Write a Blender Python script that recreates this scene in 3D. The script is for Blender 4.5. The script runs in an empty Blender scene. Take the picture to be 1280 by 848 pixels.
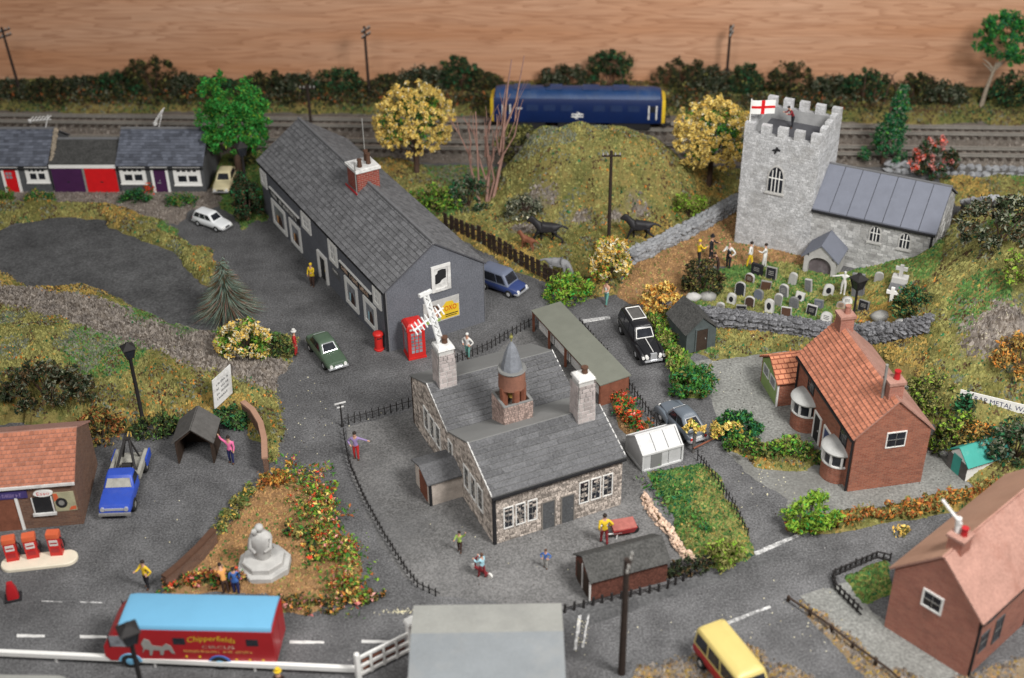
import bpy, bmesh, math, random
import numpy as np
from mathutils import Vector, Matrix

S = bpy.context.scene
COL = S.collection
PI = math.pi
R = math.radians
rnd = random.Random(7)

# ------------------------------------------------------------------ camera, light, exposure
CAM_H, CAM_PITCH, CAM_ROLL, CAM_F = 52.0, R(33.3), R(-0.9), 1650.0      # focal length in px of a 1280 px wide frame
cam = bpy.data.cameras.new('camera')
cam.sensor_width = 36.0
cam.lens = CAM_F / 1280 * 36
cam.clip_start = 0.5
cam.clip_end = 600
cam.dof.use_dof = True
cam.dof.focus_distance = 88.0
cam.dof.aperture_fstop = cam.lens / 1000 / 0.56
camo = bpy.data.objects.new('camera', cam)
COL.objects.link(camo)
_fw = Vector((0, math.cos(CAM_PITCH), -math.sin(CAM_PITCH)))
_up0 = Vector((1, 0, 0)).cross(_fw)
_rt = Vector((1, 0, 0)) * math.cos(CAM_ROLL) + _up0 * math.sin(CAM_ROLL)
_up = _up0 * math.cos(CAM_ROLL) - Vector((1, 0, 0)) * math.sin(CAM_ROLL)
camo.matrix_world = Matrix((( _rt.x, _up.x, -_fw.x, 0), (_rt.y, _up.y, -_fw.y, 0), (_rt.z, _up.z, -_fw.z, CAM_H), (0, 0, 0, 1)))
S.camera = camo

world = bpy.data.worlds.new('World')
S.world = world
world.use_nodes = True
_bg = world.node_tree.nodes['Background']
_bg.inputs['Color'].default_value = (0.95, 0.97, 1.0, 1)
_bg.inputs['Strength'].default_value = 0.13

def area_lamp(name, loc, target, size, power, color):
    l = bpy.data.lights.new(name, 'AREA')
    l.shape = 'RECTANGLE'; l.size = size[0]; l.size_y = size[1]
    l.energy = power; l.color = color
    o = bpy.data.objects.new(name, l)
    COL.objects.link(o)
    o.location = loc
    o.rotation_euler = (Vector(target) - Vector(loc)).to_track_quat('-Z', 'Y').to_euler()
    return o
area_lamp('ceiling_or_fill_lamp', (38, 24, 66), (2, 90, 0), (20, 20), 66000, (1.0, 0.98, 0.95))
area_lamp('ceiling_or_fill_lamp', (40, 78, 60), (16, 122, 4), (24, 24), 11000, (1.0, 0.98, 0.95))  # fill lamp added only to brighten the wooden backboard
area_lamp('ceiling_or_fill_lamp', (-22, 14, 72), (0, 84, 0), (24, 24), 33000, (1.0, 0.98, 0.95))
S.view_settings.view_transform = 'Standard'
S.view_settings.look = 'None'
S.view_settings.exposure = 0.42
S.view_settings.gamma = 1.0
S.view_settings.use_curve_mapping = False
S.cycles.max_bounces = 6
S.cycles.diffuse_bounces = 3
S.cycles.use_denoising = True

# ------------------------------------------------------------------ helpers: surveying
def ray(px, py):
    return _fw * CAM_F + _rt * (px - 640) - _up * (py - 424)
def flat(px, py, z=0.0):
    d = ray(px, py)
    t = (z - CAM_H) / d.z
    return Vector((d.x * t, d.y * t, z))
GX0, GX1, GY0, GY1, GS = -64.0, 64.0, 44.0, 134.0, 0.25
NX, NY = int((GX1 - GX0) / GS) + 1, int((GY1 - GY0) / GS) + 1
HF = None
def ground_z(x, y):
    i = min(max((x - GX0) / GS, 0), NX - 1.001); j = min(max((y - GY0) / GS, 0), NY - 1.001)
    i0, j0 = int(i), int(j); a, b = i - i0, j - j0
    h = (HF[j0, i0] * (1 - a) + HF[j0, i0 + 1] * a) * (1 - b) + (HF[j0 + 1, i0] * (1 - a) + HF[j0 + 1, i0 + 1] * a) * b
    return max(float(h), 0.0)
def at(px, py):
    """the place on the terrain surveyed at this point of the photograph"""
    z = 0.0
    for _ in range(14):
        p = flat(px, py, z)
        z = 0.5 * z + 0.5 * ground_z(p.x, p.y)
    p.z = z
    return p

# ------------------------------------------------------------------ helpers: materials
MATS = {}
def _n(nt, t, **kw):
    n = nt.nodes.new(t)
    for k, v in kw.items(): setattr(n, k, v)
    return n
def _math(nt, op, a, b=None, clamp=False):
    n = _n(nt, 'ShaderNodeMath', operation=op, use_clamp=clamp)
    for i, x in enumerate((a, b)):
        if x is None: continue
        if isinstance(x, (int, float)): n.inputs[i].default_value = x
        else: nt.links.new(x, n.inputs[i])
    return n.outputs[0]
def _mix(nt, f, a, b, mode='MIX'):
    n = _n(nt, 'ShaderNodeMix', data_type='RGBA', blend_type=mode)
    for s, x in ((n.inputs[0], f), (n.inputs[6], a), (n.inputs[7], b)):
        if isinstance(x, (int, float)): s.default_value = x
        elif isinstance(x, (tuple, list)): s.default_value = tuple(x)[:3] + (1,)
        else: nt.links.new(x, s)
    return n.outputs[2]
def _base(name, rough, spec, metal):
    m = bpy.data.materials.new(name); m.use_nodes = True
    nt = m.node_tree
    b = nt.nodes['Principled BSDF']
    b.inputs['Roughness'].default_value = rough
    b.inputs['Specular IOR Level'].default_value = spec
    b.inputs['Metallic'].default_value = metal
    return m, nt, b
def _coords(nt):
    tc = _n(nt, 'ShaderNodeTexCoord'); oi = _n(nt, 'ShaderNodeObjectInfo')
    ad = _n(nt, 'ShaderNodeVectorMath', operation='ADD')
    sc = _n(nt, 'ShaderNodeVectorMath', operation='SCALE'); sc.inputs[0].default_value = (37, 71, 13)
    nt.links.new(oi.outputs['Random'], sc.inputs['Scale'])
    nt.links.new(tc.outputs['Object'], ad.inputs[0]); nt.links.new(sc.outputs[0], ad.inputs[1])
    return ad.outputs[0]
def _noise(nt, vec, scale, detail=4, rough=0.6):
    n = _n(nt, 'ShaderNodeTexNoise')
    n.inputs['Scale'].default_value = scale; n.inputs['Detail'].default_value = detail; n.inputs['Roughness'].default_value = rough
    nt.links.new(vec, n.inputs['Vector'])
    return n.outputs['Fac']
def _ramp(nt, f, lo, hi):
    n = _n(nt, 'ShaderNodeMapRange', clamp=True)
    nt.links.new(f, n.inputs[0]); n.inputs[1].default_value = lo; n.inputs[2].default_value = hi
    return n.outputs[0]
def _bump(nt, b, h, strength, dist=0.05):
    n = _n(nt, 'ShaderNodeBump'); n.inputs['Strength'].default_value = strength; n.inputs['Distance'].default_value = dist
    nt.links.new(h, n.inputs['Height']); nt.links.new(n.outputs[0], b.inputs['Normal'])
def wall_uv(nt):
    """coordinates that run along and up any wall or slope, from the surface's own direction"""
    tc = _n(nt, 'ShaderNodeTexCoord')
    cr = _n(nt, 'ShaderNodeVectorMath', operation='CROSS_PRODUCT'); cr.inputs[0].default_value = (0, 0.001, 1)
    nt.links.new(tc.outputs['Normal'], cr.inputs[1])
    no = _n(nt, 'ShaderNodeVectorMath', operation='NORMALIZE'); nt.links.new(cr.outputs[0], no.inputs[0])
    c2 = _n(nt, 'ShaderNodeVectorMath', operation='CROSS_PRODUCT'); nt.links.new(tc.outputs['Normal'], c2.inputs[0]); nt.links.new(no.outputs[0], c2.inputs[1])
    d1 = _n(nt, 'ShaderNodeVectorMath', operation='DOT_PRODUCT'); nt.links.new(tc.outputs['Object'], d1.inputs[0]); nt.links.new(no.outputs[0], d1.inputs[1])
    d2 = _n(nt, 'ShaderNodeVectorMath', operation='DOT_PRODUCT'); nt.links.new(tc.outputs['Object'], d2.inputs[0]); nt.links.new(c2.outputs[0], d2.inputs[1])
    cb = _n(nt, 'ShaderNodeCombineXYZ'); nt.links.new(d1.outputs['Value'], cb.inputs[0]); nt.links.new(d2.outputs['Value'], cb.inputs[1])
    return cb.outputs[0]
def mul(c, f): return tuple(min(1, max(0, x * f)) for x in c)
def mat(name, col, rough=0.75, var=0.18, scale=3.0, fine=None, bump=0.25, spec=0.3, metal=0.0, island=0.0, stain=None, stain_amt=0.5, speck=None, bdist=0.04, grain=0.0):
    """plain painted / weathered surface: two scales of mottling, optional per-piece variation, stains and specks"""
    if name in MATS: return MATS[name]
    m, nt, b = _base(name, rough, spec, metal)
    v = _coords(nt)
    n1 = _noise(nt, v, scale, 5)
    n2 = _noise(nt, v, fine or scale * 9, 3)
    f = _ramp(nt, _math(nt, 'ADD', _math(nt, 'MULTIPLY', n1, 0.6), _math(nt, 'MULTIPLY', n2, 0.4)), 0.32, 0.68)
    c = _mix(nt, f, mul(col, 1 - var), mul(col, 1 + var))
    if island:
        g = _n(nt, 'ShaderNodeNewGeometry')
        k = _math(nt, 'ADD', _math(nt, 'MULTIPLY', g.outputs['Random Per Island'], 2 * island), 1 - island)
        hs = _n(nt, 'ShaderNodeHueSaturation')
        nt.links.new(k, hs.inputs['Value']); nt.links.new(c, hs.inputs['Color']); c = hs.outputs[0]
    if grain:
        c = _mix(nt, 1.0, c, _mix(nt, _ramp(nt, n2, 0.36, 0.64), (1 - grain,) * 3, (1 + grain,) * 3), 'MULTIPLY')
    if stain:
        s = _ramp(nt, _noise(nt, v, scale * 0.45, 6, 0.7), 0.5, 0.68)
        c = _mix(nt, _math(nt, 'MULTIPLY', s, stain_amt), c, stain)
    if speck:
        s = _ramp(nt, _noise(nt, v, speck[1], 2), speck[2], speck[2] + 0.05)
        c = _mix(nt, s, c, speck[0])
    nt.links.new(c, b.inputs['Base Color'])
    if bump: _bump(nt, b, n2, bump, bdist)
    MATS[name] = m
    return m
def brick_mat(name, c1, c2, mortar, bw, bh, ms=0.012, rough=0.85, bump=0.5, stain=(0.1, 0.08, 0.07), stain_amt=0.3):
    if name in MATS: return MATS[name]
    m, nt, b = _base(name, rough, 0.2, 0)
    uv = wall_uv(nt); v = _coords(nt)
    t = _n(nt, 'ShaderNodeTexBrick')
    nt.links.new(uv, t.inputs['Vector'])
    t.inputs['Color1'].default_value = c1 + (1,); t.inputs['Color2'].default_value = c2 + (1,); t.inputs['Mortar'].default_value = mortar + (1,)
    t.inputs['Scale'].default_value = 1; t.inputs['Brick Width'].default_value = bw; t.inputs['Row Height'].default_value = bh
    t.inputs['Mortar Size'].default_value = ms; t.inputs['Mortar Smooth'].default_value = 0.3; t.inputs['Bias'].default_value = 0.0
    n1 = _noise(nt, v, 1.3, 5); n2 = _noise(nt, v, 16, 3)
    c = _mix(nt, _math(nt, 'MULTIPLY', _ramp(nt, n1, 0.45, 0.75), stain_amt), t.outputs['Color'], stain)
    c = _mix(nt, 1.0, c, _mix(nt, _ramp(nt, n2, 0.3, 0.7), (0.78, 0.78, 0.78), (1.15, 1.13, 1.1)), 'MULTIPLY')
    nt.links.new(c, b.inputs['Base Color'])
    h = _math(nt, 'ADD', _math(nt, 'MULTIPLY', t.outputs['Fac'], -1.0), _math(nt, 'MULTIPLY', n2, 0.6))
    _bump(nt, b, h, bump, 0.03)
    MATS[name] = m
    return m
def leaf_mat(name, col, col2, rough=0.7):
    if name in MATS: return MATS[name]
    m, nt, b = _base(name, rough, 0.15, 0)
    g = _n(nt, 'ShaderNodeNewGeometry')
    c = _mix(nt, g.outputs['Random Per Island'], col, col2)
    c = _mix(nt, 1.0, c, _mix(nt, _ramp(nt, _noise(nt, _coords(nt), 1.6, 3), 0.35, 0.65), (0.7, 0.7, 0.7), (1.25, 1.25, 1.2)), 'MULTIPLY')
    nt.links.new(c, b.inputs['Base Color'])
    MATS[name] = m
    return m
def glass_mat(name, col, rough=0.12):
    if name in MATS: return MATS[name]
    m, nt, b = _base(name, rough, 0.5, 0)
    n = _ramp(nt, _noise(nt, _coords(nt), 2.0, 3), 0.3, 0.7)
    nt.links.new(_mix(nt, n, mul(col, 0.6), mul(col, 1.4)), b.inputs['Base Color'])
    MATS[name] = m
    return m

# ------------------------------------------------------------------ helpers: objects
def thing(name, label, cat, loc=(0, 0, 0), rot=0.0, group=None):
    o = bpy.data.objects.new(name, None)
    o.empty_display_size = 0.3
    COL.objects.link(o)
    o.location = loc
    o.rotation_euler = (0, 0, rot)
    tag(o, label, cat, group)
    return o
def tag(o, label, cat, group=None):
    o['label'] = label; o['category'] = cat
    if group: o['group'] = group
    return o
def place(me, name, parent=None, loc=(0, 0, 0), rot=(0, 0, 0), scale=(1, 1, 1)):
    o = bpy.data.objects.new(name, me)
    COL.objects.link(o)
    o.parent = parent; o.location = loc; o.rotation_euler = rot; o.scale = scale
    return o
def stuff(o):
    o['kind'] = 'stuff'; return o
def dup(t, loc, rot=None, label=None, scale=None):
    """copy a thing with its parts and sub-parts"""
    def rec(o, par):
        c = o.copy(); COL.objects.link(c); c.parent = par
        for ch in [x for x in KIDS.get(o.name, [])]: rec(ch, c)
        return c
    KIDS = {}
    stack = [t]
    allo = list(COL.objects)
    for o in allo:
        if o.parent: KIDS.setdefault(o.parent.name, []).append(o)
    c = rec(t, None)
    c.location = loc
    if rot is not None: c.rotation_euler = (0, 0, rot)
    if label: c['label'] = label
    if scale: c.scale = scale
    return c

class MB:
    def __init__(s): s.v = []; s.f = []; s.m = []
    def add(s, vs, fs, mi=0):
        b = len(s.v); s.v.extend([tuple(p) for p in vs])
        for f in fs: s.f.append(tuple(b + i for i in f)); s.m.append(mi)
        return s
    def box(s, x0, y0, z0, x1, y1, z1, mi=0):
        return s.add([(x0, y0, z0), (x1, y0, z0), (x1, y1, z0), (x0, y1, z0), (x0, y0, z1), (x1, y0, z1), (x1, y1, z1), (x0, y1, z1)],
                     [(3, 2, 1, 0), (4, 5, 6, 7), (0, 1, 5, 4), (1, 2, 6, 5), (2, 3, 7, 6), (3, 0, 4, 7)], mi)
    def hexa(s, p, mi=0):
        return s.add(p, [(3, 2, 1, 0), (4, 5, 6, 7), (0, 1, 5, 4), (1, 2, 6, 5), (2, 3, 7, 6), (3, 0, 4, 7)], mi)
    def obox(s, c, size, rz=0.0, mi=0, M=None):
        M = M or Matrix.Rotation(rz, 3, 'Z')
        x, y, z = size[0] / 2, size[1] / 2, size[2] / 2
        c = Vector(c)
        return s.hexa([c + M @ Vector(p) for p in ((-x, -y, -z), (x, -y, -z), (x, y, -z), (-x, y, -z), (-x, -y, z), (x, -y, z), (x, y, z), (-x, y, z))], mi)
    def extr(s, poly, d, mi=0):
        """extrude a planar 3D polygon by vector d"""
        n = len(poly); d = Vector(d)
        vs = [Vector(p) for p in poly] + [Vector(p) + d for p in poly]
        return s.add(vs, [tuple(range(n - 1, -1, -1)), tuple(range(n, 2 * n))] + [(i, (i + 1) % n, n + (i + 1) % n, n + i) for i in range(n)], mi)
    def prism(s, poly, z0, z1, mi=0): return s.extr([(x, y, z0) for x, y in poly], (0, 0, z1 - z0), mi)
    def yprism(s, poly, y0, y1, mi=0): return s.extr([(x, y0, z) for x, z in poly], (0, y1 - y0, 0), mi)
    def xprism(s, poly, x0, x1, mi=0): return s.extr([(x0, y, z) for y, z in poly], (x1 - x0, 0, 0), mi)
    def loft(s, rings, mi=0, cap=True, closed=True):
        n = len(rings[0]); b = []
        for r in rings: b.extend(r)
        fs = []
        for k in range(len(rings) - 1):
            for i in range(n if closed else n - 1):
                j = (i + 1) % n
                fs.append((k * n + i, k * n + j, (k + 1) * n + j, (k + 1) * n + i))
        if cap and closed:
            fs.append(tuple(range(n - 1, -1, -1))); fs.append(tuple((len(rings) - 1) * n + i for i in range(n)))
        return s.add(b, fs, mi)
    def tube(s, pts, r, n=8, mi=0):
        pts = [Vector(p) for p in pts]
        if isinstance(r, (int, float)): r = [r] * len(pts)
        rings = []
        for i, p in enumerate(pts):
            t = (pts[min(i + 1, len(pts) - 1)] - pts[max(i - 1, 0)]).normalized()
            a = Vector((0, 0, 1)) if abs(t.z) < 0.9 else Vector((1, 0, 0))
            u = t.cross(a).normalized(); w = t.cross(u)
            rings.append([p + (u * math.cos(2 * PI * k / n) + w * math.sin(2 * PI * k / n)) * r[i] for k in range(n)])
        return s.loft(rings, mi)
    def lathe(s, prof, n=16, c=(0, 0, 0), mi=0, a0=0.0):
        c = Vector(c)
        return s.loft([[c + Vector((r * math.cos(a0 + 2 * PI * k / n), r * math.sin(a0 + 2 * PI * k / n), z)) for k in range(n)] for r, z in prof], mi)
    def blob(s, c, r, n=8, m=5, jit=0.12, mi=0, rn=rnd):
        c = Vector(c)
        if isinstance(r, (int, float)): r = (r, r, r)
        rings = []
        for i in range(m + 1):
            a = PI * (i / m) * 0.96 + 0.02 * PI
            ring = []
            for k in range(n):
                q = 1 + rn.uniform(-jit, jit)
                ring.append(c + Vector((r[0] * math.sin(a) * math.cos(2 * PI * k / n) * q, r[1] * math.sin(a) * math.sin(2 * PI * k / n) * q, -r[2] * math.cos(a) * q)))
            rings.append(ring)
        return s.loft(rings, mi)
    def mesh(s, name, mats, smooth=None, recalc=True):
        me = bpy.data.meshes.new(name)
        me.from_pydata(s.v, [], s.f)
        for m in (mats if isinstance(mats, (list, tuple)) else [mats]): me.materials.append(m)
        if any(s.m): me.polygons.foreach_set('material_index', s.m)
        if recalc:
            bm = bmesh.new(); bm.from_mesh(me); bmesh.ops.recalc_face_normals(bm, faces=bm.faces); bm.to_mesh(me); bm.free()
        if smooth:
            me.shade_smooth()
            if smooth is not True: me.set_sharp_from_angle(angle=R(smooth))
        me.update()
        return me
    def build(s, name, mats, parent=None, smooth=None, loc=(0, 0, 0), rot=(0, 0, 0), recalc=True):
        return place(s.mesh(name, mats, smooth, recalc), name, parent, loc, rot)

def lay(mb, O, U, V, N, poly, ch, ln, relief=0.03, rj=0.4, gap=0.02, lj=0.3, hj=0.0, tilt=0.0, rn=rnd):
    """lay courses of blocks or tiles on a convex polygon (u,v) of the plane O + uU + vV, each proud of it along N"""
    O, U, V, N = Vector(O), Vector(U).normalized(), Vector(V).normalized(), Vector(N).normalized()
    v0, v1 = min(p[1] for p in poly), max(p[1] for p in poly)
    def span(v):
        xs = []
        for i in range(len(poly)):
            (a, b), (c, d) = poly[i], poly[(i + 1) % len(poly)]
            if b == d:
                if abs(v - b) < 1e-6: xs += [a, c]
            elif min(b, d) - 1e-9 <= v <= max(b, d) + 1e-9: xs.append(a + (c - a) * (v - b) / (d - b))
        return (min(xs), max(xs)) if xs else (0, 0)
    v = v0; row = 0
    while v < v1 - 0.02:
        h = min(ch * (1 + rn.uniform(-hj, hj)), v1 - v)
        if v1 - v - h < ch * 0.35: h = v1 - v
        a0, b0 = span(v + 1e-4); a1, b1 = span(v + h - 1e-4)
        u = min(a0, a1) - ln * (0.5 if row % 2 else 0.0) - (rn.uniform(0, ln) if lj > 0.25 else 0)
        end = max(b0, b1)
        while u < end:
            w = ln * (1 + rn.uniform(-lj, lj)); e = u + w
            g = gap / 2
            q = [(max(u + g, a0), v + g), (min(e - g, b0), v + g), (min(e - g, b1), v + h - g), (max(u + g, a1), v + h - g)]
            if q[1][0] - q[0][0] > 0.03 or q[2][0] - q[3][0] > 0.03:
                if q[1][0] < q[0][0]: q[0] = q[1] = ((q[0][0] + q[1][0]) / 2, q[0][1])
                if q[2][0] < q[3][0]: q[2] = q[3] = ((q[2][0] + q[3][0]) / 2, q[2][1])
                r = relief * (1 + rn.uniform(-rj, rj))
                base = [O + U * x + V * y for x, y in q]
                lo, hi = (r, r) if not tilt else (r + tilt, r * 0.3)
                top = [base[0] + N * lo, base[1] + N * lo, base[2] + N * hi, base[3] + N * hi]
                if not tilt:
                    c = sum(top, Vector()) / 4
                    top = [p + (c - p) * 0.10 for p in top]
                mb.add(base + top, [(4, 5, 6, 7), (0, 1, 5, 4), (1, 2, 6, 5), (3, 0, 4, 7)] + ([(2, 3, 7, 6)] if not tilt else []))
            u = e
        v += h; row += 1

def fast(name, V, F, mats, mi=None, parent=None):
    me = bpy.data.meshes.new(name)
    me.from_pydata(np.asarray(V, float), [], np.asarray(F, int))
    for m in mats: me.materials.append(m)
    if mi is not None and len(mats) > 1: me.polygons.foreach_set('material_index', np.asarray(mi, np.int32))
    me.update()
    return me
def leaves(C, rad, per, size, nm, seed, flat_=0.0, shell=0.5, aspect=1.0, wts=None):
    """diamond leaves spread through clumps with centres C and radii rad -> (verts, faces, material index)"""
    g = np.random.default_rng(seed)
    C = np.repeat(np.asarray(C, float), per, 0); rad = np.repeat(np.asarray(rad, float).reshape(-1), per)
    n = len(C)
    d = g.normal(size=(n, 3)); d /= np.linalg.norm(d, axis=1)[:, None]
    rr = rad * (shell + (1 - shell) * g.random(n)) * (0.85 + 0.3 * g.random(n))
    P = C + d * rr[:, None]
    a = g.normal(size=(n, 3)) + d * 0.3; a[:, 2] *= (1 - flat_)
    a /= np.linalg.norm(a, axis=1)[:, None]
    b = np.cross(a, g.normal(size=(n, 3))); b /= np.linalg.norm(b, axis=1)[:, None]
    s = size * (0.42 + 1.25 * g.random(n) ** 1.6)[:, None]
    k = np.cross(a, b) * s * 0.25
    V = np.stack([P - a * s * aspect, P + b * s * 0.5 + k, P + a * s * aspect, P - b * s * 0.5 + k], 1).reshape(-1, 3)
    F = np.arange(n * 4).reshape(n, 4)
    mi = g.choice(nm, n, p=wts)
    return V, F, mi
def crumbs(P, size, seed, squash=0.8):
    """small irregular tetrahedral crumbs at points P"""
    g = np.random.default_rng(seed); n = len(P)
    base = np.array([[1, 0, -.4], [-.5, .87, -.4], [-.5, -.87, -.4], [0, 0, 1.]])
    V = base[None] * (0.55 + 0.9 * g.random((n, 4, 1)))
    an = g.random(n) * 2 * PI; c, s = np.cos(an), np.sin(an)
    X = V[:, :, 0] * c[:, None] - V[:, :, 1] * s[:, None]; Y = V[:, :, 0] * s[:, None] + V[:, :, 1] * c[:, None]
    V = np.stack([X, Y, V[:, :, 2] * squash], 2) * np.asarray(size).reshape(-1, 1, 1) + P[:, None, :]
    F = np.array([[0, 1, 3], [1, 2, 3], [2, 0, 3]])[None] + 4 * np.arange(n)[:, None, None]
    return V.reshape(-1, 3), F.reshape(-1, 3)

def lettering(body, width, O, U, V, m, name='lettering', parent=None, depth=0.012, height=None, shear=0.0, arc=0.0):
    """flat print: font outlines turned into a thin mesh on the plane O,U,V (local), fitted to width"""
    cu = bpy.data.curves.new(name, 'FONT'); cu.body = body; cu.shear = shear; cu.resolution_u = 2
    ob = bpy.data.objects.new(name, cu); COL.objects.link(ob)
    dg = bpy.context.evaluated_depsgraph_get(); dg.update()
    me = bpy.data.meshes.new_from_object(ob.evaluated_get(dg))
    bpy.data.objects.remove(ob); bpy.data.curves.remove(cu)
    xs = [v.co.x for v in me.vertices]; ys = [v.co.y for v in me.vertices]
    x0, x1, y0, y1 = min(xs), max(xs), min(ys), max(ys)
    sx = width / (x1 - x0); sy = (height / (y1 - y0)) if height else sx
    O, U, V = Vector(O), Vector(U).normalized(), Vector(V).normalized(); N = U.cross(V)
    for v in me.vertices:
        x, y = (v.co.x - x0) * sx, (v.co.y - y0) * sy
        y += arc * (1 - (2 * x / width - 1) ** 2)
        v.co = O + U * x + V * y + N * depth
    me.materials.clear(); me.materials.append(m)
    me.name = name
    return place(me, name, parent)

def marks(width, height, O, U, V, m, parent=None, depth=0.012, seed=1, words=2):
    """print too small to read in the photograph: a row of letter-like strokes"""
    g = random.Random(seed); b = MB(); O, U, V = Vector(O), Vector(U).normalized(), Vector(V).normalized(); N = U.cross(V)
    k = max(4, int(width / (height * .8))); w = width / k; gaps = set(g.sample(range(1, k), min(words - 1, k - 1)))
    for i in range(k):
        if i in gaps: continue
        def bar(x0, x1, y0, y1): b.extr([O + U * x + V * y + N * (depth - .01) for x, y in ((x0, y0), (x1, y0), (x1, y1), (x0, y1))], N * .01)
        x = i * w; h = height * g.choice((1, 1, .8)); s = w * .2
        bar(x + w * .08, x + w * .08 + s, 0, h)
        if g.random() < .7: bar(x + w * .6, x + w * .6 + s, 0, h * g.choice((1, .6)))
        y = h * g.choice((0, .45, .8)); bar(x + w * .08 + s, x + w * .6, y, y + s)
    return stuff(b.build('lettering', m, parent))
class Wall:
    """a wall plane in a thing's own frame: u along it, z up, d outward"""
    def __init__(s, O, ang):
        s.O = Vector((O[0], O[1], 0)); s.U = Vector((math.cos(ang), math.sin(ang), 0)); s.N = Vector((math.sin(ang), -math.cos(ang), 0))
    def p(s, u, z, d=0.0): return s.O + s.U * u + s.N * d + Vector((0, 0, z))
    def box(s, mb, u0, u1, z0, z1, d0, d1, mi=0):
        return mb.hexa([s.p(u0, z0, d0), s.p(u1, z0, d0), s.p(u1, z0, d1), s.p(u0, z0, d1), s.p(u0, z1, d0), s.p(u1, z1, d0), s.p(u1, z1, d1), s.p(u0, z1, d1)], mi)
    def poly(s, mb, pts, d0, d1, mi=0): return mb.extr([s.p(u, z, d0) for u, z in pts], s.N * (d1 - d0), mi)

def window(par, W, u0, u1, z0, z1, nu=2, nz=2, fm=None, pm=None, fw=0.08, proud=0.07, bar=0.022, sill=False, name='window', pname='pane'):
    fr = MB()
    W.box(fr, u0, u0 + fw, z0, z1, 0, proud); W.box(fr, u1 - fw, u1, z0, z1, 0, proud)
    W.box(fr, u0 + fw, u1 - fw, z1 - fw, z1, 0, proud); W.box(fr, u0 + fw, u1 - fw, z0, z0 + fw, 0, proud)
    gb = MB()
    for i in range(1, nu):
        u = u0 + fw + (u1 - u0 - 2 * fw) * i / nu
        W.box(gb, u - bar / 2, u + bar / 2, z0 + fw, z1 - fw, 0.028, proud - 0.012)
    for i in range(1, nz):
        z = z0 + fw + (z1 - z0 - 2 * fw) * i / nz
        W.box(gb, u0 + fw, u1 - fw, z - bar / 2, z + bar / 2, 0.027, proud - 0.014)
    if sill: W.box(fr, u0 - 0.06, u1 + 0.06, z0 - 0.08, z0 - 0.002, 0, proud + 0.06)
    o = fr.build(name, fm, par)
    if gb.v: stuff(gb.build('glazing_bar', M['grey_metal'], o))
    pn = MB(); W.box(pn, u0 + fw, u1 - fw, z0 + fw, z1 - fw, 0.004, 0.025)
    pn.build(pname, pm, o)
    return o
def gable_roof(par, x0, x1, y0, y1, ez, rz, m, axis='x', over=0.15, th=0.10, tile=None, tm=None, ry=None, back_tiles=True, cap=None, eave=0.2, tilt=0.03, relief=0.02, lj=0.0, gap=0.015, smooth_back=None):
    """two slopes with real thickness, ridge along axis; tile=(course, width) lays tiles on them"""
    def T(a, b, z): return Vector((a, b, z)) if axis == 'x' else Vector((b, a, z))
    A0, A1, B0, B1 = (x0, x1, y0, y1) if axis == 'x' else (y0, y1, x0, x1)
    mid = (B0 + B1) / 2 if ry is None else ry
    A0 -= over; A1 += over
    roof = MB(); tiles = MB()
    for side, Be in ((0, B0), (1, B1)):
        sl = (rz - ez) / abs(mid - Be)
        be = Be - eave if side == 0 else Be + eave
        ze = ez - sl * eave
        up = T(0, (mid - be), (rz - ze)).normalized()
        n = T(1, 0, 0).cross(up)
        if n.z < 0: n = -n
        p = [T(A0, be, ze), T(A1, be, ze), T(A1, mid, rz), T(A0, mid, rz)]
        roof.hexa([q + n * 0.005 for q in p] + [q + n * th for q in p], 0)
        if tile and (side == 0 or back_tiles):
            Ln = (T(0, mid, rz) - T(0, be, ze)).length
            Uv = T(1, 0, 0)
            lay(tiles, p[0] + n * th, Uv, up, n, [(0, 0), (A1 - A0, 0), (A1 - A0, Ln), (0, Ln)], tile[0], tile[1], relief, 0.3, gap, lj, 0, tilt)
    ro = roof.build('roof', m, par)
    if tile: stuff(tiles.build('roof_tile', tm or m, ro))
    if cap:
        cp = MB(); cp.tube([T(A0 - 0.01, mid, rz + th + 0.03), T(A1 + 0.01, mid, rz + th + 0.03)], 0.13, 8)
        cp.build('ridge', cap, ro)
    return ro
def gable_walls(par, L, D, ez, rz, m, axis='x', mid=None, name='wall', z0=-0.05):
    """four walls of a gabled block; ridge along axis"""
    w = MB(); t = 0.12
    if axis == 'x':
        md = D / 2 if mid is None else mid
        w.box(0, 0, z0, L, t, ez); w.box(0, D - t, z0, L, D, ez)
        for x in (0, L - t): w.xprism([(t, z0), (D - t, z0), (D - t, ez), (md, rz), (t, ez)], x, x + t)
    else:
        md = L / 2 if mid is None else mid
        w.box(0, 0, z0, t, D, ez); w.box(L - t, 0, z0, L, D, ez)
        for y in (0, D - t): w.yprism([(t, z0), (L - t, z0), (L - t, ez), (md, rz), (t, ez)], y, y + t)
    return w.build(name, m, par)
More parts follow.
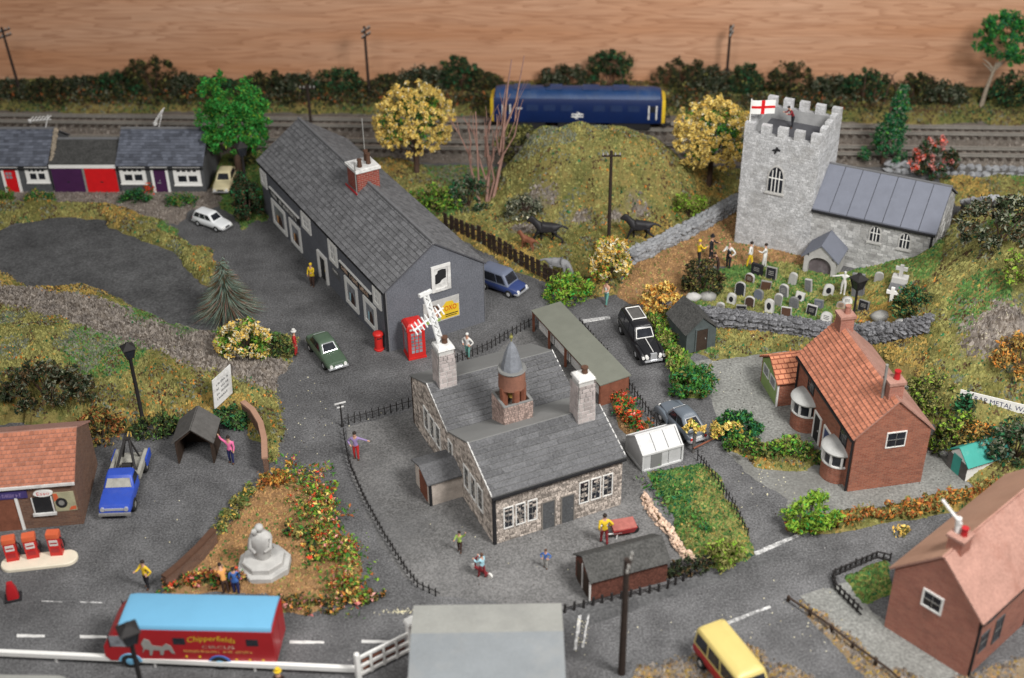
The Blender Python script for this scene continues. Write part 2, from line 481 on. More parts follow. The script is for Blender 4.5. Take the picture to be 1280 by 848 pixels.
# ------------------------------------------------------------------ materials
M = {}
M['asphalt'] = mat('asphalt', (0.108, 0.107, 0.109), 0.95, 0.5, 0.35, 8.5, 0.9, 0.12, stain=(0.075, 0.074, 0.076), stain_amt=0.4, speck=((0.30, 0.29, 0.28), 4.5, 0.72), bdist=0.03, grain=0.24)
M['asphalt_dark'] = mat('asphalt_dark', (0.092, 0.092, 0.093), 0.95, 0.5, 0.4, 6.0, 0.9, 0.12, stain=(0.05, 0.05, 0.052), stain_amt=0.5, speck=((0.24, 0.23, 0.22), 4.0, 0.74), bdist=0.03, grain=0.14)
M['yard'] = mat('yard', (0.142, 0.139, 0.137), 0.95, 0.4, 0.3, 8.5, 0.8, 0.12, stain=(0.10, 0.10, 0.102), stain_amt=0.6, speck=((0.33, 0.32, 0.31), 4.0, 0.75), bdist=0.03, grain=0.2)
M['concrete'] = mat('concrete', (0.20, 0.20, 0.187), 0.95, 0.26, 0.35, 6, 0.5, 0.15, stain=(0.125, 0.12, 0.112), stain_amt=0.7, speck=((0.08, 0.08, 0.075), 3.5, 0.74), bdist=0.03, grain=0.2)
M['gravel'] = mat('gravel_path', (0.21, 0.175, 0.15), 0.95, 0.3, 1.2, 12, 0.7, 0.1)
M['ballast'] = mat('ballast', (0.16, 0.14, 0.12), 0.95, 0.35, 1.0, 9, 0.8, 0.1)
M['white'] = mat('white_paint', (0.78, 0.77, 0.74), 0.55, 0.05, 2.0, 12, 0.06, 0.35)
M['white_worn'] = mat('white_worn', (0.66, 0.65, 0.63), 0.8, 0.12, 3.0, 20, 0.3, 0.2, stain=(0.3, 0.29, 0.28), stain_amt=0.7)
M['chalk'] = mat('road_paint', (0.42, 0.415, 0.41), 0.9, 0.3, 3.0, 7, 0.3, 0.2, stain=(0.12, 0.12, 0.12), stain_amt=0.95, grain=0.35)
M['black'] = mat('black_paint', (0.018, 0.018, 0.02), 0.6, 0.2, 4)
M['iron'] = mat('black_iron', (0.022, 0.02, 0.02), 0.7, 0.25, 5)
M['glass'] = glass_mat('dark_glass', (0.02, 0.022, 0.028))
M['glass_grey'] = glass_mat('grey_glass', (0.22, 0.23, 0.25), 0.25)
M['slate'] = mat('slate', (0.135, 0.135, 0.14), 0.9, 0.2, 1.5, 9, 0.3, 0.2, island=0.22, grain=0.12)
M['slate_under'] = mat('slate_under', (0.07, 0.07, 0.078), 0.95, 0.15, 1.5)
M['slate_blue'] = mat('blue_slate', (0.115, 0.125, 0.155), 0.9, 0.16, 1.5, 20, 0.3, 0.2, island=0.35)
M['slate_dark'] = mat('dark_slate', (0.108, 0.108, 0.112), 0.9, 0.2, 1.2, 9, 0.3, 0.2, grain=0.2, island=0.17, stain=(0.12, 0.12, 0.125), stain_amt=0.5)
M['card_grey'] = mat('grey_card', (0.19, 0.19, 0.185), 0.95, 0.08, 0.8, 14, 0.15, 0.15)
M['ridge_grey'] = mat('grey_ridge', (0.15, 0.15, 0.155), 0.9, 0.15, 2)
M['render_grey'] = mat('grey_render', (0.125, 0.13, 0.148), 0.9, 0.14, 0.9, 9, 0.35, 0.2, speck=((0.2, 0.2, 0.21), 9, 0.74), grain=0.16)
M['render_dark'] = mat('dark_render', (0.085, 0.088, 0.092), 0.9, 0.14, 0.9, 9, 0.35, 0.2, grain=0.16)
M['brick_red'] = brick_mat('red_brick', (0.36, 0.135, 0.085), (0.25, 0.085, 0.055), (0.32, 0.2, 0.15), 0.36, 0.13)
M['brick_pink'] = brick_mat('pink_brick', (0.40, 0.17, 0.125), (0.32, 0.125, 0.095), (0.36, 0.22, 0.17), 0.36, 0.13)
M['brick_dark'] = brick_mat('dark_brick', (0.2, 0.11, 0.075), (0.13, 0.07, 0.05), (0.2, 0.15, 0.12), 0.36, 0.13)
M['brick_chimney'] = brick_mat('chimney_brick', (0.30, 0.06, 0.04), (0.2, 0.04, 0.03), (0.3, 0.18, 0.15), 0.42, 0.16, 0.02)
M['mortar'] = mat('mortar', (0.2, 0.18, 0.16), 0.95, 0.2, 2)
M['flint'] = mat('flint', (0.42, 0.365, 0.32), 0.9, 0.25, 2.5, 20, 0.3, 0.2, island=0.55)
M['mortar_dark'] = mat('dark_mortar', (0.14, 0.12, 0.105), 0.95, 0.2, 2)
M['church_stone'] = mat('church_stone', (0.46, 0.46, 0.465), 0.9, 0.22, 1.2, 9, 0.5, 0.2, island=0.16, stain=(0.24, 0.23, 0.215), stain_amt=0.6, grain=0.16)
M['church_mortar'] = mat('church_mortar', (0.30, 0.30, 0.30), 0.95, 0.15, 2)
M['stone_pale'] = mat('pale_stone', (0.46, 0.45, 0.43), 0.9, 0.14, 2.0, 18, 0.4, 0.2, stain=(0.25, 0.245, 0.24), stain_amt=0.5)
M['lead'] = mat('lead', (0.15, 0.16, 0.195), 0.75, 0.1, 1.2, 16, 0.12, 0.35)
M['lead_spire'] = mat('lead_spire', (0.17, 0.18, 0.20), 0.7, 0.3, 2.5, 16, 0.2, 0.3)
M['drystone_dark'] = mat('drystone_dark', (0.15, 0.15, 0.158), 0.92, 0.45, 1.8, 8, 0.8, 0.2, stain=(0.05, 0.05, 0.055), stain_amt=0.7, island=0.3, grain=0.3)
M['drystone'] = mat('drystone', (0.27, 0.275, 0.285), 0.92, 0.3, 1.5, 10, 0.7, 0.2, stain=(0.12, 0.12, 0.13), stain_amt=0.6, island=0.25)
M['pantile'] = mat('pantile', (0.39, 0.15, 0.09), 0.85, 0.14, 1.6, 14, 0.25, 0.25, island=0.22)
M['pantile_bright'] = mat('pantile_bright', (0.50, 0.20, 0.11), 0.85, 0.12, 1.6, 14, 0.25, 0.25, island=0.22)
M['pantile_under'] = mat('pantile_under', (0.27, 0.09, 0.055), 0.9, 0.15, 2)
M['card_pink'] = mat('pink_card', (0.35, 0.195, 0.155), 0.9, 0.14, 0.7, 8, 0.2, 0.2, stain=(0.25, 0.115, 0.085), stain_amt=0.8, grain=0.1)
M['card_tan'] = mat('tan_card', (0.36, 0.21, 0.145), 0.9, 0.12, 0.7, 8, 0.15, 0.2, stain=(0.3, 0.165, 0.11), stain_amt=0.6)
M['rust'] = mat('rust_brown', (0.2, 0.075, 0.045), 0.9, 0.3, 2.0, 14, 0.3, 0.2)
M['rust_dark'] = mat('dark_rust', (0.115, 0.045, 0.032), 0.9, 0.4, 2.0, 9, 0.3, 0.2, grain=0.2)
M['wood_dark'] = mat('dark_wood', (0.045, 0.03, 0.022), 0.85, 0.3, 2.5, 14, 0.4, 0.2, island=0.2)
M['wood_grey'] = mat('grey_wood', (0.10, 0.095, 0.09), 0.9, 0.25, 2.5, 14, 0.4, 0.2, island=0.15)
M['pole'] = mat('pole_wood', (0.03, 0.02, 0.016), 0.8, 0.25, 3)
M['bark'] = mat('bark', (0.075, 0.045, 0.032), 0.95, 0.3, 3, 14, 0.6)
M['bark_pale'] = mat('pale_bark', (0.3, 0.25, 0.19), 0.95, 0.3, 3, 14, 0.5)
M['bark_bare'] = mat('bare_bark', (0.29, 0.17, 0.135), 0.95, 0.3, 2, 14, 0.5)
M['rail'] = mat('rail_steel', (0.30, 0.28, 0.25), 0.5, 0.2, 2, 14, 0.15, 0.5, 0.3)
M['sleeper'] = mat('sleeper_wood', (0.055, 0.042, 0.034), 0.9, 0.3, 3, island=0.2)
M['red'] = mat('red_paint', (0.52, 0.022, 0.018), 0.42, 0.14, 2.5, 14, 0.06, 0.4)
M['red_bright'] = mat('bright_red', (0.60, 0.012, 0.015), 0.45, 0.1, 2)
M['red_dark'] = mat('dark_red_paint', (0.36, 0.012, 0.016), 0.35, 0.1, 1.0, 14, 0.03, 0.5)
M['purple'] = mat('purple_paint', (0.055, 0.014, 0.062), 0.6, 0.15, 2)
M['yellow'] = mat('yellow_paint', (0.68, 0.46, 0.03), 0.5, 0.1, 2)
M['yellow_cream'] = mat('cream_yellow', (0.54, 0.43, 0.15), 0.4, 0.05, 1.5, 12, 0.02, 0.45)
M['cream'] = mat('cream_paint', (0.66, 0.58, 0.36), 0.4, 0.06, 1.5, 12, 0.02, 0.45)
M['blue'] = mat('blue_paint', (0.03, 0.075, 0.42), 0.42, 0.14, 1.5, 14, 0.04, 0.45, stain=(0.08, 0.11, 0.4), stain_amt=0.4)
M['blue_van'] = mat('van_blue', (0.03, 0.05, 0.16), 0.42, 0.1, 1.5, 14, 0.03, 0.45)
M['blue_grey'] = mat('van_roof', (0.13, 0.15, 0.21), 0.5, 0.1, 1.5, 14, 0.03, 0.4)
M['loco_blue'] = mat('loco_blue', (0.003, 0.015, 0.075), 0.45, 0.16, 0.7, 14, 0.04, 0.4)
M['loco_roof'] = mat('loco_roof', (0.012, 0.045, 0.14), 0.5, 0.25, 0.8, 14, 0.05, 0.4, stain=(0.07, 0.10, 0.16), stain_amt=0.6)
M['sky_blue'] = mat('sky_blue_paint', (0.15, 0.38, 0.57), 0.4, 0.04, 0.7, 14, 0.02, 0.4)
M['green_car'] = mat('green_paint', (0.075, 0.115, 0.075), 0.38, 0.08, 1.5, 14, 0.02, 0.45)
M['grey_car'] = mat('grey_paint', (0.115, 0.135, 0.16), 0.32, 0.08, 1.5, 14, 0.02, 0.5)
M['black_car'] = mat('black_gloss', (0.014, 0.014, 0.016), 0.28, 0.1, 1.5, 14, 0.0, 0.5)
M['white_car'] = mat('white_gloss', (0.76, 0.77, 0.78), 0.32, 0.03, 1.5, 14, 0.0, 0.5)
M['chrome'] = mat('chrome', (0.75, 0.76, 0.78), 0.22, 0.05, 3, 14, 0.0, 0.5, 0.6)
M['tyre'] = mat('tyre_rubber', (0.018, 0.018, 0.018), 0.85, 0.1, 4)
M['grey_metal'] = mat('grey_metal', (0.26, 0.255, 0.24), 0.6, 0.2, 2.5, 14, 0.15, 0.4, 0.2)
M['dull_bed'] = mat('dull_flatbed', (0.34, 0.33, 0.29), 0.8, 0.2, 2.5, 14, 0.2, 0.3, stain=(0.14, 0.12, 0.1), stain_amt=0.6)
M['shed_grey'] = mat('green_grey_boards', (0.075, 0.09, 0.09), 0.85, 0.2, 2.5)
M['shed_roof'] = mat('felt_roof', (0.062, 0.061, 0.058), 0.95, 0.3, 1.6, 8, 0.5, grain=0.25)
M['canopy_roof'] = mat('canopy_felt', (0.17, 0.175, 0.145), 0.95, 0.1, 1.0, 18, 0.3, 0.15)
M['fore_roof'] = mat('foreground_roof', (0.20, 0.215, 0.225), 0.8, 0.12, 0.5, 7, 0.15, 0.25, stain=(0.26, 0.26, 0.25), stain_amt=0.6)
M['fore_roof_pale'] = mat('foreground_roof_pale', (0.27, 0.27, 0.25), 0.9, 0.14, 0.5, 7, 0.15, 0.25, stain=(0.2, 0.2, 0.19), stain_amt=0.6)
M['teal_roof'] = mat('teal_roof', (0.045, 0.28, 0.235), 0.7, 0.12, 1.2, 14, 0.1, 0.3, stain=(0.3, 0.5, 0.42), stain_amt=0.25)
M['ext_green'] = mat('green_boards', (0.24, 0.33, 0.12), 0.8, 0.15, 2)
M['plastic_white'] = mat('milky_plastic', (0.50, 0.50, 0.50), 0.4, 0.1, 1.5, 12, 0.05, 0.4, stain=(0.36, 0.36, 0.35), stain_amt=0.5)
M['island_cream'] = mat('cream_kerb', (0.70, 0.63, 0.50), 0.7, 0.08, 1.5)
M['pump_orange'] = mat('pump_top', (0.60, 0.12, 0.05), 0.45, 0.1, 2)
M['skin'] = mat('skin_paint', (0.52, 0.29, 0.20), 0.7, 0.08, 6)
M['hair_dark'] = mat('dark_hair', (0.025, 0.018, 0.014), 0.8, 0.2, 8)
M['brown'] = mat('brown_paint', (0.09, 0.045, 0.028), 0.8, 0.2, 4)
M['horse_black'] = mat('black_coat', (0.02, 0.019, 0.021), 0.55, 0.25, 5, 14, 0.1)
M['horse_brown'] = mat('brown_coat', (0.20, 0.075, 0.04), 0.7, 0.25, 5)
M['horse_grey'] = mat('grey_coat', (0.22, 0.22, 0.225), 0.75, 0.25, 5)
for nme, c in dict(cl_yellow=(0.70, 0.48, 0.03), cl_red=(0.42, 0.03, 0.03), cl_white=(0.62, 0.61, 0.58), cl_teal=(0.12, 0.30, 0.26), cl_black=(0.02, 0.02, 0.024), cl_pink=(0.72, 0.16, 0.33),
                   cl_navy=(0.025, 0.03, 0.10), cl_purple=(0.27, 0.20, 0.38), cl_darkred=(0.20, 0.025, 0.03), cl_green=(0.30, 0.42, 0.10), cl_lblue=(0.35, 0.58, 0.66), cl_blue=(0.05, 0.13, 0.38),
                   cl_orange=(0.62, 0.30, 0.09), cl_brown=(0.06, 0.035, 0.028), cl_grey=(0.3, 0.29, 0.27)).items():
    M[nme] = mat(nme, c, 0.75, 0.12, 5, 24, 0.1, 0.2)
for nme, a, b in (('lf_bright', (0.02, 0.15, 0.028), (0.045, 0.29, 0.05)), ('lf_lime', (0.12, 0.24, 0.02), (0.26, 0.40, 0.05)), ('lf_green', (0.035, 0.13, 0.02), (0.08, 0.24, 0.04)),
                  ('lf_dark', (0.012, 0.022, 0.012), (0.038, 0.05, 0.022)), ('lf_deep', (0.012, 0.07, 0.03), (0.03, 0.15, 0.06)), ('lf_brown', (0.05, 0.032, 0.018), (0.12, 0.075, 0.035)),
                  ('lf_olive', (0.10, 0.10, 0.03), (0.20, 0.185, 0.055)), ('lf_ochre', (0.25, 0.17, 0.05), (0.42, 0.29, 0.085)), ('lf_orange', (0.42, 0.14, 0.025), (0.56, 0.26, 0.06)),
                  ('bl_yellow', (0.58, 0.41, 0.09), (0.72, 0.56, 0.19)), ('bl_gold', (0.60, 0.36, 0.06), (0.74, 0.50, 0.14)), ('bl_pink', (0.55, 0.16, 0.15), (0.75, 0.38, 0.34)),
                  ('bl_red', (0.55, 0.035, 0.02), (0.70, 0.10, 0.04)), ('bl_white', (0.55, 0.50, 0.34), (0.72, 0.68, 0.52)), ('lf_grass', (0.15, 0.145, 0.05), (0.31, 0.29, 0.10)),
                  ('lf_grassy', (0.05, 0.115, 0.03), (0.12, 0.22, 0.06)), ('lf_greyish', (0.10, 0.11, 0.08), (0.20, 0.21, 0.15)), ('sand_crumb', (0.30, 0.17, 0.075), (0.46, 0.28, 0.13)),
                  ('rock_crumb', (0.10, 0.08, 0.065), (0.30, 0.265, 0.24)), ('lf_rust', (0.22, 0.06, 0.02), (0.36, 0.12, 0.04)), ('pale_flower', (0.45, 0.30, 0.22), (0.66, 0.50, 0.40)),
                  ('needle', (0.04, 0.075, 0.055), (0.24, 0.30, 0.25))):
    M[nme] = leaf_mat(nme, a, b)

# ------------------------------------------------------------------ terrain
def pix_poly(pts, z=0.0): return np.array([(flat(x, y, z).x, flat(x, y, z).y) for x, y in pts])
def inside_dist(poly, X, Y):
    """signed distance to a polygon, positive inside"""
    d = np.full(X.shape, 1e9); ins = np.zeros(X.shape, bool)
    n = len(poly)
    for i in range(n):
        (x0, y0), (x1, y1) = poly[i], poly[(i + 1) % n]
        ex, ey = x1 - x0, y1 - y0
        t = np.clip(((X - x0) * ex + (Y - y0) * ey) / (ex * ex + ey * ey + 1e-12), 0, 1)
        d = np.minimum(d, np.hypot(X - x0 - t * ex, Y - y0 - t * ey))
        if y0 != y1: ins ^= ((Y < y0) != (Y < y1)) & (X < ex * (Y - y0) / ey + x0)
    return np.where(ins, d, -d)
def value_noise(shape, cell, seed):
    g = np.random.default_rng(seed)
    h, w = shape; gh, gw = int(h / cell) + 3, int(w / cell) + 3
    r = g.random((gh, gw)); y = np.arange(h) / cell; x = np.arange(w) / cell
    yi, xi = y.astype(int), x.astype(int); fy, fx = y - yi, x - xi
    fy, fx = fy * fy * (3 - 2 * fy), fx * fx * (3 - 2 * fx)
    a = r[yi][:, xi]; b = r[yi][:, xi + 1]; c = r[yi + 1][:, xi]; d = r[yi + 1][:, xi + 1]
    return (a * (1 - fx) + b * fx) * (1 - fy)[:, None] + (c * (1 - fx) + d * fx) * fy[:, None] - 0.5
gx = np.linspace(GX0, GX1, NX); gy = np.linspace(GY0, GY1, NY); XX, YY = np.meshgrid(gx, gy)
NZ1, NZ2, NZ3, NZ4 = value_noise(XX.shape, 3, 1), value_noise(XX.shape, 7, 2), value_noise(XX.shape, 18, 3), value_noise(XX.shape, 45, 4)
edge = NZ1 * 0.35 + NZ2 * 0.6 + NZ3 * 0.5
# (outline as seen, height, width of the slope, soil: 0 grass 1 brown earth 2 grey rock 3 green, crumbs per m2)
ZONES = [
    ([(-120, 96), (1400, 108), (1400, 161), (1150, 158), (830, 150), (600, 147), (300, 146), (-120, 141)], 0.55, 2.2, 4, 26),
    ([(440, 200), (560, 206), (800, 208), (935, 210), (930, 262), (800, 318), (784, 340), (770, 372), (700, 372), (640, 340), (556, 288), (500, 262)], 0.35, 1.2, 0, 34),
    ([(784, 325), (860, 285), (925, 255), (1015, 315), (1015, 340), (880, 335), (860, 380), (790, 384), (765, 374)], 0.10, 0.8, 1, 26),
    ([(830, 392), (862, 362), (880, 335), (960, 328), (1020, 338), (1100, 345), (1168, 352), (1160, 395), (1030, 402), (900, 395)], 0.14, 0.9, 3, 44),
    ([(1165, 222), (1400, 218), (1400, 272), (1195, 258)], 0.25, 1.0, 0, 30),
    ([(1200, 262), (1400, 268), (1400, 640), (1290, 632), (1215, 612), (1175, 560), (1130, 470), (1095, 415), (1165, 385), (1175, 330)], 0.7, 2.0, 0, 40),
    ([(870, 398), (1000, 405), (1165, 395), (1140, 480), (1060, 425), (985, 438), (890, 452), (868, 440)], 0.18, 0.8, 0, 40),
    ([(-120, 247), (0, 252), (130, 255), (210, 278), (258, 312), (285, 345), (290, 378), (246, 352), (215, 322), (130, 280), (60, 274), (0, 290), (-120, 292)], 0.55, 1.3, 0, 46),
    ([(-120, 318), (0, 335), (45, 362), (75, 352), (115, 356), (160, 384), (215, 408), (282, 408), (330, 395), (350, 412), (378, 425), (372, 452), (352, 470), (360, 530), (362, 570), (345, 600), (318, 590), (300, 532), (225, 522), (130, 548), (110, 530), (-120, 528)], 0.5, 2.2, 0, 40),
    ([(330, 590), (362, 588), (400, 612), (432, 668), (474, 742), (476, 756), (440, 768), (345, 770), (330, 742), (205, 742), (262, 668), (312, 622)], 0.16, 0.8, 1, 34),
    ([(802, 592), (882, 574), (910, 618), (938, 690), (905, 712), (868, 708), (830, 640)], 0.28, 0.8, 5, 60),
    ([(985, 652), (1050, 640), (1130, 632), (1300, 596), (1300, 618), (1140, 652), (1020, 672)], 0.3, 0.7, 0, 40),
    ([(838, 385), (862, 420), (868, 445), (888, 478), (888, 502), (852, 500), (838, 470), (826, 430), (815, 392)], 0.2, 0.8, 3, 34),
    ([(900, 560), (1000, 540), (1030, 575), (1010, 592), (940, 590)], 0.16, 0.7, 0, 34),
    ([(790, 835), (850, 806), (905, 790), (1050, 860), (1000, 960), (760, 900)], 0.08, 0.8, 6, 26),
    ([(1052, 722), (1110, 700), (1118, 742), (1082, 760)], 0.2, 0.5, 3, 50),
    ([(985, 750), (1010, 742), (1110, 835), (1180, 850), (1300, 800), (1300, 960), (1150, 940)], 0.08, 0.7, 6, 26),
    ([(752, 484), (770, 480), (812, 536), (800, 555), (775, 535)], 0.2, 0.5, 1, 20),
    ([(268, 190), (330, 190), (338, 270), (300, 292), (270, 262)], 0.25, 1.0, 3, 30),
]
HF = np.full(XX.shape, -0.25); SOIL = np.zeros(XX.shape, int); DENS = np.zeros(XX.shape); GRASS = np.zeros(XX.shape)
for poly, amp, fall, soil, dens in ZONES:
    d = inside_dist(pix_poly(poly), XX, YY) + edge * min(1.0, fall)
    t = np.clip((d + 0.25) / fall, 0, 1); h = -0.25 + (amp * (1 + 0.5 * (NZ2 + NZ3)) + 0.25) * t * t * (3 - 2 * t) ** 1
    up = h > HF
    HF = np.where(up, h, HF); SOIL = np.where(up & (t > 0.05), soil, SOIL); DENS = np.where(up & (t > 0.05), dens, DENS)
def mound(px, py, h, rx, ry, power=1.0, rot=0.0, mask=True):
    global HF
    c = flat(px, py); dx, dy = XX - c.x, YY - c.y
    q = np.exp(-(((dx / rx) ** 2 + (dy / ry) ** 2) ** power))
    HF = np.where(HF > -0.2, HF + h * q * (1 + 0.25 * NZ3 + 0.12 * NZ2), HF)
mound(746, 240, 4.6, 7.7, 5.7, 2.7)
mound(800, 262, 1.2, 4, 3)
mound(690, 250, 1.3, 3.5, 3)
mound(1262, 405, 4.4, 8.0, 9.5, 1.4)
mound(1232, 330, 2.6, 5, 6.5)
mound(1330, 470, 2.4, 8, 9)
mound(1180, 500, 0.6, 3, 5)
mound(90, 470, 1.1, 9, 5)
mound(-40, 470, 1.6, 9, 7)
mound(140, 405, 0.3, 7, 1.6)
mound(20, 385, 0.45, 6, 2.0)
HF = np.where(HF > -0.2, HF + 0.10 * NZ1 + 0.14 * NZ2, HF)
# rock showing through: patches given as place, size
ROCK = np.zeros(XX.shape)
for px, py, r in ((800, 250, 1.2), (655, 262, 1.2), (690, 215, 0.7), (1258, 405, 2.6), (1240, 425, 2.0), (655, 285, 1.4), (725, 235, 0.8), (770, 270, 0.7)):
    c = at(px, py)
    ROCK = np.maximum(ROCK, np.clip(1.25 - np.hypot(XX - c.x, (YY - c.y) * 1.6) / r + NZ2 * 0.7 + NZ1 * 0.4, 0, 1))
_p = pix_poly([(-60, 372), (20, 388), (100, 412), (180, 434), (250, 450), (330, 474)])
_d = np.full(XX.shape, 1e9)
for (x0, y0), (x1, y1) in zip(_p[:-1], _p[1:]):
    t = np.clip(((XX - x0) * (x1 - x0) + (YY - y0) * (y1 - y0)) / ((x1 - x0) ** 2 + (y1 - y0) ** 2), 0, 1); _d = np.minimum(_d, np.hypot(XX - x0 - t * (x1 - x0), YY - y0 - t * (y1 - y0)))
ROCK = np.maximum(ROCK, np.clip(1.7 - _d / 1.5 + NZ2 * 0.9 + NZ1 * 0.5, 0, 1))
me = bpy.data.meshes.new('ground')
idx = np.arange(NX * NY).reshape(NY, NX)
quads = np.stack([idx[:-1, :-1], idx[:-1, 1:], idx[1:, 1:], idx[1:, :-1]], -1).reshape(-1, 4)
me.from_pydata(np.stack([XX, YY, HF], -1).reshape(-1, 3), [], quads)
ca = me.color_attributes.new('soil', 'FLOAT_COLOR', 'POINT')
sandw = (SOIL == 1) * 1.0 + (SOIL == 6) * 0.55; ROCK = np.where(SOIL == 6, np.clip(ROCK + 0.5, 0, 1), ROCK); greenw = ((SOIL == 3) | (SOIL == 5)) * 1.0
ca.data.foreach_set('color', np.stack([sandw, np.clip(ROCK, 0, 1), greenw, np.ones_like(HF)], -1).reshape(-1).astype(np.float32))
def ground_mat():
    m, nt, b = _base('ground_scenic', 0.97, 0.1, 0)
    v = _coords(nt)
    at_ = _n(nt, 'ShaderNodeAttribute', attribute_name='soil'); sp = _n(nt, 'ShaderNodeSeparateColor'); nt.links.new(at_.outputs['Color'], sp.inputs[0])
    n1, n2, n3 = _noise(nt, v, 0.28, 5), _noise(nt, v, 1.3, 5), _noise(nt, v, 9, 3)
    g = _mix(nt, _ramp(nt, n1, 0.38, 0.62), (0.14, 0.14, 0.045), (0.24, 0.185, 0.065))
    g = _mix(nt, _ramp(nt, n2, 0.5, 0.72), g, (0.075, 0.10, 0.03))
    gg = _mix(nt, _ramp(nt, n2, 0.4, 0.65), (0.10, 0.17, 0.04), (0.19, 0.20, 0.055))
    s = _mix(nt, _ramp(nt, n2, 0.35, 0.65), (0.30, 0.175, 0.085), (0.20, 0.115, 0.055))
    r = _mix(nt, _ramp(nt, n2, 0.35, 0.65), (0.13, 0.105, 0.085), (0.22, 0.19, 0.165))
    c = _mix(nt, sp.outputs[2], g, gg); c = _mix(nt, sp.outputs[0], c, s); c = _mix(nt, sp.outputs[1], c, r)
    c = _mix(nt, 1.0, c, _mix(nt, _ramp(nt, n3, 0.3, 0.7), (0.7, 0.7, 0.7), (1.25, 1.25, 1.25)), 'MULTIPLY')
    nt.links.new(c, b.inputs['Base Color'])
    _bump(nt, b, n3, 0.7, 0.08)
    return m
me.materials.append(ground_mat()); me.shade_smooth()
g_ob = place(me, 'ground'); g_ob['kind'] = 'structure'

def sheet(name, pts, z, m, jit=0.12, seg=0.5, seed=1):
    """a flat laid surface with a slightly uneven edge"""
    p = pix_poly(pts); g = np.random.default_rng(seed); out = []
    for i in range(len(p)):
        a, b = p[i], p[(i + 1) % len(p)]; L = np.hypot(*(b - a)); k = max(1, int(L / seg))
        nrm = np.array([-(b - a)[1], (b - a)[0]]) / (L + 1e-9)
        for j in range(k):
            q = a + (b - a) * j / k
            if j: q = q + nrm * g.normal() * jit
            out.append((q[0], q[1], z))
    bm = bmesh.new(); vs = [bm.verts.new(q) for q in out]; f = bm.faces.new(vs)
    if f.normal.z < 0: f.normal_flip()
    bmesh.ops.triangulate(bm, faces=[f])
    me = bpy.data.meshes.new(name); bm.to_mesh(me); bm.free()
    for q in me.polygons:
        if q.normal.z < 0: q.flip()
    me.materials.append(m)
    o = place(me, name); o['kind'] = 'structure'
    return o
sheet('road', [(-400, 960), (-400, 226), (0, 236), (258, 238), (330, 200), (620, 190), (1420, 190), (1420, 960)], 0.0, M['asphalt'], 0)
sheet('pond_road', [(-150, 288), (0, 288), (60, 270), (130, 277), (225, 320), (262, 352), (300, 380), (300, 405), (240, 412), (170, 392), (100, 352), (45, 362), (-150, 338)], 0.006, M['asphalt_dark'])
sheet('track_bed', [(-200, 136), (1440, 150), (1440, 216), (930, 207), (450, 204), (262, 200), (-200, 190)], 0.012, M['ballast'], 0.15)
sheet('gravel_path', [(-150, 233), (0, 236), (262, 236), (300, 250), (262, 262), (240, 262), (222, 282), (130, 262), (0, 258), (-150, 258)], 0.008, M['gravel'], 0.15)
sheet('school_yard', [(432, 535), (520, 512), (665, 405), (745, 420), (800, 540), (806, 600), (868, 706), (830, 722), (705, 762), (545, 745), (505, 722), (470, 672), (440, 600)], 0.006, M['yard'], 0.08)
sheet('cottage_yard', [(868, 452), (985, 438), (1060, 430), (1130, 470), (1180, 565), (1218, 612), (1130, 636), (1040, 648), (985, 655), (985, 625), (930, 590), (905, 560), (890, 500), (868, 460)], 0.006, M['concrete'], 0.1)
sheet('garden_path', [(1000, 745), (1060, 728), (1090, 765), (1200, 842), (1150, 872), (1100, 838)], 0.010, M['concrete'], 0.08)
sheet('pavement', [(700, 772), (760, 752), (930, 706), (1000, 690), (990, 692), (760, 775), (712, 790)], 0.004, M['asphalt_dark'], 0.05)

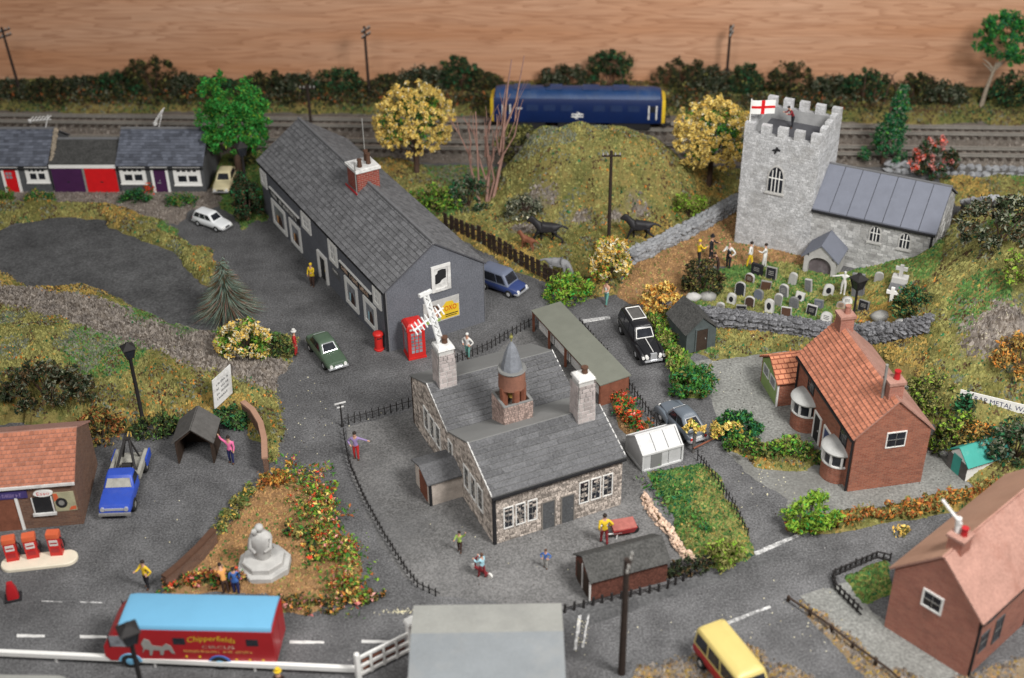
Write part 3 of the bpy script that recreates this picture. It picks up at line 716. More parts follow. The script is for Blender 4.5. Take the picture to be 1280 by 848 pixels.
# crumbs of scenic foam, earth and stone over every bed (nobody could count them)
def scatter():
    g = np.random.default_rng(11)
    out = {}
    cells = np.argwhere((HF[:-1, :-1] > -0.06) & (DENS[:-1, :-1] > 0))
    j, i = cells[:, 0], cells[:, 1]
    vis = (YY[j, i] > 45) & (np.abs(XX[j, i]) < 0.46 * YY[j, i] + 4)
    j, i = j[vis], i[vis]
    lam = 1.5 * DENS[j, i] * GS * GS * np.clip(1.35 - (YY[j, i] - 60) / 130, 0.7, 1.4)
    k = g.poisson(lam); j, i = np.repeat(j, k), np.repeat(i, k); n = len(j)
    fx, fy = g.random(n), g.random(n)
    x, y = gx[i] + fx * GS, gy[j] + fy * GS
    z = HF[j, i] * (1 - fx) * (1 - fy) + HF[j, i + 1] * fx * (1 - fy) + HF[j + 1, i] * (1 - fx) * fy + HF[j + 1, i + 1] * fx * fy
    soil, rock = SOIL[j, i], ROCK[j, i]
    a, b, c = NZ3[j, i] + 0.9 * NZ4[j, i], NZ2[j, i] + 0.7 * NZ3[j, i] + NZ4[j, i], g.random(n)
    # 0 grass 1 olive 2 ochre 3 deep 4 orange 5 sand 6 rock 7 grassy green 8 greyish
    mi = np.zeros(n, int)
    mi[:] = np.where(a > 0.22, 2, np.where(a < -0.22, 7, np.where(b > 0.15, 1, 0)))
    mi = np.where((c < 0.14), g.integers(0, 3, n), mi)
    mi = np.where((c > 0.965) & (soil == 0) & (a > 0), 4, mi); mi = np.where((c > 0.92) & (c <= 0.95) & (soil != 1), 3, mi)
    mi = np.where((soil == 4) & (c < 0.85), np.where(b > 0.1, 10, np.where(c < .3, 1, 9)), mi)
    q = NZ1[j, i] + NZ2[j, i]; mi = np.where((q > 0.30) & (c < 0.55) & (soil != 1), np.where(c < .3, 10, 8), mi); mi = np.where((q < -0.36) & (c < 0.5) & (soil != 1), 11, mi)
    mi = np.where((b < -0.35) & (soil == 0) & (c < 0.7), 8, mi)
    mi = np.where((soil == 3) & (c < 0.62), np.where(a > 0.1, 0, 7), mi)
    mi = np.where((soil == 5) & (c < 0.9), np.where(a + (YY[j, i] < 58.5) * 0.5 > 0.35, np.where(c < .5, 0, 7), np.where(c < 0.22, 3, 7)), mi)
    mi = np.where(soil == 6, np.where(c < .4, 5, np.where(c < .8, 6, 2)), mi); mi = np.where((soil == 1) & (c < 0.88), 5, mi)
    mi = np.where((rock > 0.3 + 0.5 * c) & (soil != 6), 6, mi)
    size = np.where(mi == 6, 0.16, np.where(mi == 5, 0.08, 0.118)) * (0.6 + 0.9 * g.random(n)) 
    P = np.stack([x, y, z + size * 0.1], 1)
    V, F = crumbs(P, size, 5)
    me = fast('grass', V, F, [M[q] for q in ('lf_grass', 'lf_olive', 'lf_ochre', 'lf_deep', 'lf_orange', 'sand_crumb', 'rock_crumb', 'lf_grassy', 'lf_greyish', 'lf_dark', 'lf_brown')], np.repeat(mi, 3))
    stuff(place(me, 'grass'))
    # ballast stones along the track bed and the gravel before the cottages
    def beds(name, pts, dens, sz, m, seed):
        p = pix_poly(pts); gg = np.random.default_rng(seed)
        x0, y0 = p.min(0); x1, y1 = p.max(0); n = int((x1 - x0) * (y1 - y0) * dens)
        q = np.stack([gg.uniform(x0, x1, n), gg.uniform(y0, y1, n)], 1)
        q = q[inside_dist(p, q[:, 0], q[:, 1]) > 0]
        q = q[np.abs(q[:, 0]) < 0.46 * q[:, 1] + 3]
        s = sz * (0.5 + gg.random(len(q)))
        V, F = crumbs(np.column_stack([q, np.full(len(q), 0.02)]), s, seed)
        stuff(place(fast(name, V, F, [m]), name))
    beds('ballast', [(-60, 143), (1340, 158), (1340, 209), (930, 205), (262, 199), (-60, 190)], 14, 0.13, M['rock_crumb'], 3)
    beds('gravel', [(-40, 236), (258, 238), (295, 250), (240, 262), (222, 280), (130, 260), (-40, 256)], 34, 0.10, M['rock_crumb'], 4)
scatter()
# ------------------------------------------------------------------ the wooden board behind the layout
def pine_mat():
    m, nt, b = _base('pine_board', 0.62, 0.35, 0)
    tc = _n(nt, 'ShaderNodeTexCoord'); mp = _n(nt, 'ShaderNodeMapping'); mp.inputs['Scale'].default_value = (0.045, 1, 0.55)
    nt.links.new(tc.outputs['Object'], mp.inputs['Vector'])
    n0 = _n(nt, 'ShaderNodeTexNoise'); n0.inputs['Scale'].default_value = 0.9; n0.inputs['Detail'].default_value = 3; n0.inputs['Roughness'].default_value = 0.5
    nt.links.new(mp.outputs[0], n0.inputs['Vector'])
    k = _math(nt, 'MULTIPLY', n0.outputs['Fac'], 15.0)
    band = _math(nt, 'FRACT', k)
    line = _ramp(nt, band, 0.55, 1.0)
    m2 = _n(nt, 'ShaderNodeMapping'); m2.inputs['Scale'].default_value = (0.12, 1, 3.6); nt.links.new(tc.outputs['Object'], m2.inputs['Vector'])
    fine = _noise(nt, m2.outputs[0], 1.0, 5, 0.65)
    broad = _noise(nt, mp.outputs[0], 0.5, 3)
    c = _mix(nt, _ramp(nt, broad, 0.35, 0.65), (0.52, 0.255, 0.135), (0.62, 0.37, 0.24))
    c = _mix(nt, _math(nt, 'MULTIPLY', line, 0.5), c, (0.28, 0.115, 0.055))
    c = _mix(nt, _math(nt, 'MULTIPLY', _ramp(nt, fine, 0.42, 0.66), 0.42), c, (0.33, 0.16, 0.085))
    nt.links.new(c, b.inputs['Base Color'])
    _bump(nt, b, fine, 0.12, 0.03)
    return m
bd = thing('wooden_backboard', 'long pine board with wavy horizontal grain standing behind the railway', 'board', (0, 126.6, 0), R(-3.6))
MB().box(-75, 0, -0.3, 75, 0.8, 17).build('board_panel', pine_mat(), bd)

# ------------------------------------------------------------------ railway tracks
def track(x0, x1, yl, yr, label):
    ang = math.atan2(yr - yl, x1 - x0); L = math.hypot(x1 - x0, yr - yl)
    t = thing('railway_track', label, 'railway track', (x0, yl, 0.02), ang, 'parallel railway tracks before the backboard')
    for s in (-0.72, 0.72):
        r = MB(); r.box(0, s - 0.16, 0.17, L, s + 0.16, 0.21); r.box(0, s - 0.05, 0.21, L, s + 0.05, 0.36); r.box(0, s - 0.10, 0.36, L, s + 0.10, 0.46)
        r.build('rail', M['rail'], t)
    me = MB().box(-0.15, -1.35, 0.0, 0.15, 1.35, 0.17).mesh('sleeper', M['sleeper'])
    for i in range(int(L / 0.78)):
        place(me, 'sleeper', t, (0.4 + i * 0.78, rnd.uniform(-0.05, 0.05), 0), (0, 0, rnd.uniform(-0.02, 0.02)))
    return t
track(-62, 62, 120.1, 111.4, 'railway track carrying the blue diesel locomotive, nearest the wooden board')
track(-60, 60, 115.2, 107.0, 'empty railway track nearer the cottages, running behind the church tower')

# ------------------------------------------------------------------ row of cottages and garages
def cottages():
    a = flat(0, 240); rz = R(-2.0)
    ca, sa = math.cos(rz), math.sin(rz)
    def loc(x): return (a.x + ca * x, a.y + sa * x, 0)
    def cottage(x0, x1, label, parts):
        L = x1 - x0
        t = thing('cottage', label, 'cottage', loc(x0), rz, 'row of slate roofed cottages below the railway')
        gable_walls(t, L, 6.0, 2.6, 4.5, M['render_dark'])
        gable_roof(t, 0, L, 0, 6.0, 2.65, 4.55, M['slate_under'], 'x', 0.08, 0.08, (0.30, 0.42), M['slate_blue'], lj=0.12, eave=0.22, cap=M['ridge_grey'])
        g = MB(); g.box(-0.05, -0.36, 2.30, L + 0.05, -0.24, 2.42); g.build('gutter', M['black'], t)
        W = Wall((0, 0), 0)
        for k, u0, u1, z0, z1, c in parts:
            if k == 'w':
                f = MB(); W.box(f, u0 - x0, u1 - x0, z0, z1, 0, 0.09); w = f.build('window', M['white'], t)
                n = 4; ww = (u1 - u0 - 0.5)
                p = MB()
                for i in range(n): W.box(p, u0 - x0 + 0.25 + ww * i / n + 0.08, u0 - x0 + 0.25 + ww * (i + 1) / n - 0.08, z1 - 0.42, z1 - 0.24, 0.08, 0.094)
                for i in range(2):
                    q = MB(); W.box(q, u0 - x0 + 0.28 + i * ww / 2 + 0.1, u0 - x0 + 0.25 + (i + 1) * ww / 2 - 0.07, z0 + 0.30, z0 + 0.86, 0.08, 0.095); q.build('pane', M['glass'], w)
                p.build('fanlight', M['glass'], w)
                s = MB(); W.box(s, u0 - x0 - 0.05, u1 - x0 + 0.05, z0 - 0.1, z0, 0, 0.16); s.build('sill', M['white'], w)
            else:
                f = MB(); W.box(f, u0 - x0, u0 - x0 + 0.22, 0, z1, 0, 0.10); W.box(f, u1 - x0 - 0.22, u1 - x0, 0, z1, 0, 0.10); W.box(f, u0 - x0 + 0.22, u1 - x0 - 0.22, z1 - 0.22, z1, 0, 0.10)
                fr = f.build('door_frame', M['white'], t)
                d = MB(); W.box(d, u0 - x0 + 0.22, u1 - x0 - 0.22, 0, z1 - 0.22, 0, 0.05); dd = d.build('door', M[c], t)
                h = MB()
                if c == 'red_bright':
                    for hx in (0, 1):
                        for hz in (0, 1): W.box(h, u0 - x0 + 0.34 + hx * 0.30, u0 - x0 + 0.58 + hx * 0.30, 1.3 + hz * 0.34, 1.56 + hz * 0.34, 0.05, 0.062)
                    h.build('pane', M['glass_grey'], dd)
                else:
                    W.box(h, u0 - x0 + 0.66, u0 - x0 + 0.72, 1.05, 1.18, 0.05, 0.08); W.box(h, u0 - x0 + 0.45, u0 - x0 + 0.75, 0.85, 0.92, 0.05, 0.065); h.build('handle', M['chrome'], dd)
        return t
    c1 = cottage(-5.2, 4.7, 'slate cottage with bright red front door, beside the purple garage', [('d', 0.55, 2.05, 0, 2.45, 'red_bright'), ('w', 2.65, 5.0 - 0.35, 0.95, 2.42, 0), ('w', -3.4, -1.3, 0.95, 2.42, 0)])
    c2 = cottage(10.75, 18.2, 'slate cottage with purple front door between two white windows', [('w', 10.9, 13.15, 0.85, 2.42, 0), ('d', 13.6, 15.1, 0, 2.45, 'purple'), ('w', 15.55, 17.9, 0.72, 2.38, 0)])
    # stepped gable of rough stone against the garage
    w = MB(); w.yprism([(0, 0), (6.0, 0), (6.0, 2.7), (3.0, 4.9), (0, 2.7)], 0, 0.1)
    for (cot, ax) in ((c1, 9.2), (c2, 3.2)):
        ae = MB(); b = Vector((ax, 3.0, 4.6))
        top = b + Vector((0.5, 0, 1.3))
        ae.tube([b, top], 0.05, 6)
        if ax > 5: dr = Vector((1.9, 0, 0.15)); base = b + Vector((-1.2, 0, 0.75))
        else: dr = Vector((0.9, 0, 1.2)); base = b + Vector((-0.2, 0, 0.5))
        ae.tube([base, base + dr], 0.05, 6)
        for i in range(6):
            q = base + dr * (i + 0.4) / 6.0
            ae.tube([q + Vector((-0.1, -0.35, 0.1)), q + Vector((0.1, 0.35, 0.22))], 0.045, 5)
        ae.blob(base, 0.2, 6, 4, 0.2)
        ae.build('tv_aerial', M['white_worn'], cot)
    t = thing('garage_pair', 'low garage block with one purple and one red door under a white lintel', 'garage', loc(4.85), rz)
    L = 5.8
    gable_walls(t, L, 5.0, 2.5, 3.7, M['render_dark'])
    gable_roof(t, 0, L, 0, 5.0, 2.72, 3.75, M['shed_roof'], 'x', 0.02, 0.08, None, eave=0.1, ry=2.6, cap=M['ridge_grey'])
    MB().box(0, -0.14, 2.32, L, 0, 2.62).build('lintel', M['white'], t)
    MB().box(2.80, -0.1, 0, 2.98, -0.0, 2.32).build('post', M['grey_metal'], t)
    for x0, x1, c, l in ((0.1, 2.78, 'purple', 'purple garage door'), (3.0, 5.7, 'red_bright', 'red garage door')):
        d = MB().box(x0, -0.07, 0, x1, 0, 2.31).build('garage_door', M[c], t); d['label'] = l + ' below the white lintel'
        MB().box((x0 + x1) / 2 - 0.12, -0.10, 0.95, (x0 + x1) / 2 + 0.12, -0.07, 1.03).build('handle', M['black'], d)
    # rough gable end stones beside the left cottage
    g = MB()
    for i in range(9):
        k = i / 8; g.blob((0.12, 0.4 + 2.4 * k, 2.75 + 1.75 * k), (0.22, 0.3, 0.28), 6, 4, 0.3)
    g.build('gable_stone', M['bark_pale'], t)
cottages()

# ------------------------------------------------------------------ the grey public house
def inn():
    o = flat(487, 440)
    t = thing('village_inn', 'long dark grey inn with slate roof, brick chimney and white framed windows', 'inn', (o.x, o.y, 0), R(29.3))
    L, D, ez, rz = 7.7, 24.3, 5.0, 7.65
    gable_walls(t, L, D, ez, rz, M['render_grey'], 'y')
    gable_roof(t, 0, L, 0, D, ez, rz, M['slate_under'], 'y', 0.12, 0.10, (0.36, 0.33), M['slate'], lj=0.12, eave=0.16, cap=M['ridge_grey'])
    mb = MB(); mb.box(-0.16, 0.05, 4.66, -0.03, D, 4.80); mb.tube([(-0.08, 0.08, 0.05), (-0.08, 0.08, 4.7)], 0.08, 8); mb.build('gutter', M['black'], t)
    mb = MB(); mb.box(L + 0.02, -0.03, 0, L + 0.06, 0.10, 4.9); mb.box(-0.02, -0.04, 0, 0.06, -0.005, 4.9); mb.build('corner_trim', M['ridge_grey'], t)
    F = Wall((0, 0), 0)
    # gable window with a torn dark opening
    f = MB()
    for a in ((3.55, 3.78, 3.75, 5.85), (4.82, 5.05, 3.75, 5.85), (3.78, 4.82, 5.62, 5.85), (3.78, 4.82, 3.75, 3.98)): F.box(f, a[0], a[1], a[2], a[3], 0, 0.10)
    w = f.build('window', M['white_worn'], t); w['label'] = 'upper gable window with a torn dark hole behind its white frame'
    p = MB(); F.box(p, 3.78, 4.82, 3.98, 5.62, 0.0, 0.02); p.build('pane', M['white_worn'], w)
    p = MB(); F.poly(p, [(3.84, 4.4), (3.95, 4.36), (4.2, 4.42), (4.38, 4.62), (4.7, 4.72), (4.72, 5.4), (4.4, 5.48), (4.1, 5.42), (4.02, 5.2), (3.86, 5.1)], 0.02, 0.03); p.build('hole', M['black'], w)
    # enamel poster on the gable
    p = MB(); F.box(p, 2.8, 5.65, 1.25, 3.05, 0, 0.05); po = p.build('poster', M['stone_pale'], t); po['label'] = 'poster with a dark haired face and a yellow patch on the gable'
    p = MB(); F.poly(p, [(4.15, 1.35), (5.6, 1.35), (5.6, 2.35), (5.25, 2.4), (5.1, 2.7), (4.6, 2.75), (4.4, 2.5), (4.1, 2.3)], 0.05, 0.062); p.build('yellow_patch', M['yellow'], po)
    p = MB(); F.poly(p, [(3.6 + 0.52 * math.cos(a * PI / 8), 2.1 + 0.62 * math.sin(a * PI / 8)) for a in range(16)], 0.05, 0.060); p.build('hair_print', M['brown'], po)
    p = MB(); F.poly(p, [(3.62 + 0.34 * math.cos(a * PI / 8), 1.98 + 0.42 * math.sin(a * PI / 8)) for a in range(16)], 0.060, 0.070); p.build('face_print', M['skin'], po)
    p = MB(); F.poly(p, [(2.95, 1.3), (4.1, 1.3), (4.1, 1.5), (3.8, 1.62), (3.3, 1.6), (2.95, 1.5)], 0.05, 0.066); p.build('shoulder_print', M['cl_green'], po)
    lettering('OXO', 0.95, F.p(4.45, 1.98, 0.0), F.U, (0, 0, 1), M['red_bright'], 'lettering', po, 0.085, 0.42)
    p = MB(); F.box(p, 4.5, 5.5, 1.62, 1.70, 0.062, 0.07); F.box(p, 4.5, 5.4, 1.48, 1.54, 0.062, 0.07); p.build('small_print', M['black'], po)
    # street side: u runs from the far end towards the gable
    Sd = Wall((0, D), -PI / 2)
    def su(y): return D - y
    def pict(y0, y1, z0, z1, kind):
        f = MB(); u0, u1 = su(y1), su(y0); b = 0.30
        Sd.box(f, u0, u0 + b, z0, z1, 0, 0.10); Sd.box(f, u1 - b, u1, z0, z1, 0, 0.10); Sd.box(f, u0 + b, u1 - b, z1 - b, z1, 0, 0.10); Sd.box(f, u0 + b, u1 - b, z0, z0 + b, 0, 0.10)
        w = f.build('window', M['white'], t)
        p = MB(); Sd.box(p, u0 + b, u1 - b, z0 + b, z1 - b, 0, 0.03); p.build('pane', M[kind], w)
        if kind == 'glass_grey':
            q = MB(); k = (u1 - u0)
            Sd.poly(q, [(u0 + 0.38 * k, z0 + b), (u0 + 0.72 * k, z0 + b), (u0 + 0.66 * k, z0 + 1.0), (u0 + 0.55 * k, z0 + 1.35), (u0 + 0.42 * k, z0 + 1.1)], 0.03, 0.04)
            q.build('display', M['cl_brown'], w)
            q = MB(); Sd.box(q, u0 + 0.3 * k, u0 + 0.5 * k, z0 + b + 0.1, z0 + 1.1, 0.03, 0.037); q.build('notice', M['cl_orange'] if y0 > 12 else M['cl_lblue'], w)
        else:
            q = MB(); Sd.box(q, (u0 + u1) / 2 - 0.04, (u0 + u1) / 2 + 0.04, z0 + b, z1 - b, 0.03, 0.05); Sd.box(q, u0 + b, u1 - b, (z0 + z1) / 2 - 0.04, (z0 + z1) / 2 + 0.04, 0.03, 0.052); q.build('glazing_bar', M['white'], w)
    for y0, y1, z0, z1, k in ((1.8, 3.95, 0.55, 2.7, 'glass_grey'), (5.05, 7.3, 0.4, 2.65, 'glass_grey'), (16.0, 18.3, 0.25, 2.45, 'glass_grey'), (19.2, 22.2, 0.2, 2.45, 'glass_grey'),
                              (0.75, 2.05, 3.0, 4.5, 'plastic_white'), (8.45, 10.0, 2.65, 4.45, 'plastic_white'), (13.5, 15.3, 3.0, 4.4, 'plastic_white'), (22.9, 24.2, 2.9, 4.3, 'plastic_white')): pict(y0, y1, z0, z1, k)
    f = MB(); a, b = su(12.45), su(10.7)
    Sd.box(f, a, a + 0.25, 0, 2.35, 0, 0.16); Sd.box(f, b - 0.25, b, 0, 2.35, 0, 0.16); Sd.box(f, a + 0.25, b - 0.25, 2.1, 2.35, 0, 0.16); f.build('door_frame', M['white'], t)
    d = MB(); Sd.box(d, a + 0.25, b - 0.25, 0, 2.1, 0, 0.04); d = d.build('door', M['black'], t)
    h = MB(); Sd.box(h, b - 0.5, b - 0.4, 1.0, 1.15, 0.04, 0.1); h.build('handle', M['yellow'], d)
    for y0, y1, z0, z1 in ((2.4, 8.0, 2.88, 3.5), (15.9, 22.3, 2.75, 3.4)):
        b = MB(); Sd.box(b, su(y1), su(y0), z0, z1, 0, 0.09); sb = b.build('sign_board', M['black'], t)
        e = MB(); Sd.box(e, su(y1), su(y0), z1, z1 + 0.09, 0, 0.13); e.build('moulding', M['white'], sb)
        marks((y1 - y0) * 0.86, 0.36, Sd.p(su(y1) + (y1 - y0) * 0.06, z0 + 0.13, 0.0), Sd.U, (0, 0, 1), M['pale_flower'] if y0 < 10 else M['white_worn'], sb, 0.10, 3, 3)
    b = MB(); Sd.box(b, su(9.7), su(8.3), 1.55, 2.25, 0, 0.05); sb = b.build('notice_board', M['slate_dark'], t)
    marks(1.1, 0.2, Sd.p(su(9.55), 1.95, 0), Sd.U, (0, 0, 1), M['cl_white'], sb, 0.06, 5)
    # chimney stack across the ridge
    c = MB(); c.box(2.95, 10.6, 6.4, 4.75, 12.4, 8.75); ch = c.build('chimney', M['brick_chimney'], t)
    k = MB(); k.box(2.83, 10.48, 8.75, 4.87, 12.52, 8.95); k.box(2.95, 10.6, 8.95, 4.75, 12.4, 9.02); k.build('chimney_cap', M['white_worn'], ch)
    fl = MB(); fl.obox((2.78, 11.5, 6.95), (0.08, 2.1, 0.5)); fl.build('flashing', M['red_dark'], ch)
    for px, py, h in ((3.4, 11.0, 0.55), (4.2, 11.2, 0.75), (4.3, 11.8, 0.75)):
        k = MB(); k.lathe([(0.17, 9.0), (0.19, 9.1), (0.15, 9.0 + h), (0.19, 9.0 + h + 0.02), (0.19, 9.1 + h), (0.12, 9.1 + h)], 10, (px, py, 0)); k.build('chimney_pot', M['brown'], ch, 40)
    k = MB(); k.tube([(2.9, 10.75, 6.7), (2.88, 10.7, 9.6)], 0.05, 6); k.tube([(4.4, 12.2, 8.9), (4.42, 12.3, 12.2)], 0.045, 6); k.build('aerial_pole', M['grey_metal'], ch)
inn()

# ------------------------------------------------------------------ village school
def school():
    o = flat(618, 681)
    t = thing('village_school', 'flint school with two slate roofs, white tall windows and a bell turret', 'school', (o.x, o.y, 0), R(23.9))
    L, D, ez, rz = 8.3, 13.0, 3.72, 5.15
    H2 = D / 2
    w = MB(); th = 0.12
    w.box(0, 0, -0.05, L, th, ez); w.box(0, D - th, -0.05, L, D, ez)
    gp = [(th, -0.05), (D - th, -0.05), (D - th, ez), (D - H2 / 2, rz), (H2, ez), (H2 / 2, rz), (th, ez)]
    # side walls as two gables each, kept convex
    for x in (0, L - th):
        w.xprism([(th, -0.05), (H2, -0.05), (H2, ez), (H2 / 2, rz), (th, ez)], x, x + th)
        w.xprism([(H2, -0.05), (D - th, -0.05), (D - th, ez), (D - H2 / 2, rz), (H2, ez)], x, x + th)
    wl = w.build('wall', M['mortar_dark'], t)
    st = MB(); rr = random.Random(3)
    lay(st, (0, 0, 0), (1, 0, 0), (0, 0, 1), (0, -1, 0), [(0, 0), (L, 0), (L, ez), (0, ez)], 0.16, 0.24, 0.02, 0.8, 0.03, 0.5, 0.3, rn=rr)
    for a in (0, H2):
        lay(st, (0, D, 0), (0, -1, 0), (0, 0, 1), (-1, 0, 0), [(a, 0), (a + H2, 0), (a + H2, ez), (a + H2 / 2, rz), (a, ez)], 0.17, 0.25, 0.02, 0.8, 0.03, 0.5, 0.3, rn=rr)
    stuff(st.build('flint', M['flint'], wl, recalc=False))
    q = MB(); q.box(-0.05, -0.06, 0, 0.14, 0.10, ez); q.build('corner_post', M['black'], t)
    q = MB(); q.box(-0.04, D - 0.1, 0, 0.10, D + 0.05, ez); q.build('corner_post', M['wood_dark'], t)
    for k in (0, 1):
        y0 = k * H2
        r = gable_roof(t, 0, L, y0, y0 + H2, ez + 0.02, rz, M['card_grey'], 'x', 0.14, 0.09, (0.40, 1.6), M['slate_dark'], lj=0.35, eave=0.18 if k == 0 else 0.0, back_tiles=False, gap=0.02, tilt=0.045, relief=0.012)
        v = MB()
        for x in (-0.17, L + 0.10):
            v.extr([(x, y0 - (0.18 if k == 0 else 0), ez + 0.0), (x, y0 + H2 / 2, rz + 0.06), (x, y0 + H2 / 2, rz + 0.15), (x, y0 - (0.18 if k == 0 else 0), ez + 0.08)], (0.05, 0, 0))
        stuff(v.build('verge', M['white_worn'], r))
    g = MB(); g.box(-0.12, -0.30, ez - 0.20, L + 0.12, -0.17, ez - 0.06); g.build('gutter', M['black'], t)
    F = Wall((0, 0), 0); Sd = Wall((0, D), -PI / 2)
    for u in (0.6, 1.36, 2.12): window(t, F, u, u + 0.62, 0.98, 2.55, 2, 3, M['white'], M['glass'], 0.06, 0.06)
    for u in (5.45, 6.23, 7.01): window(t, F, u, u + 0.66, 1.08, 2.72, 2, 3, M['white'], M['glass'], 0.06, 0.06)
    for u in (3.08, 4.33):
        d = MB(); F.box(d, u, u + 0.76, 0.02, 2.02, 0.01, 0.05); dd = d.build('door', M['render_dark'], t)
        f = MB(); F.box(f, u - 0.07, u - 0.003, 0, 2.09, 0, 0.075); F.box(f, u + 0.763, u + 0.83, 0, 2.09, 0, 0.075); F.box(f, u - 0.003, u + 0.763, 2.023, 2.09, 0, 0.075); f.build('door_frame', M['mortar'], dd)
        h = MB(); F.box(h, u + 0.62, u + 0.68, 0.95, 1.05, 0.05, 0.09); h.build('handle', M['grey_metal'], dd)
    for y in (1.45, 2.5, 3.5): window(t, Sd, D - y - 0.82, D - y, 1.2, 2.95, 2, 3, M['white'], M['glass'], 0.09, 0.08)
    window(t, Sd, D - 6.75, D - 6.05, 1.6, 3.1, 2, 3, M['white'], M['glass'], 0.09, 0.08)
    for y in (8.1, 9.1, 10.1): window(t, Sd, D - y - 0.82, D - y, 1.15, 2.85, 2, 3, M['white'], M['glass'], 0.09, 0.08)
    # lean-to porch on the street side
    x0, y0, y1 = -2.1, 4.75, 7.2
    w = MB(); w.box(x0, y0, 0, -0.01, y0 + 0.1, 1.75); w.box(x0, y1 - 0.1, 0, -0.01, y1, 1.75); w.box(x0, y0 + 0.1, 0, x0 + 0.1, y1 - 0.1, 1.75)
    pw = w.build('porch', M['flint'], t)
    d = MB(); d.box(x0 - 0.04, 5.2, 0, x0, 6.4, 1.65); d.build('porch_door', M['rust'], pw)
    c = MB(); c.box(x0 - 0.03, y0 - 0.03, 0, x0 + 0.12, y0 + 0.12, 1.74); c.build('porch_post', M['black'], pw)
    r = MB(); rgx = (y0 + y1) / 2
    for s in (-1, 1):
        e = rgx + s * ((y1 - y0) / 2 + 0.15)
        r.hexa([(x0 - 0.18, e, 1.70), (0, e, 1.70), (0, rgx, 2.2), (x0 - 0.18, rgx, 2.2), (x0 - 0.18, e, 1.8), (0, e, 1.8), (0, rgx, 2.3), (x0 - 0.18, rgx, 2.3)])
    r.build('porch_roof', M['slate_dark'], pw)
    # chimneys: one with the tall aerial, one plain
    for cx, cy, zb, zt, aerial in ((1.05, 9.7, 4.5, 7.75, True), (7.15, 3.0, 4.3, 7.9, False)):
        c = MB(); s = 0.52
        c.loft([[(cx + sx * (s + e), cy + sy * (s + e), z) for sx, sy in ((-1, -1), (1, -1), (1, 1), (-1, 1))] for z, e in ((zb, 0.06), (zb + 1.9, 0.04), (zt, -0.06))])
        ch = c.build('chimney', M['stone_pale'], t)
        sb = MB(); q = s + 0.05
        for O_, U_ in (((cx - q, cy - q - 0.005, zb), (1, 0, 0)), ((cx + q + 0.005, cy - q, zb), (0, 1, 0)), ((cx - q - 0.005, cy + q, zb), (0, -1, 0))):
            lay(sb, O_, U_, (0, 0, 1), Vector(U_).cross(Vector((0, 0, 1))), [(0, 0.0), (2 * q, 0.0), (2 * q - 0.06, zt - zb - 0.3), (0.06, zt - zb - 0.3)], 0.30, 0.42, 0.012, 0.6, 0.035, 0.4, 0.2, rn=rr)
        stuff(sb.build('chimney_stone', mat('chimney_stone', (0.40, 0.35, 0.335), 0.9, 0.15, 2, island=0.25), ch, recalc=False))
        k = MB(); k.loft([[(cx + sx * e, cy + sy * e, z) for sx, sy in ((-1, -1), (1, -1), (1, 1), (-1, 1))] for z, e in ((zt - 0.06, 0.56), (zt + 0.10, 0.52), (zt + 0.2, 0.36))]); k.build('chimney_cap', M['white_worn'], ch)
        p = MB(); p.lathe([(0.20, zt + 0.15), (0.17, zt + 0.5), (0.21, zt + 0.52), (0.21, zt + 0.62), (0.12, zt + 0.62)], 10, (cx + 0.1, cy, 0)); p.build('chimney_pot', M['brown'], ch, 40)
        if aerial:
            a = MB(); b = Vector((cx - 0.1, cy + 0.1, zt + 0.1)); tp = b + Vector((-0.75, 0.22, 3.6))
            sd = Vector((0.28, 0.08, 0.0))
            for s_ in (-1, 1): a.tube([b + sd * 0.6 * s_, b + (tp - b) * 0.5 + sd * 0.55 * s_, tp + sd * 0.5 * s_], 0.075, 6)
            a.loft([[c_ + Vector((0, .05, 0)) + sd * e * .55 + Vector((0, dy, 0)) for e, dy in ((-1, 0), (1, 0), (1, .04), (-1, .04))] for c_ in (b, b + (tp - b) * .5, tp)])
            for i in range(11):
                q0 = b + (tp - b) * (i + 0.5) / 11; s_ = 1 if i % 2 else -1
                a.tube([q0 + sd * 0.58 * s_, q0 - sd * 0.55 * s_ + Vector((0, 0, 0.35))], 0.05, 5)
            a.obox(tp + Vector((0, 0, 0.05)), (0.9, 0.2, 0.2), 0.3)
            c0 = b + (tp - b) * 0.42
            bo0, bo1 = c0 + Vector((-1.5, -0.4, 0.1)), c0 + Vector((0.75, 0.4, 0.65)); a.tube([bo0, bo1], 0.06, 6)
            for i in range(9):
                q0 = bo0 + (bo1 - bo0) * (i + 0.3) / 9; a.tube([q0 + Vector((0.12, -0.2, -0.26)), q0 + Vector((-0.12, 0.2, 0.30))], 0.05, 5)
            a.build('tv_aerial', mat('aerial_white', (0.66, 0.66, 0.65), 0.7, 0.1, 3, 9, 0.1, 0.2, stain=(0.36, 0.37, 0.37), stain_amt=0.8), ch)
    # bell turret standing in the valley
    bx0, bx1, by0, by1, zb, zt = 2.75, 4.6, 4.5, 6.35, 3.9, 5.95
    b = MB()
    for q in ((bx0, by0, bx1, by0 + 0.12), (bx0, by1 - 0.12, bx1, by1), (bx0, by0 + 0.12, bx0 + 0.12, by1 - 0.12), (bx1 - 0.12, by0 + 0.12, bx1, by1 - 0.12)): b.box(q[0], q[1], zb, q[2], q[3], zt)
    b.box(bx0 + 0.1, by0 + 0.1, zt - 0.45, bx1 - 0.1, by1 - 0.1, zt - 0.3)
    tb = b.build('bell_turret', M['mortar_dark'], t)
    sb = MB()
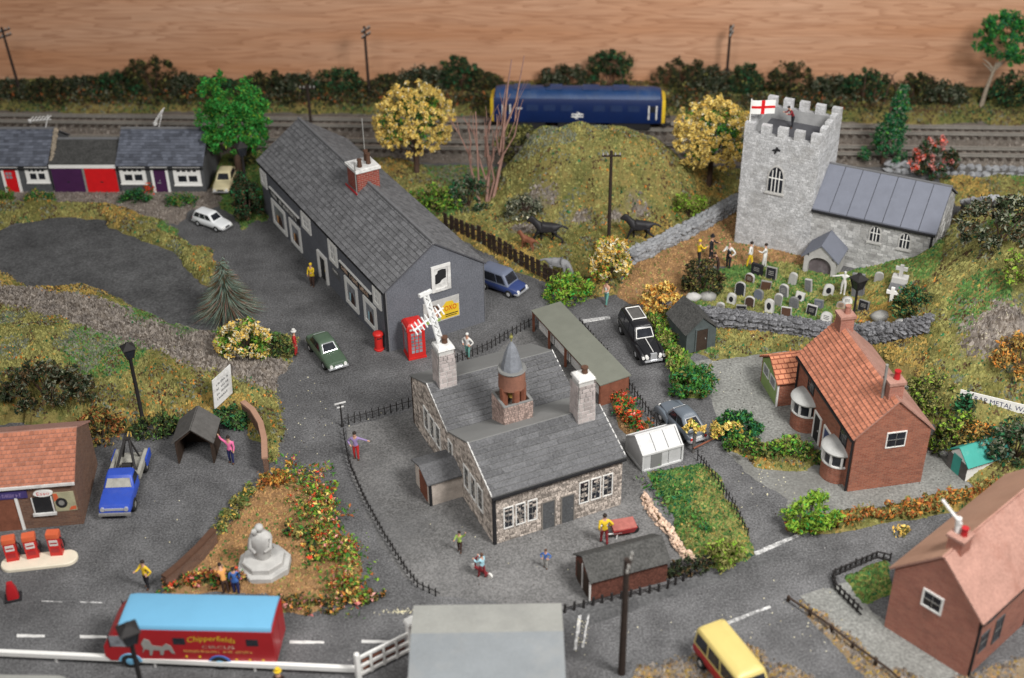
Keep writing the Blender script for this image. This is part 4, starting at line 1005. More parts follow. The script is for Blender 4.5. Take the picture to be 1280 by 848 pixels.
    for O_, U_, w_ in (((bx0, by0 - 0.003, zb), (1, 0, 0), bx1 - bx0), ((bx0 - 0.003, by1, zb), (0, -1, 0), by1 - by0), ((bx1 + 0.003, by0, zb), (0, 1, 0), by1 - by0)):
        lay(sb, O_, U_, (0, 0, 1), Vector(U_).cross(Vector((0, 0, 1))), [(0, 0), (w_, 0), (w_, zt - zb), (0, zt - zb)], 0.14, 0.2, 0.015, 0.8, 0.03, 0.5, 0.3, rn=rr)
    stuff(sb.build('turret_stone', mat('turret_stone', (0.36, 0.26, 0.225), 0.9, 0.2, 3, island=0.4), tb, recalc=False))
    rim = MB()
    for q in ((bx0 - .03, by0 - .03, bx1 + .03, by0 + .13), (bx0 - .03, by1 - .13, bx1 + .03, by1 + .03), (bx0 - .03, by0 + .13, bx0 + .13, by1 - .13), (bx1 - .13, by0 + .13, bx1 + .03, by1 - .13)): rim.box(q[0], q[1], zt, q[2], q[3], zt + 0.05)
    rim.build('coping', M['card_grey'], tb)
    c = ((bx0 + bx1) / 2, (by0 + by1) / 2, 0); z0 = zt - 0.3
    dm = MB()
    for k in range(5):
        a = k * 2 * PI / 5 + 0.9; p = Vector((c[0] + 0.62 * math.cos(a), c[1] + 0.62 * math.sin(a), 0)); dm.tube([p + Vector((0, 0, z0)), p + Vector((0, 0, z0 + 1.2))], 0.24, 8)
    dm.build('turret_column', M['rust'], tb, 40)
    dm = MB(); dm.lathe([(0.5, z0 + 1.1), (0.82, z0 + 1.1), (0.80, z0 + 2.25), (0.5, z0 + 2.3)], 20, c); dm.build('turret_drum', mat('drum_brown', (0.23, 0.105, 0.07), 0.85, 0.25, 2, 12, 0.3, stain=(0.10, 0.05, 0.04)), tb, 40)
    dm = MB(); dm.lathe([(0.84, z0 + 2.25), (0.88, z0 + 2.32), (0.84, z0 + 2.4), (0.6, z0 + 2.36)], 20, c); dm.build('turret_rim', M['card_grey'], tb, 40)
    dm = MB(); dm.lathe([(0.66, z0 + 2.34), (0.62, z0 + 2.6), (0.44, z0 + 3.35), (0.26, z0 + 3.85), (0.05, z0 + 4.2)], 9, c); sp = dm.build('spire', M['lead_spire'], tb)
    dm = MB(); dm.tube([(c[0], c[1], z0 + 4.1), (c[0], c[1], z0 + 4.75)], 0.035, 6); dm.blob((c[0], c[1], z0 + 4.5), 0.12, 7, 5, 0.1); dm.build('finial', M['lf_olive'], sp)
    dm = MB(); dm.lathe([(0.30, z0 + 0.35), (0.26, z0 + 0.5), (0.16, z0 + 0.9), (0.05, z0 + 1.0)], 12, c); dm.build('bell', M['bl_gold'], tb, 40)
school()

# bike shed canopy behind the school
def canopy():
    P = [flat(664, 388, 1.75), flat(705, 387, 1.75), flat(778, 480, 1.75), flat(750, 482, 1.75)]
    t = thing('shelter', 'open shelter with long flat green grey felt roof behind the school', 'shelter', (P[0].x, P[0].y, 0), 0)
    u = Vector(((P[3] - P[0]).x, (P[3] - P[0]).y, 0)); L = u.length; u.normalize(); n = Vector((-u.y, u.x, 0))
    if n.x < 0: n = -n
    W = 2.35
    def q(s, d, z): return u * s + n * d + Vector((0, 0, z * .76))
    MB().hexa([q(0, 0, 2.2), q(L, 0, 2.2), q(L, W, 2.35), q(0, W, 2.35), q(0, 0, 2.3), q(L, 0, 2.3), q(L, W, 2.45), q(0, W, 2.45)]).build('roof', M['canopy_roof'], t)
    MB().hexa([q(0, .05, 2.02), q(L, .05, 2.02), q(L, .14, 2.02), q(0, .14, 2.02), q(0, .05, 2.2), q(L, .05, 2.2), q(L, .14, 2.2), q(0, .14, 2.2)]).build('fascia', M['rust'], t)
    MB().hexa([q(0.1, W - .2, 0), q(L - .1, W - .2, 0), q(L - .1, W - .1, 0), q(.1, W - .1, 0), q(.1, W - .2, 2.3), q(L - .1, W - .2, 2.3), q(L - .1, W - .1, 2.3), q(.1, W - .1, 2.3)]).build('back_wall', M['rust'], t)
    MB().hexa([q(L - .15, .1, 0), q(L - .05, .1, 0), q(L - .05, W - .2, 0), q(L - .15, W - .2, 0), q(L - .15, .1, 2.2), q(L - .05, .1, 2.2), q(L - .05, W - .2, 2.3), q(L - .15, W - .2, 2.3)]).build('end_wall', M['rust'], t)
    for i in range(5):
        s = 0.15 + (L - 0.3) * i / 4
        MB().hexa([q(s - .07, .04, 0), q(s + .07, .04, 0), q(s + .07, .18, 0), q(s - .07, .18, 0), q(s - .07, .04, 2.02), q(s + .07, .04, 2.02), q(s + .07, .18, 2.02), q(s - .07, .18, 2.02)]).build('post', M['rust'], t)
        if i < 4:
            s2 = 0.15 + (L - 0.3) * (i + 1) / 4
            for k in range(4):
                z = 0.25 + k * 0.42
                MB().hexa([q(s + .1, .5, z), q(s2 - .1, .5, z), q(s2 - .1, .56, z), q(s + .1, .56, z), q(s + .1, .5, z + .36), q(s2 - .1, .5, z + .36), q(s2 - .1, .56, z + .36), q(s + .1, .56, z + .36)]).build('plank', M['white_worn'], t)
canopy()

# ------------------------------------------------------------------ church
def church():
    o = flat(918, 303)
    t = thing('church', 'pale stone church with battlemented tower, lead roofed nave and arched porch', 'church', (o.x, o.y, 0), R(-28.0))
    W, D, zt = 5.9, 5.9, 9.7; rr = random.Random(5)
    w = MB(); th = 0.45
    w.box(0, 0, -0.05, W, th, zt); w.box(0, D - th, -0.05, W, D, zt); w.box(0, th, -0.05, th, D - th, zt); w.box(W - th, th, -0.05, W, D - th, zt)
    tw = w.build('tower', M['church_mortar'], t)
    MB().box(th, th, zt - 1.15, W - th, D - th, zt - 1.0).build('tower_roof', M['slate_under'], tw)
    s = MB()
    lay(s, (0, 0, 0), (1, 0, 0), (0, 0, 1), (0, -1, 0), [(0, 0), (W, 0), (W, zt), (0, zt)], 0.2, 0.33, 0.02, 0.7, 0.02, 0.5, 0.25, rn=rr)
    lay(s, (W, 0, 0), (0, 1, 0), (0, 0, 1), (1, 0, 0), [(0, 0), (D, 0), (D, zt), (0, zt)], 0.2, 0.33, 0.02, 0.7, 0.02, 0.5, 0.25, rn=rr)
    lay(s, (0, D, 0), (0, -1, 0), (0, 0, 1), (-1, 0, 0), [(0, 0), (D, 0), (D, zt), (0, zt)], 0.26, 0.42, 0.028, 0.7, 0.02, 0.5, 0.25, rn=rr)
    stuff(s.build('tower_stone', M['church_stone'], tw, recalc=False))
    # merlons, each a block of its own
    m0 = MB().box(-0.37, -0.24, 0, 0.37, 0.24, 0.75); mm = m0.mesh('merlon', M['church_stone'])
    n = 5
    for i in range(n):
        x = 0.37 + (W - 0.74) * i / (n - 1)
        place(mm, 'merlon', tw, (x, 0.22, zt - 0.002)); place(mm, 'merlon', tw, (x, D - 0.22, zt - 0.002))
        if 0 < i < n - 1:
            place(mm, 'merlon', tw, (0.22, x, zt - 0.002), (0, 0, PI / 2)); place(mm, 'merlon', tw, (W - 0.22, x, zt - 0.002), (0, 0, PI / 2))
    F = Wall((0, 0), 0)
    def arch(u, z0, w_, h, m_, d0, d1, nm, par, mb=None, n=7):
        pts = [(u - w_ / 2, z0), (u + w_ / 2, z0), (u + w_ / 2, z0 + h * 0.6)]
        for i in range(1, n): a = i / n * 1.0; pts.append((u + w_ / 2 - w_ / 2 * (a ** 1.6), z0 + h * 0.6 + h * 0.4 * math.sin(a * PI / 2)))
        pts.append((u, z0 + h))
        for i in range(n - 1, 0, -1): a = i / n * 1.0; pts.append((u - w_ / 2 + w_ / 2 * (a ** 1.6), z0 + h * 0.6 + h * 0.4 * math.sin(a * PI / 2)))
        pts.append((u - w_ / 2, z0 + h * 0.6))
        q = MB(); F2.poly(q, pts, d0, d1); return q.build(nm, m_, par)
    def gothic(u, z0, w_, h, lights, par):
        fr = arch(u, z0, w_, h, M['stone_pale'], 0.02, 0.09, 'window', par)
        arch(u, z0 + 0.1, w_ - 0.24, h - 0.22, M['glass'], 0.09, 0.105, 'pane', fr)
        b = MB()
        for i in range(1, lights):
            x = u - w_ / 2 + 0.12 + (w_ - 0.24) * i / lights; top = z0 + h * (0.93 - 0.30 * abs((x - u) / (w_ / 2)) ** 1.2)
            F2.box(b, x - 0.035, x + 0.035, z0 + 0.1, top, 0.105, 0.135)
        F2.box(b, u - w_ / 2 + 0.1, u + w_ / 2 - 0.1, z0 + h * 0.52, z0 + h * 0.56, 0.105, 0.13)
        b.build('mullion', M['white'], fr)
        s_ = MB(); F2.box(s_, u - w_ / 2 - 0.1, u + w_ / 2 + 0.1, z0 - 0.14, z0, 0, 0.17); s_.build('sill', M['stone_pale'], fr)
    F2 = F
    gothic(2.85, 5.1, 1.35, 2.3, 4, tw)
    e = MB(); F.poly(e, [(2.5, 8.35), (2.6, 8.3), (2.7, 8.6), (2.95, 8.62), (2.98, 8.72), (2.8, 8.76), (2.72, 8.92), (2.62, 8.9), (2.55, 8.7), (2.35, 8.66), (2.34, 8.58), (2.52, 8.56)], 0.03, 0.10); e.build('emblem', M['black'], tw)
    # flag with a red cross, flown from the front corner of the tower
    f = MB(); f.tube([(0.25, 0.3, zt - 0.4), (0.25, 0.3, zt + 2.55)], 0.05, 7); fl = f.build('flag_pole', M['white'], tw)
    fu = Vector((1.0, 0.35, 0.06)).normalized()
    def fq(a, b, d=0): return Vector((0.3, 0.3, zt + 1.35)) + fu * a + Vector((0, 0, b)) + Vector((0.33, -0.94, 0)) * (d + 0.05 * math.sin(a * 3))
    f = MB(); N_ = 8
    f.loft([[fq(1.75 * i / N_, 0, 0), fq(1.75 * i / N_, 1.1, 0), fq(1.75 * i / N_, 1.1, 0.03), fq(1.75 * i / N_, 0, 0.03)] for i in range(N_ + 1)])
    fg = f.build('flag', M['white'], fl)
    f = MB()
    f.loft([[fq(1.75 * i / N_, 0.45, -0.012), fq(1.75 * i / N_, 0.65, -0.012), fq(1.75 * i / N_, 0.65, 0.045), fq(1.75 * i / N_, 0.45, 0.045)] for i in range(N_ + 1)])
    for i in (3,): f.hexa([fq(0.72, 0.0, -0.014), fq(0.98, 0.0, -0.014), fq(0.98, 0, 0.048), fq(0.72, 0, 0.048), fq(0.72, 1.1, -0.014), fq(0.98, 1.1, -0.014), fq(0.98, 1.1, 0.048), fq(0.72, 1.1, 0.048)])
    f.build('red_cross', M['red_bright'], fl)
    # nave
    x0, x1, nd, ez, rz = W + 0.003, 15.2, 7.0, 4.5, 6.55
    nv = MB(); y0 = 0.15
    nv.box(x0, y0, -0.05, x1, y0 + 0.2, ez); nv.box(x0, y0 + nd - 0.2, -0.05, x1, y0 + nd, ez)
    nv.xprism([(y0 + 0.2, -0.05), (y0 + nd - 0.2, -0.05), (y0 + nd - 0.2, ez), (y0 + nd / 2, rz), (y0 + 0.2, ez)], x1 - 0.2, x1)
    nw = nv.build('nave', M['church_mortar'], t)
    s = MB()
    lay(s, (x0, y0, 0), (1, 0, 0), (0, 0, 1), (0, -1, 0), [(0, 0), (x1 - x0, 0), (x1 - x0, ez), (0, ez)], 0.25, 0.42, 0.03, 0.7, 0.025, 0.5, 0.25, rn=rr)
    lay(s, (x1, y0, 0), (0, 1, 0), (0, 0, 1), (1, 0, 0), [(0, 0), (nd, 0), (nd, ez), (nd / 2, rz), (0, ez)], 0.25, 0.42, 0.03, 0.7, 0.025, 0.5, 0.25, rn=rr)
    stuff(s.build('nave_stone', mat('nave_stone', (0.42, 0.415, 0.405), 0.9, 0.2, 1.0, 16, 0.4, 0.2, island=0.3, stain=(0.2, 0.19, 0.175), stain_amt=0.6), nw, recalc=False))
    # lead roof: seven panels on each slope between rolls
    npn = 7; pw = (x1 - x0 + 0.15) / npn
    for sd in (0, 1):
        ye, yr = (y0 - 0.25, y0 + nd / 2) if sd == 0 else (y0 + nd + 0.25, y0 + nd / 2)
        sl = (rz - ez) / (nd / 2); ze = ez - 0.25 * sl + 0.05
        for i in range(npn):
            a, b = x0 + pw * i + 0.025, x0 + pw * (i + 1) - 0.025
            p = [(a, ye, ze), (b, ye, ze), (b, yr, rz + 0.05), (a, yr, rz + 0.05)]
            MB().hexa(p + [(x, y, z + 0.10) for x, y, z in p]).build('roof_panel', M['lead'], t)
        us = MB(); p = [(x0, ye, ze - 0.06), (x1 + 0.15, ye, ze - 0.06), (x1 + 0.15, yr, rz - 0.01), (x0, yr, rz - 0.01)]
        us.hexa(p + [(x, y, z + 0.05) for x, y, z in p]); us.build('roof_deck', M['slate_under'], t)
    MB().box(x0, y0 + nd / 2 - 0.08, rz + 0.12, x1 + 0.17, y0 + nd / 2 + 0.08, rz + 0.22).build('ridge', M['ridge_grey'], t)
    g = MB(); g.box(x0, y0 - 0.36, ez - 0.26, x1 + 0.1, y0 - 0.25, ez - 0.12); g.build('gutter', M['black'], t)
    g = MB(); g.tube([(x1 - 0.15, y0 - 0.12, ez - 0.2), (x1 - 0.15, y0 - 0.12, 0)], 0.09, 8); g.build('drainpipe', M['black'], t)
    F2 = Wall((0, y0), 0)
    gothic(W + 5.0, 2.65, 0.95, 1.45, 3, nw); gothic(W + 7.25, 2.6, 0.95, 1.45, 3, nw)
    F2 = Wall((x1, y0), PI / 2); gothic(3.0, 1.6, 1.5, 2.6, 4, nw)
    # porch
    px0, px1, py, pe, pr = W + 0.45, W + 2.95, -2.45, 1.65, 2.75
    q = MB(); q.box(px0, py, -0.05, px0 + 0.35, y0, pe); q.box(px1 - 0.35, py, -0.05, px1, y0, pe)
    n = 10; mid = (px0 + px1) / 2; aw = (px1 - px0) / 2 - 0.35
    for i in range(n):      # arch head built up in wedges
        a0, a1 = PI * i / n, PI * (i + 1) / n
        xa, xb = mid + aw * math.cos(a0), mid + aw * math.cos(a1); za, zb = 0.95 + 0.75 * math.sin(a0), 0.95 + 0.75 * math.sin(a1)
        ta, tb = pr - (pr - pe) * abs(xa - mid) / (px1 - mid), pr - (pr - pe) * abs(xb - mid) / (px1 - mid)
        q.extr([(xa, py, za), (xa, py, ta), (xb, py, tb), (xb, py, zb)], (0, 0.3, 0))
    pc = q.build('porch', M['stone_pale'], t)
    MB().box(px0 + 0.35, py + 0.32, 0, px1 - 0.35, py + 0.4, 1.75).build('porch_door', mat('porch_door_grey', (0.12, 0.10, 0.105), 0.85, 0.25, 3, stain=(0.28, 0.27, 0.27)), pc)
    for sd in (-1, 1):
        e = mid + sd * ((px1 - px0) / 2 + 0.2); ze = pe - 0.15
        p = [(e, py - 0.15, ze), (mid, py - 0.15, pr), (mid, y0 - 0.04, pr), (e, y0 - 0.04, ze)]
        MB().hexa([(x, y, z + 0.02) for x, y, z in p] + [(x, y, z + 0.13) for x, y, z in p]).build('porch_roof', M['lead'], pc)
    return t
church()

# ------------------------------------------------------------------ red brick house with two round bays
def red_house():
    o = flat(1059, 615)
    t = thing('brick_house', 'red brick house with pantile roof and two round bay windows', 'house', (o.x, o.y, 0), R(10.1))
    L, D, ez, rz = 4.75, 9.0, 4.15, 6.45
    gable_walls(t, L, D, ez, rz, M['brick_red'], 'y')
    r = gable_roof(t, 0, L, 0, D, ez, rz, M['card_pink'], 'y', 0.12, 0.09, None, eave=0.16)
    tl = MB(); n = Vector((-(rz - ez), 0, L / 2)).normalized(); up = Vector((L / 2, 0, rz - ez)).normalized()
    sl = (rz - ez) / (L / 2); O_ = Vector((-0.16, D + 0.12, ez - 0.16 * sl)) + n * 0.09; Ln = (Vector((L / 2, 0, rz)) - Vector((-0.16, 0, ez - 0.16 * sl))).length
    lay(tl, O_, (0, -1, 0), up, n, [(0, 0), (D + 0.24, 0), (D + 0.24, Ln), (0, Ln)], 0.29, 0.30, 0.025, 0.2, 0.045, 0.0, 0.0, 0.05)
    stuff(tl.build('roof_tile', M['pantile'], r, recalc=False))
    g = MB(); g.box(-0.30, -0.05, ez - 0.30, -0.17, D + 0.05, ez - 0.17); g.tube([(-0.09, 0.12, 0), (-0.09, 0.12, ez - 0.2)], 0.07, 8); g.tube([(-0.09, D - 0.1, 0), (-0.09, D - 0.1, ez - 0.2)], 0.07, 8); g.build('gutter', M['black'], t)
    F = Wall((0, 0), 0); window(t, F, 1.95, 3.2, 3.05, 4.2, 2, 2, M['white'], M['glass'], 0.06, 0.06)
    Sd = Wall((0, D), -PI / 2)
    window(t, Sd, D - 2.0, D - 1.0, 2.55, 3.75, 2, 2, M['black'], M['glass'], 0.06, 0.05, sill=False)
    window(t, Sd, D - 7.3, D - 6.3, 2.65, 3.75, 2, 2, M['black'], M['glass'], 0.06, 0.05, sill=False)
    for y, c in ((3.2, 'blue_van'), (4.75, 'black')):
        d = MB(); Sd.box(d, D - y - 0.85, D - y, 0, 1.95, 0.01, 0.04); dd = d.build('door', M[c], t)
        f = MB(); Sd.box(f, D - y - 0.97, D - y - 0.853, 0, 2.07, 0, 0.08); Sd.box(f, D - y + 0.003, D - y + 0.12, 0, 2.07, 0, 0.08); Sd.box(f, D - y - 0.853, D - y + 0.003, 1.953, 2.07, 0, 0.08); f.build('door_frame', M['white'], dd)
        h = MB(); Sd.box(h, D - y - 0.2, D - y - 0.12, 0.9, 1.0, 0.04, 0.09); h.build('handle', M['chrome'], dd)
    for by in (1.75, 6.95):
        def ring(rad, z, n=13): return [Vector((-rad * math.sin(PI * i / (n - 1)), by - rad * math.cos(PI * i / (n - 1)), z)) for i in range(n)]
        b = MB(); b.loft([ring(1.02, 0), ring(1.02, 1.22)], closed=True); bay = b.build('bay_window', M['brick_red'], t)
        b = MB(); b.loft([ring(0.96, 1.22), ring(0.96, 2.12)]); b.build('bay_glass', M['glass'], bay)
        b = MB()
        for i in range(5):
            a = PI * (0.08 + 0.84 * i / 4); p = Vector((-1.0 * math.sin(a), by - 1.0 * math.cos(a), 0))
            b.obox(p + Vector((0, 0, 1.67)), (0.15, 0.13, 0.9), -a + PI / 2)
        b.loft([ring(1.06, 1.20), ring(1.06, 1.30)]); b.loft([ring(1.04, 2.04), ring(1.04, 2.14)])
        b.build('bay_frame', M['white_worn'], bay)
        b = MB(); b.loft([ring(1.14, 2.14), ring(1.16, 2.22), ring(1.06, 2.34), ring(0.5, 2.46)]); b.build('bay_roof', mat('bay_felt', (0.40, 0.40, 0.385), 0.9, 0.15, 2, stain=(0.24, 0.24, 0.23)), bay, 40)
    for cy in (0.95, 8.3):
        c = MB(); c.box(L / 2 - 0.45, cy - 0.42, 5.6, L / 2 + 0.45, cy + 0.42, 7.2); ch = c.build('chimney', M['brick_pink'], t)
        c = MB(); c.box(L / 2 - 0.53, cy - 0.50, 7.2, L / 2 + 0.53, cy + 0.50, 7.4); c.build('chimney_cap', M['card_pink'], ch)
        c = MB(); c.lathe([(0.2, 7.4), (0.16, 7.85), (0.2, 7.87), (0.2, 7.95), (0.1, 7.95)], 10, (L / 2 + 0.1, cy, 0)); c.build('chimney_pot', M['red_dark'] if cy < 5 else M['brick_pink'], ch, 40)
        if cy < 5:
            c = MB(); c.tube([(L / 2 - 0.55, cy + 0.1, 5.9), (L / 2 - 0.6, cy + 0.1, 8.4)], 0.09, 8); c.build('flue_pipe', M['grey_metal'], ch)
    # green boarded extension at the far end
    ex0, ex1, ey0, ey1 = -1.2, 3.8, D + 0.15, D + 3.2; ee, er = 1.95, 3.0
    w = MB(); w.box(ex0, ey0, 0, ex1, ey0 + 0.1, ee); w.box(ex0, ey1 - 0.1, 0, ex1, ey1, ee)
    x = w.build('extension', M['brick_red'], t)
    w = MB(); w.xprism([(ey0 + 0.1, 0), (ey1 - 0.1, 0), (ey1 - 0.1, ee), ((ey0 + ey1) / 2, er), (ey0 + 0.1, ee)], ex0, ex0 + 0.1); w.build('green_gable', M['ext_green'], x)
    w = MB(); w.box(ex0 - 0.03, ey0 - 0.02, 0, ex0 + 0.08, ey0 + 0.13, ee); w.build('corner_trim', M['white_worn'], x)
    W2 = Wall((ex0, ey1), -PI / 2)
    for u in (0.4, 1.65): window(x, W2, u, u + 1.0, 1.05, 1.8, 3, 2, M['white_worn'], M['glass_grey'], 0.06, 0.06)
    gable_roof(x, ex0, ex1, ey0, ey1, ee + 0.02, er, M['pantile_under'], 'x', 0.18, 0.08, (0.36, 0.42), M['pantile_bright'], eave=0.18, gap=0.06, tilt=0.05, relief=0.03)
red_house()

# ------------------------------------------------------------------ pink house at the lower right
def pink_house():
    o = flat(1105, 783)
    t = thing('brick_house', 'pink red brick house with smooth pink roof at the road bend', 'house', (o.x, o.y, 0), R(-48.5))
    L, D, ez, rz = 4.95, 11.0, 4.25, 6.7
    gable_walls(t, L, D, ez, rz, M['brick_pink'], 'y')
    r = gable_roof(t, 0, L, 0, D, ez, rz, M['card_pink'], 'y', 0.16, 0.10, None, eave=0.22)
    tl = MB(); n = Vector((-(rz - ez), 0, L / 2)).normalized(); sl = (rz - ez) / (L / 2)
    p = [Vector((-0.22, -0.16, ez - 0.22 * sl)), Vector((-0.22, D + 0.16, ez - 0.22 * sl)), Vector((L / 2, D + 0.16, rz)), Vector((L / 2, -0.16, rz))]
    tl.hexa([q + n * 0.103 for q in p] + [q + n * 0.115 for q in p]); tl.build('tan_slope', M['card_tan'], r)
    F = Wall((0, 0), 0); window(t, F, 1.75, 2.95, 2.95, 4.1, 2, 2, M['white'], M['glass'], 0.11, 0.08)
    Sd = Wall((L, 0), PI / 2)
    for u, z0, z1 in ((0.6, 1.3, 2.6), (2.0, 1.0, 2.7), (1.0, 3.2, 4.0), (5.5, 0.0, 2.3), (7.5, 1.2, 2.6)):
        window(t, Sd, u, u + 0.8, z0, z1, 1, 2, M['render_dark'], M['glass'], 0.06, 0.05, sill=False)
    g = MB(); g.tube([(L + 0.08, 0.12, 0), (L + 0.08, 0.12, ez - 0.1)], 0.07, 8); g.box(L + 0.18, -0.1, ez - 0.32, L + 0.30, D + .1, ez - 0.20); g.build('gutter', M['black'], t)
    c = MB(); c.box(L / 2 - 0.42, 0.75, 5.9, L / 2 + 0.42, 1.65, 7.3); ch = c.build('chimney', M['brick_pink'], t)
    c = MB(); c.box(L / 2 - 0.5, 0.67, 7.3, L / 2 + 0.5, 1.73, 7.46); c.build('chimney_cap', M['card_pink'], ch)
    c = MB(); c.lathe([(0.18, 7.46), (0.15, 7.85), (0.19, 7.87), (0.19, 7.95), (0.1, 7.95)], 10, (L / 2 + 0.15, 1.2, 0)); c.build('chimney_pot', M['red_dark'], ch, 40)
    a = MB(); b = Vector((L / 2 - 0.2, 1.2, 7.4)); a.tube([b, b + Vector((-0.1, 0, 0.9))], 0.16, 8); a.tube([b + Vector((0.1, 0, 0.6)), b + Vector((-1.0, -0.3, 1.7))], 0.08, 6); a.build('aerial_pole', M['white_worn'], ch)
pink_house()

# ------------------------------------------------------------------ petrol garage at the left edge
def garage():
    o = flat(105, 655); L = 9.5; rz_ = R(6.2)
    c, s = math.cos(rz_), math.sin(rz_)
    t = thing('petrol_garage', 'dark brick petrol garage with orange tiled roof and purple fascia', 'garage', (o.x - L * c, o.y - L * s, 0), rz_)
    D, ez, rz = 5.7, 3.3, 5.0
    gable_walls(t, L, D, ez, rz, M['brick_dark'])
    r = gable_roof(t, 0, L, 0, D, ez, rz, M['card_pink'], 'x', 0.10, 0.10, (0.27, 0.25), M['pantile'], eave=0.2, back_tiles=False, gap=0.03, tilt=0.03)
    MB().box(-0.1, -0.27, ez - 0.12, L + 0.1, -0.17, ez + 0.05).build('gutter', M['white_worn'], t)
    F = Wall((0, 0), 0)
    def U(a): return L - a
    b = MB(); F.box(b, 0, U(2.75), 2.40, 2.92, 0, 0.10); fs = b.build('fascia', mat('purple_fascia', (0.06, 0.045, 0.16), 0.5, 0.15, 2), t)
    marks(6.0, 0.24, F.p(0.5, 2.53, 0), F.U, (0, 0, 1), M['cl_purple'], fs, 0.11, 7, 4)
    b = MB(); F.poly(b, [(U(1.85) + 0.55 * math.cos(k * PI / 12), 2.62 + 0.24 * math.sin(k * PI / 12)) for k in range(24)], 0.0, 0.12); sg = b.build('oval_sign', M['white'], t)
    lettering('Esso', 0.72, F.p(U(2.2), 2.51, 0), F.U, (0, 0, 1), M['red_bright'], 'lettering', sg, 0.125, 0.24)
    b = MB(); F.box(b, U(2.55), U(1.5), 1.15, 2.3, 0.0, 0.03); w = b.build('window', M['black'], t)
    b = MB(); F.box(b, U(2.7), U(1.35), 0.98, 1.15, 0, 0.16); F.box(b, U(2.62), U(2.55), 1.15, 2.3, 0, 0.06); F.box(b, U(1.5), U(1.43), 1.15, 2.3, 0, 0.06); b.build('sill', M['white_worn'], w)
    b = MB(); F.box(b, U(1.36), U(0.15), 1.15, 2.55, 0, 0.05); p = b.build('poster', mat('poster_sky', (0.36, 0.34, 0.22), 0.6, 0.3, 1.2), t)
    b = MB(); F.poly(b, [(U(0.95) + 0.34 * math.cos(k * PI / 10), 1.78 + 0.38 * math.sin(k * PI / 10)) for k in range(20)], 0.05, 0.06); b.build('tyre_print', M['black'], p)
    b = MB(); F.poly(b, [(U(0.95) + 0.17 * math.cos(k * PI / 10), 1.78 + 0.19 * math.sin(k * PI / 10)) for k in range(20)], 0.06, 0.066); b.build('wheel_print', M['grey_metal'], p)
    b = MB(); F.poly(b, [(U(0.62), 1.2), (U(0.18), 1.25), (U(0.18), 1.5), (U(0.45), 1.45)], 0.05, 0.062); F.poly(b, [(U(1.33), 1.9), (U(1.05), 2.2), (U(1.1), 2.5), (U(1.33), 2.5)], 0.05, 0.061); b.build('orange_print', M['pump_orange'], p)
    b = MB(); F.box(b, U(7.2), U(3.52), 0, 2.35, 0, 0.05); d = b.build('garage_door', M['rust'], t)
    b = MB(); F.box(b, U(3.52), U(3.36), 0, 2.45, 0, 0.10); F.box(b, U(7.36), U(7.2), 0, 2.45, 0, 0.10); stuff(b.build('door_frame', M['white'], d))
garage()
# ------------------------------------------------------------------ vehicles
def rrect(x0, x1, w, z, r=0.15, k=4, wf=None):
    """rounded rectangle ring in plan; wf = half width at the front if it differs"""
    wf = w if wf is None else wf
    out = []
    for cx, cy, a0, ww in ((x1 - r, wf - r, 0, wf), (x0 + r, w - r, PI / 2, w), (x0 + r, -w + r, PI, w), (x1 - r, -wf + r, 3 * PI / 2, wf)):
        for i in range(k): a = a0 + PI / 2 * i / (k - 1); out.append(Vector((cx + r * math.cos(a), cy + r * math.sin(a), z)))
    return out
def wheel(par, x, y, r, w, tm, rm, name='wheel'):
    s = 1 if y > 0 else -1
    def ln(prof, n=18):
        return MB().lathe(prof, n)
    m = ln([(r * .5, -w / 2), (r * .92, -w / 2), (r, -w / 2 + .04), (r, w / 2 - .04), (r * .92, w / 2), (r * .5, w / 2)])
    o = m.build(name, tm, par, 40, (x, y, r), (PI / 2, 0, 0))
    m = ln([(0.02, -w / 2 - 0.015), (r * .35, -w / 2 - 0.02), (r * .56, -w / 2 + 0.01), (r * .56, w / 2 - .01), (r * .35, w / 2 + 0.02), (0.02, w / 2 + 0.015)])
    m.build('rim', rm, o, 40)
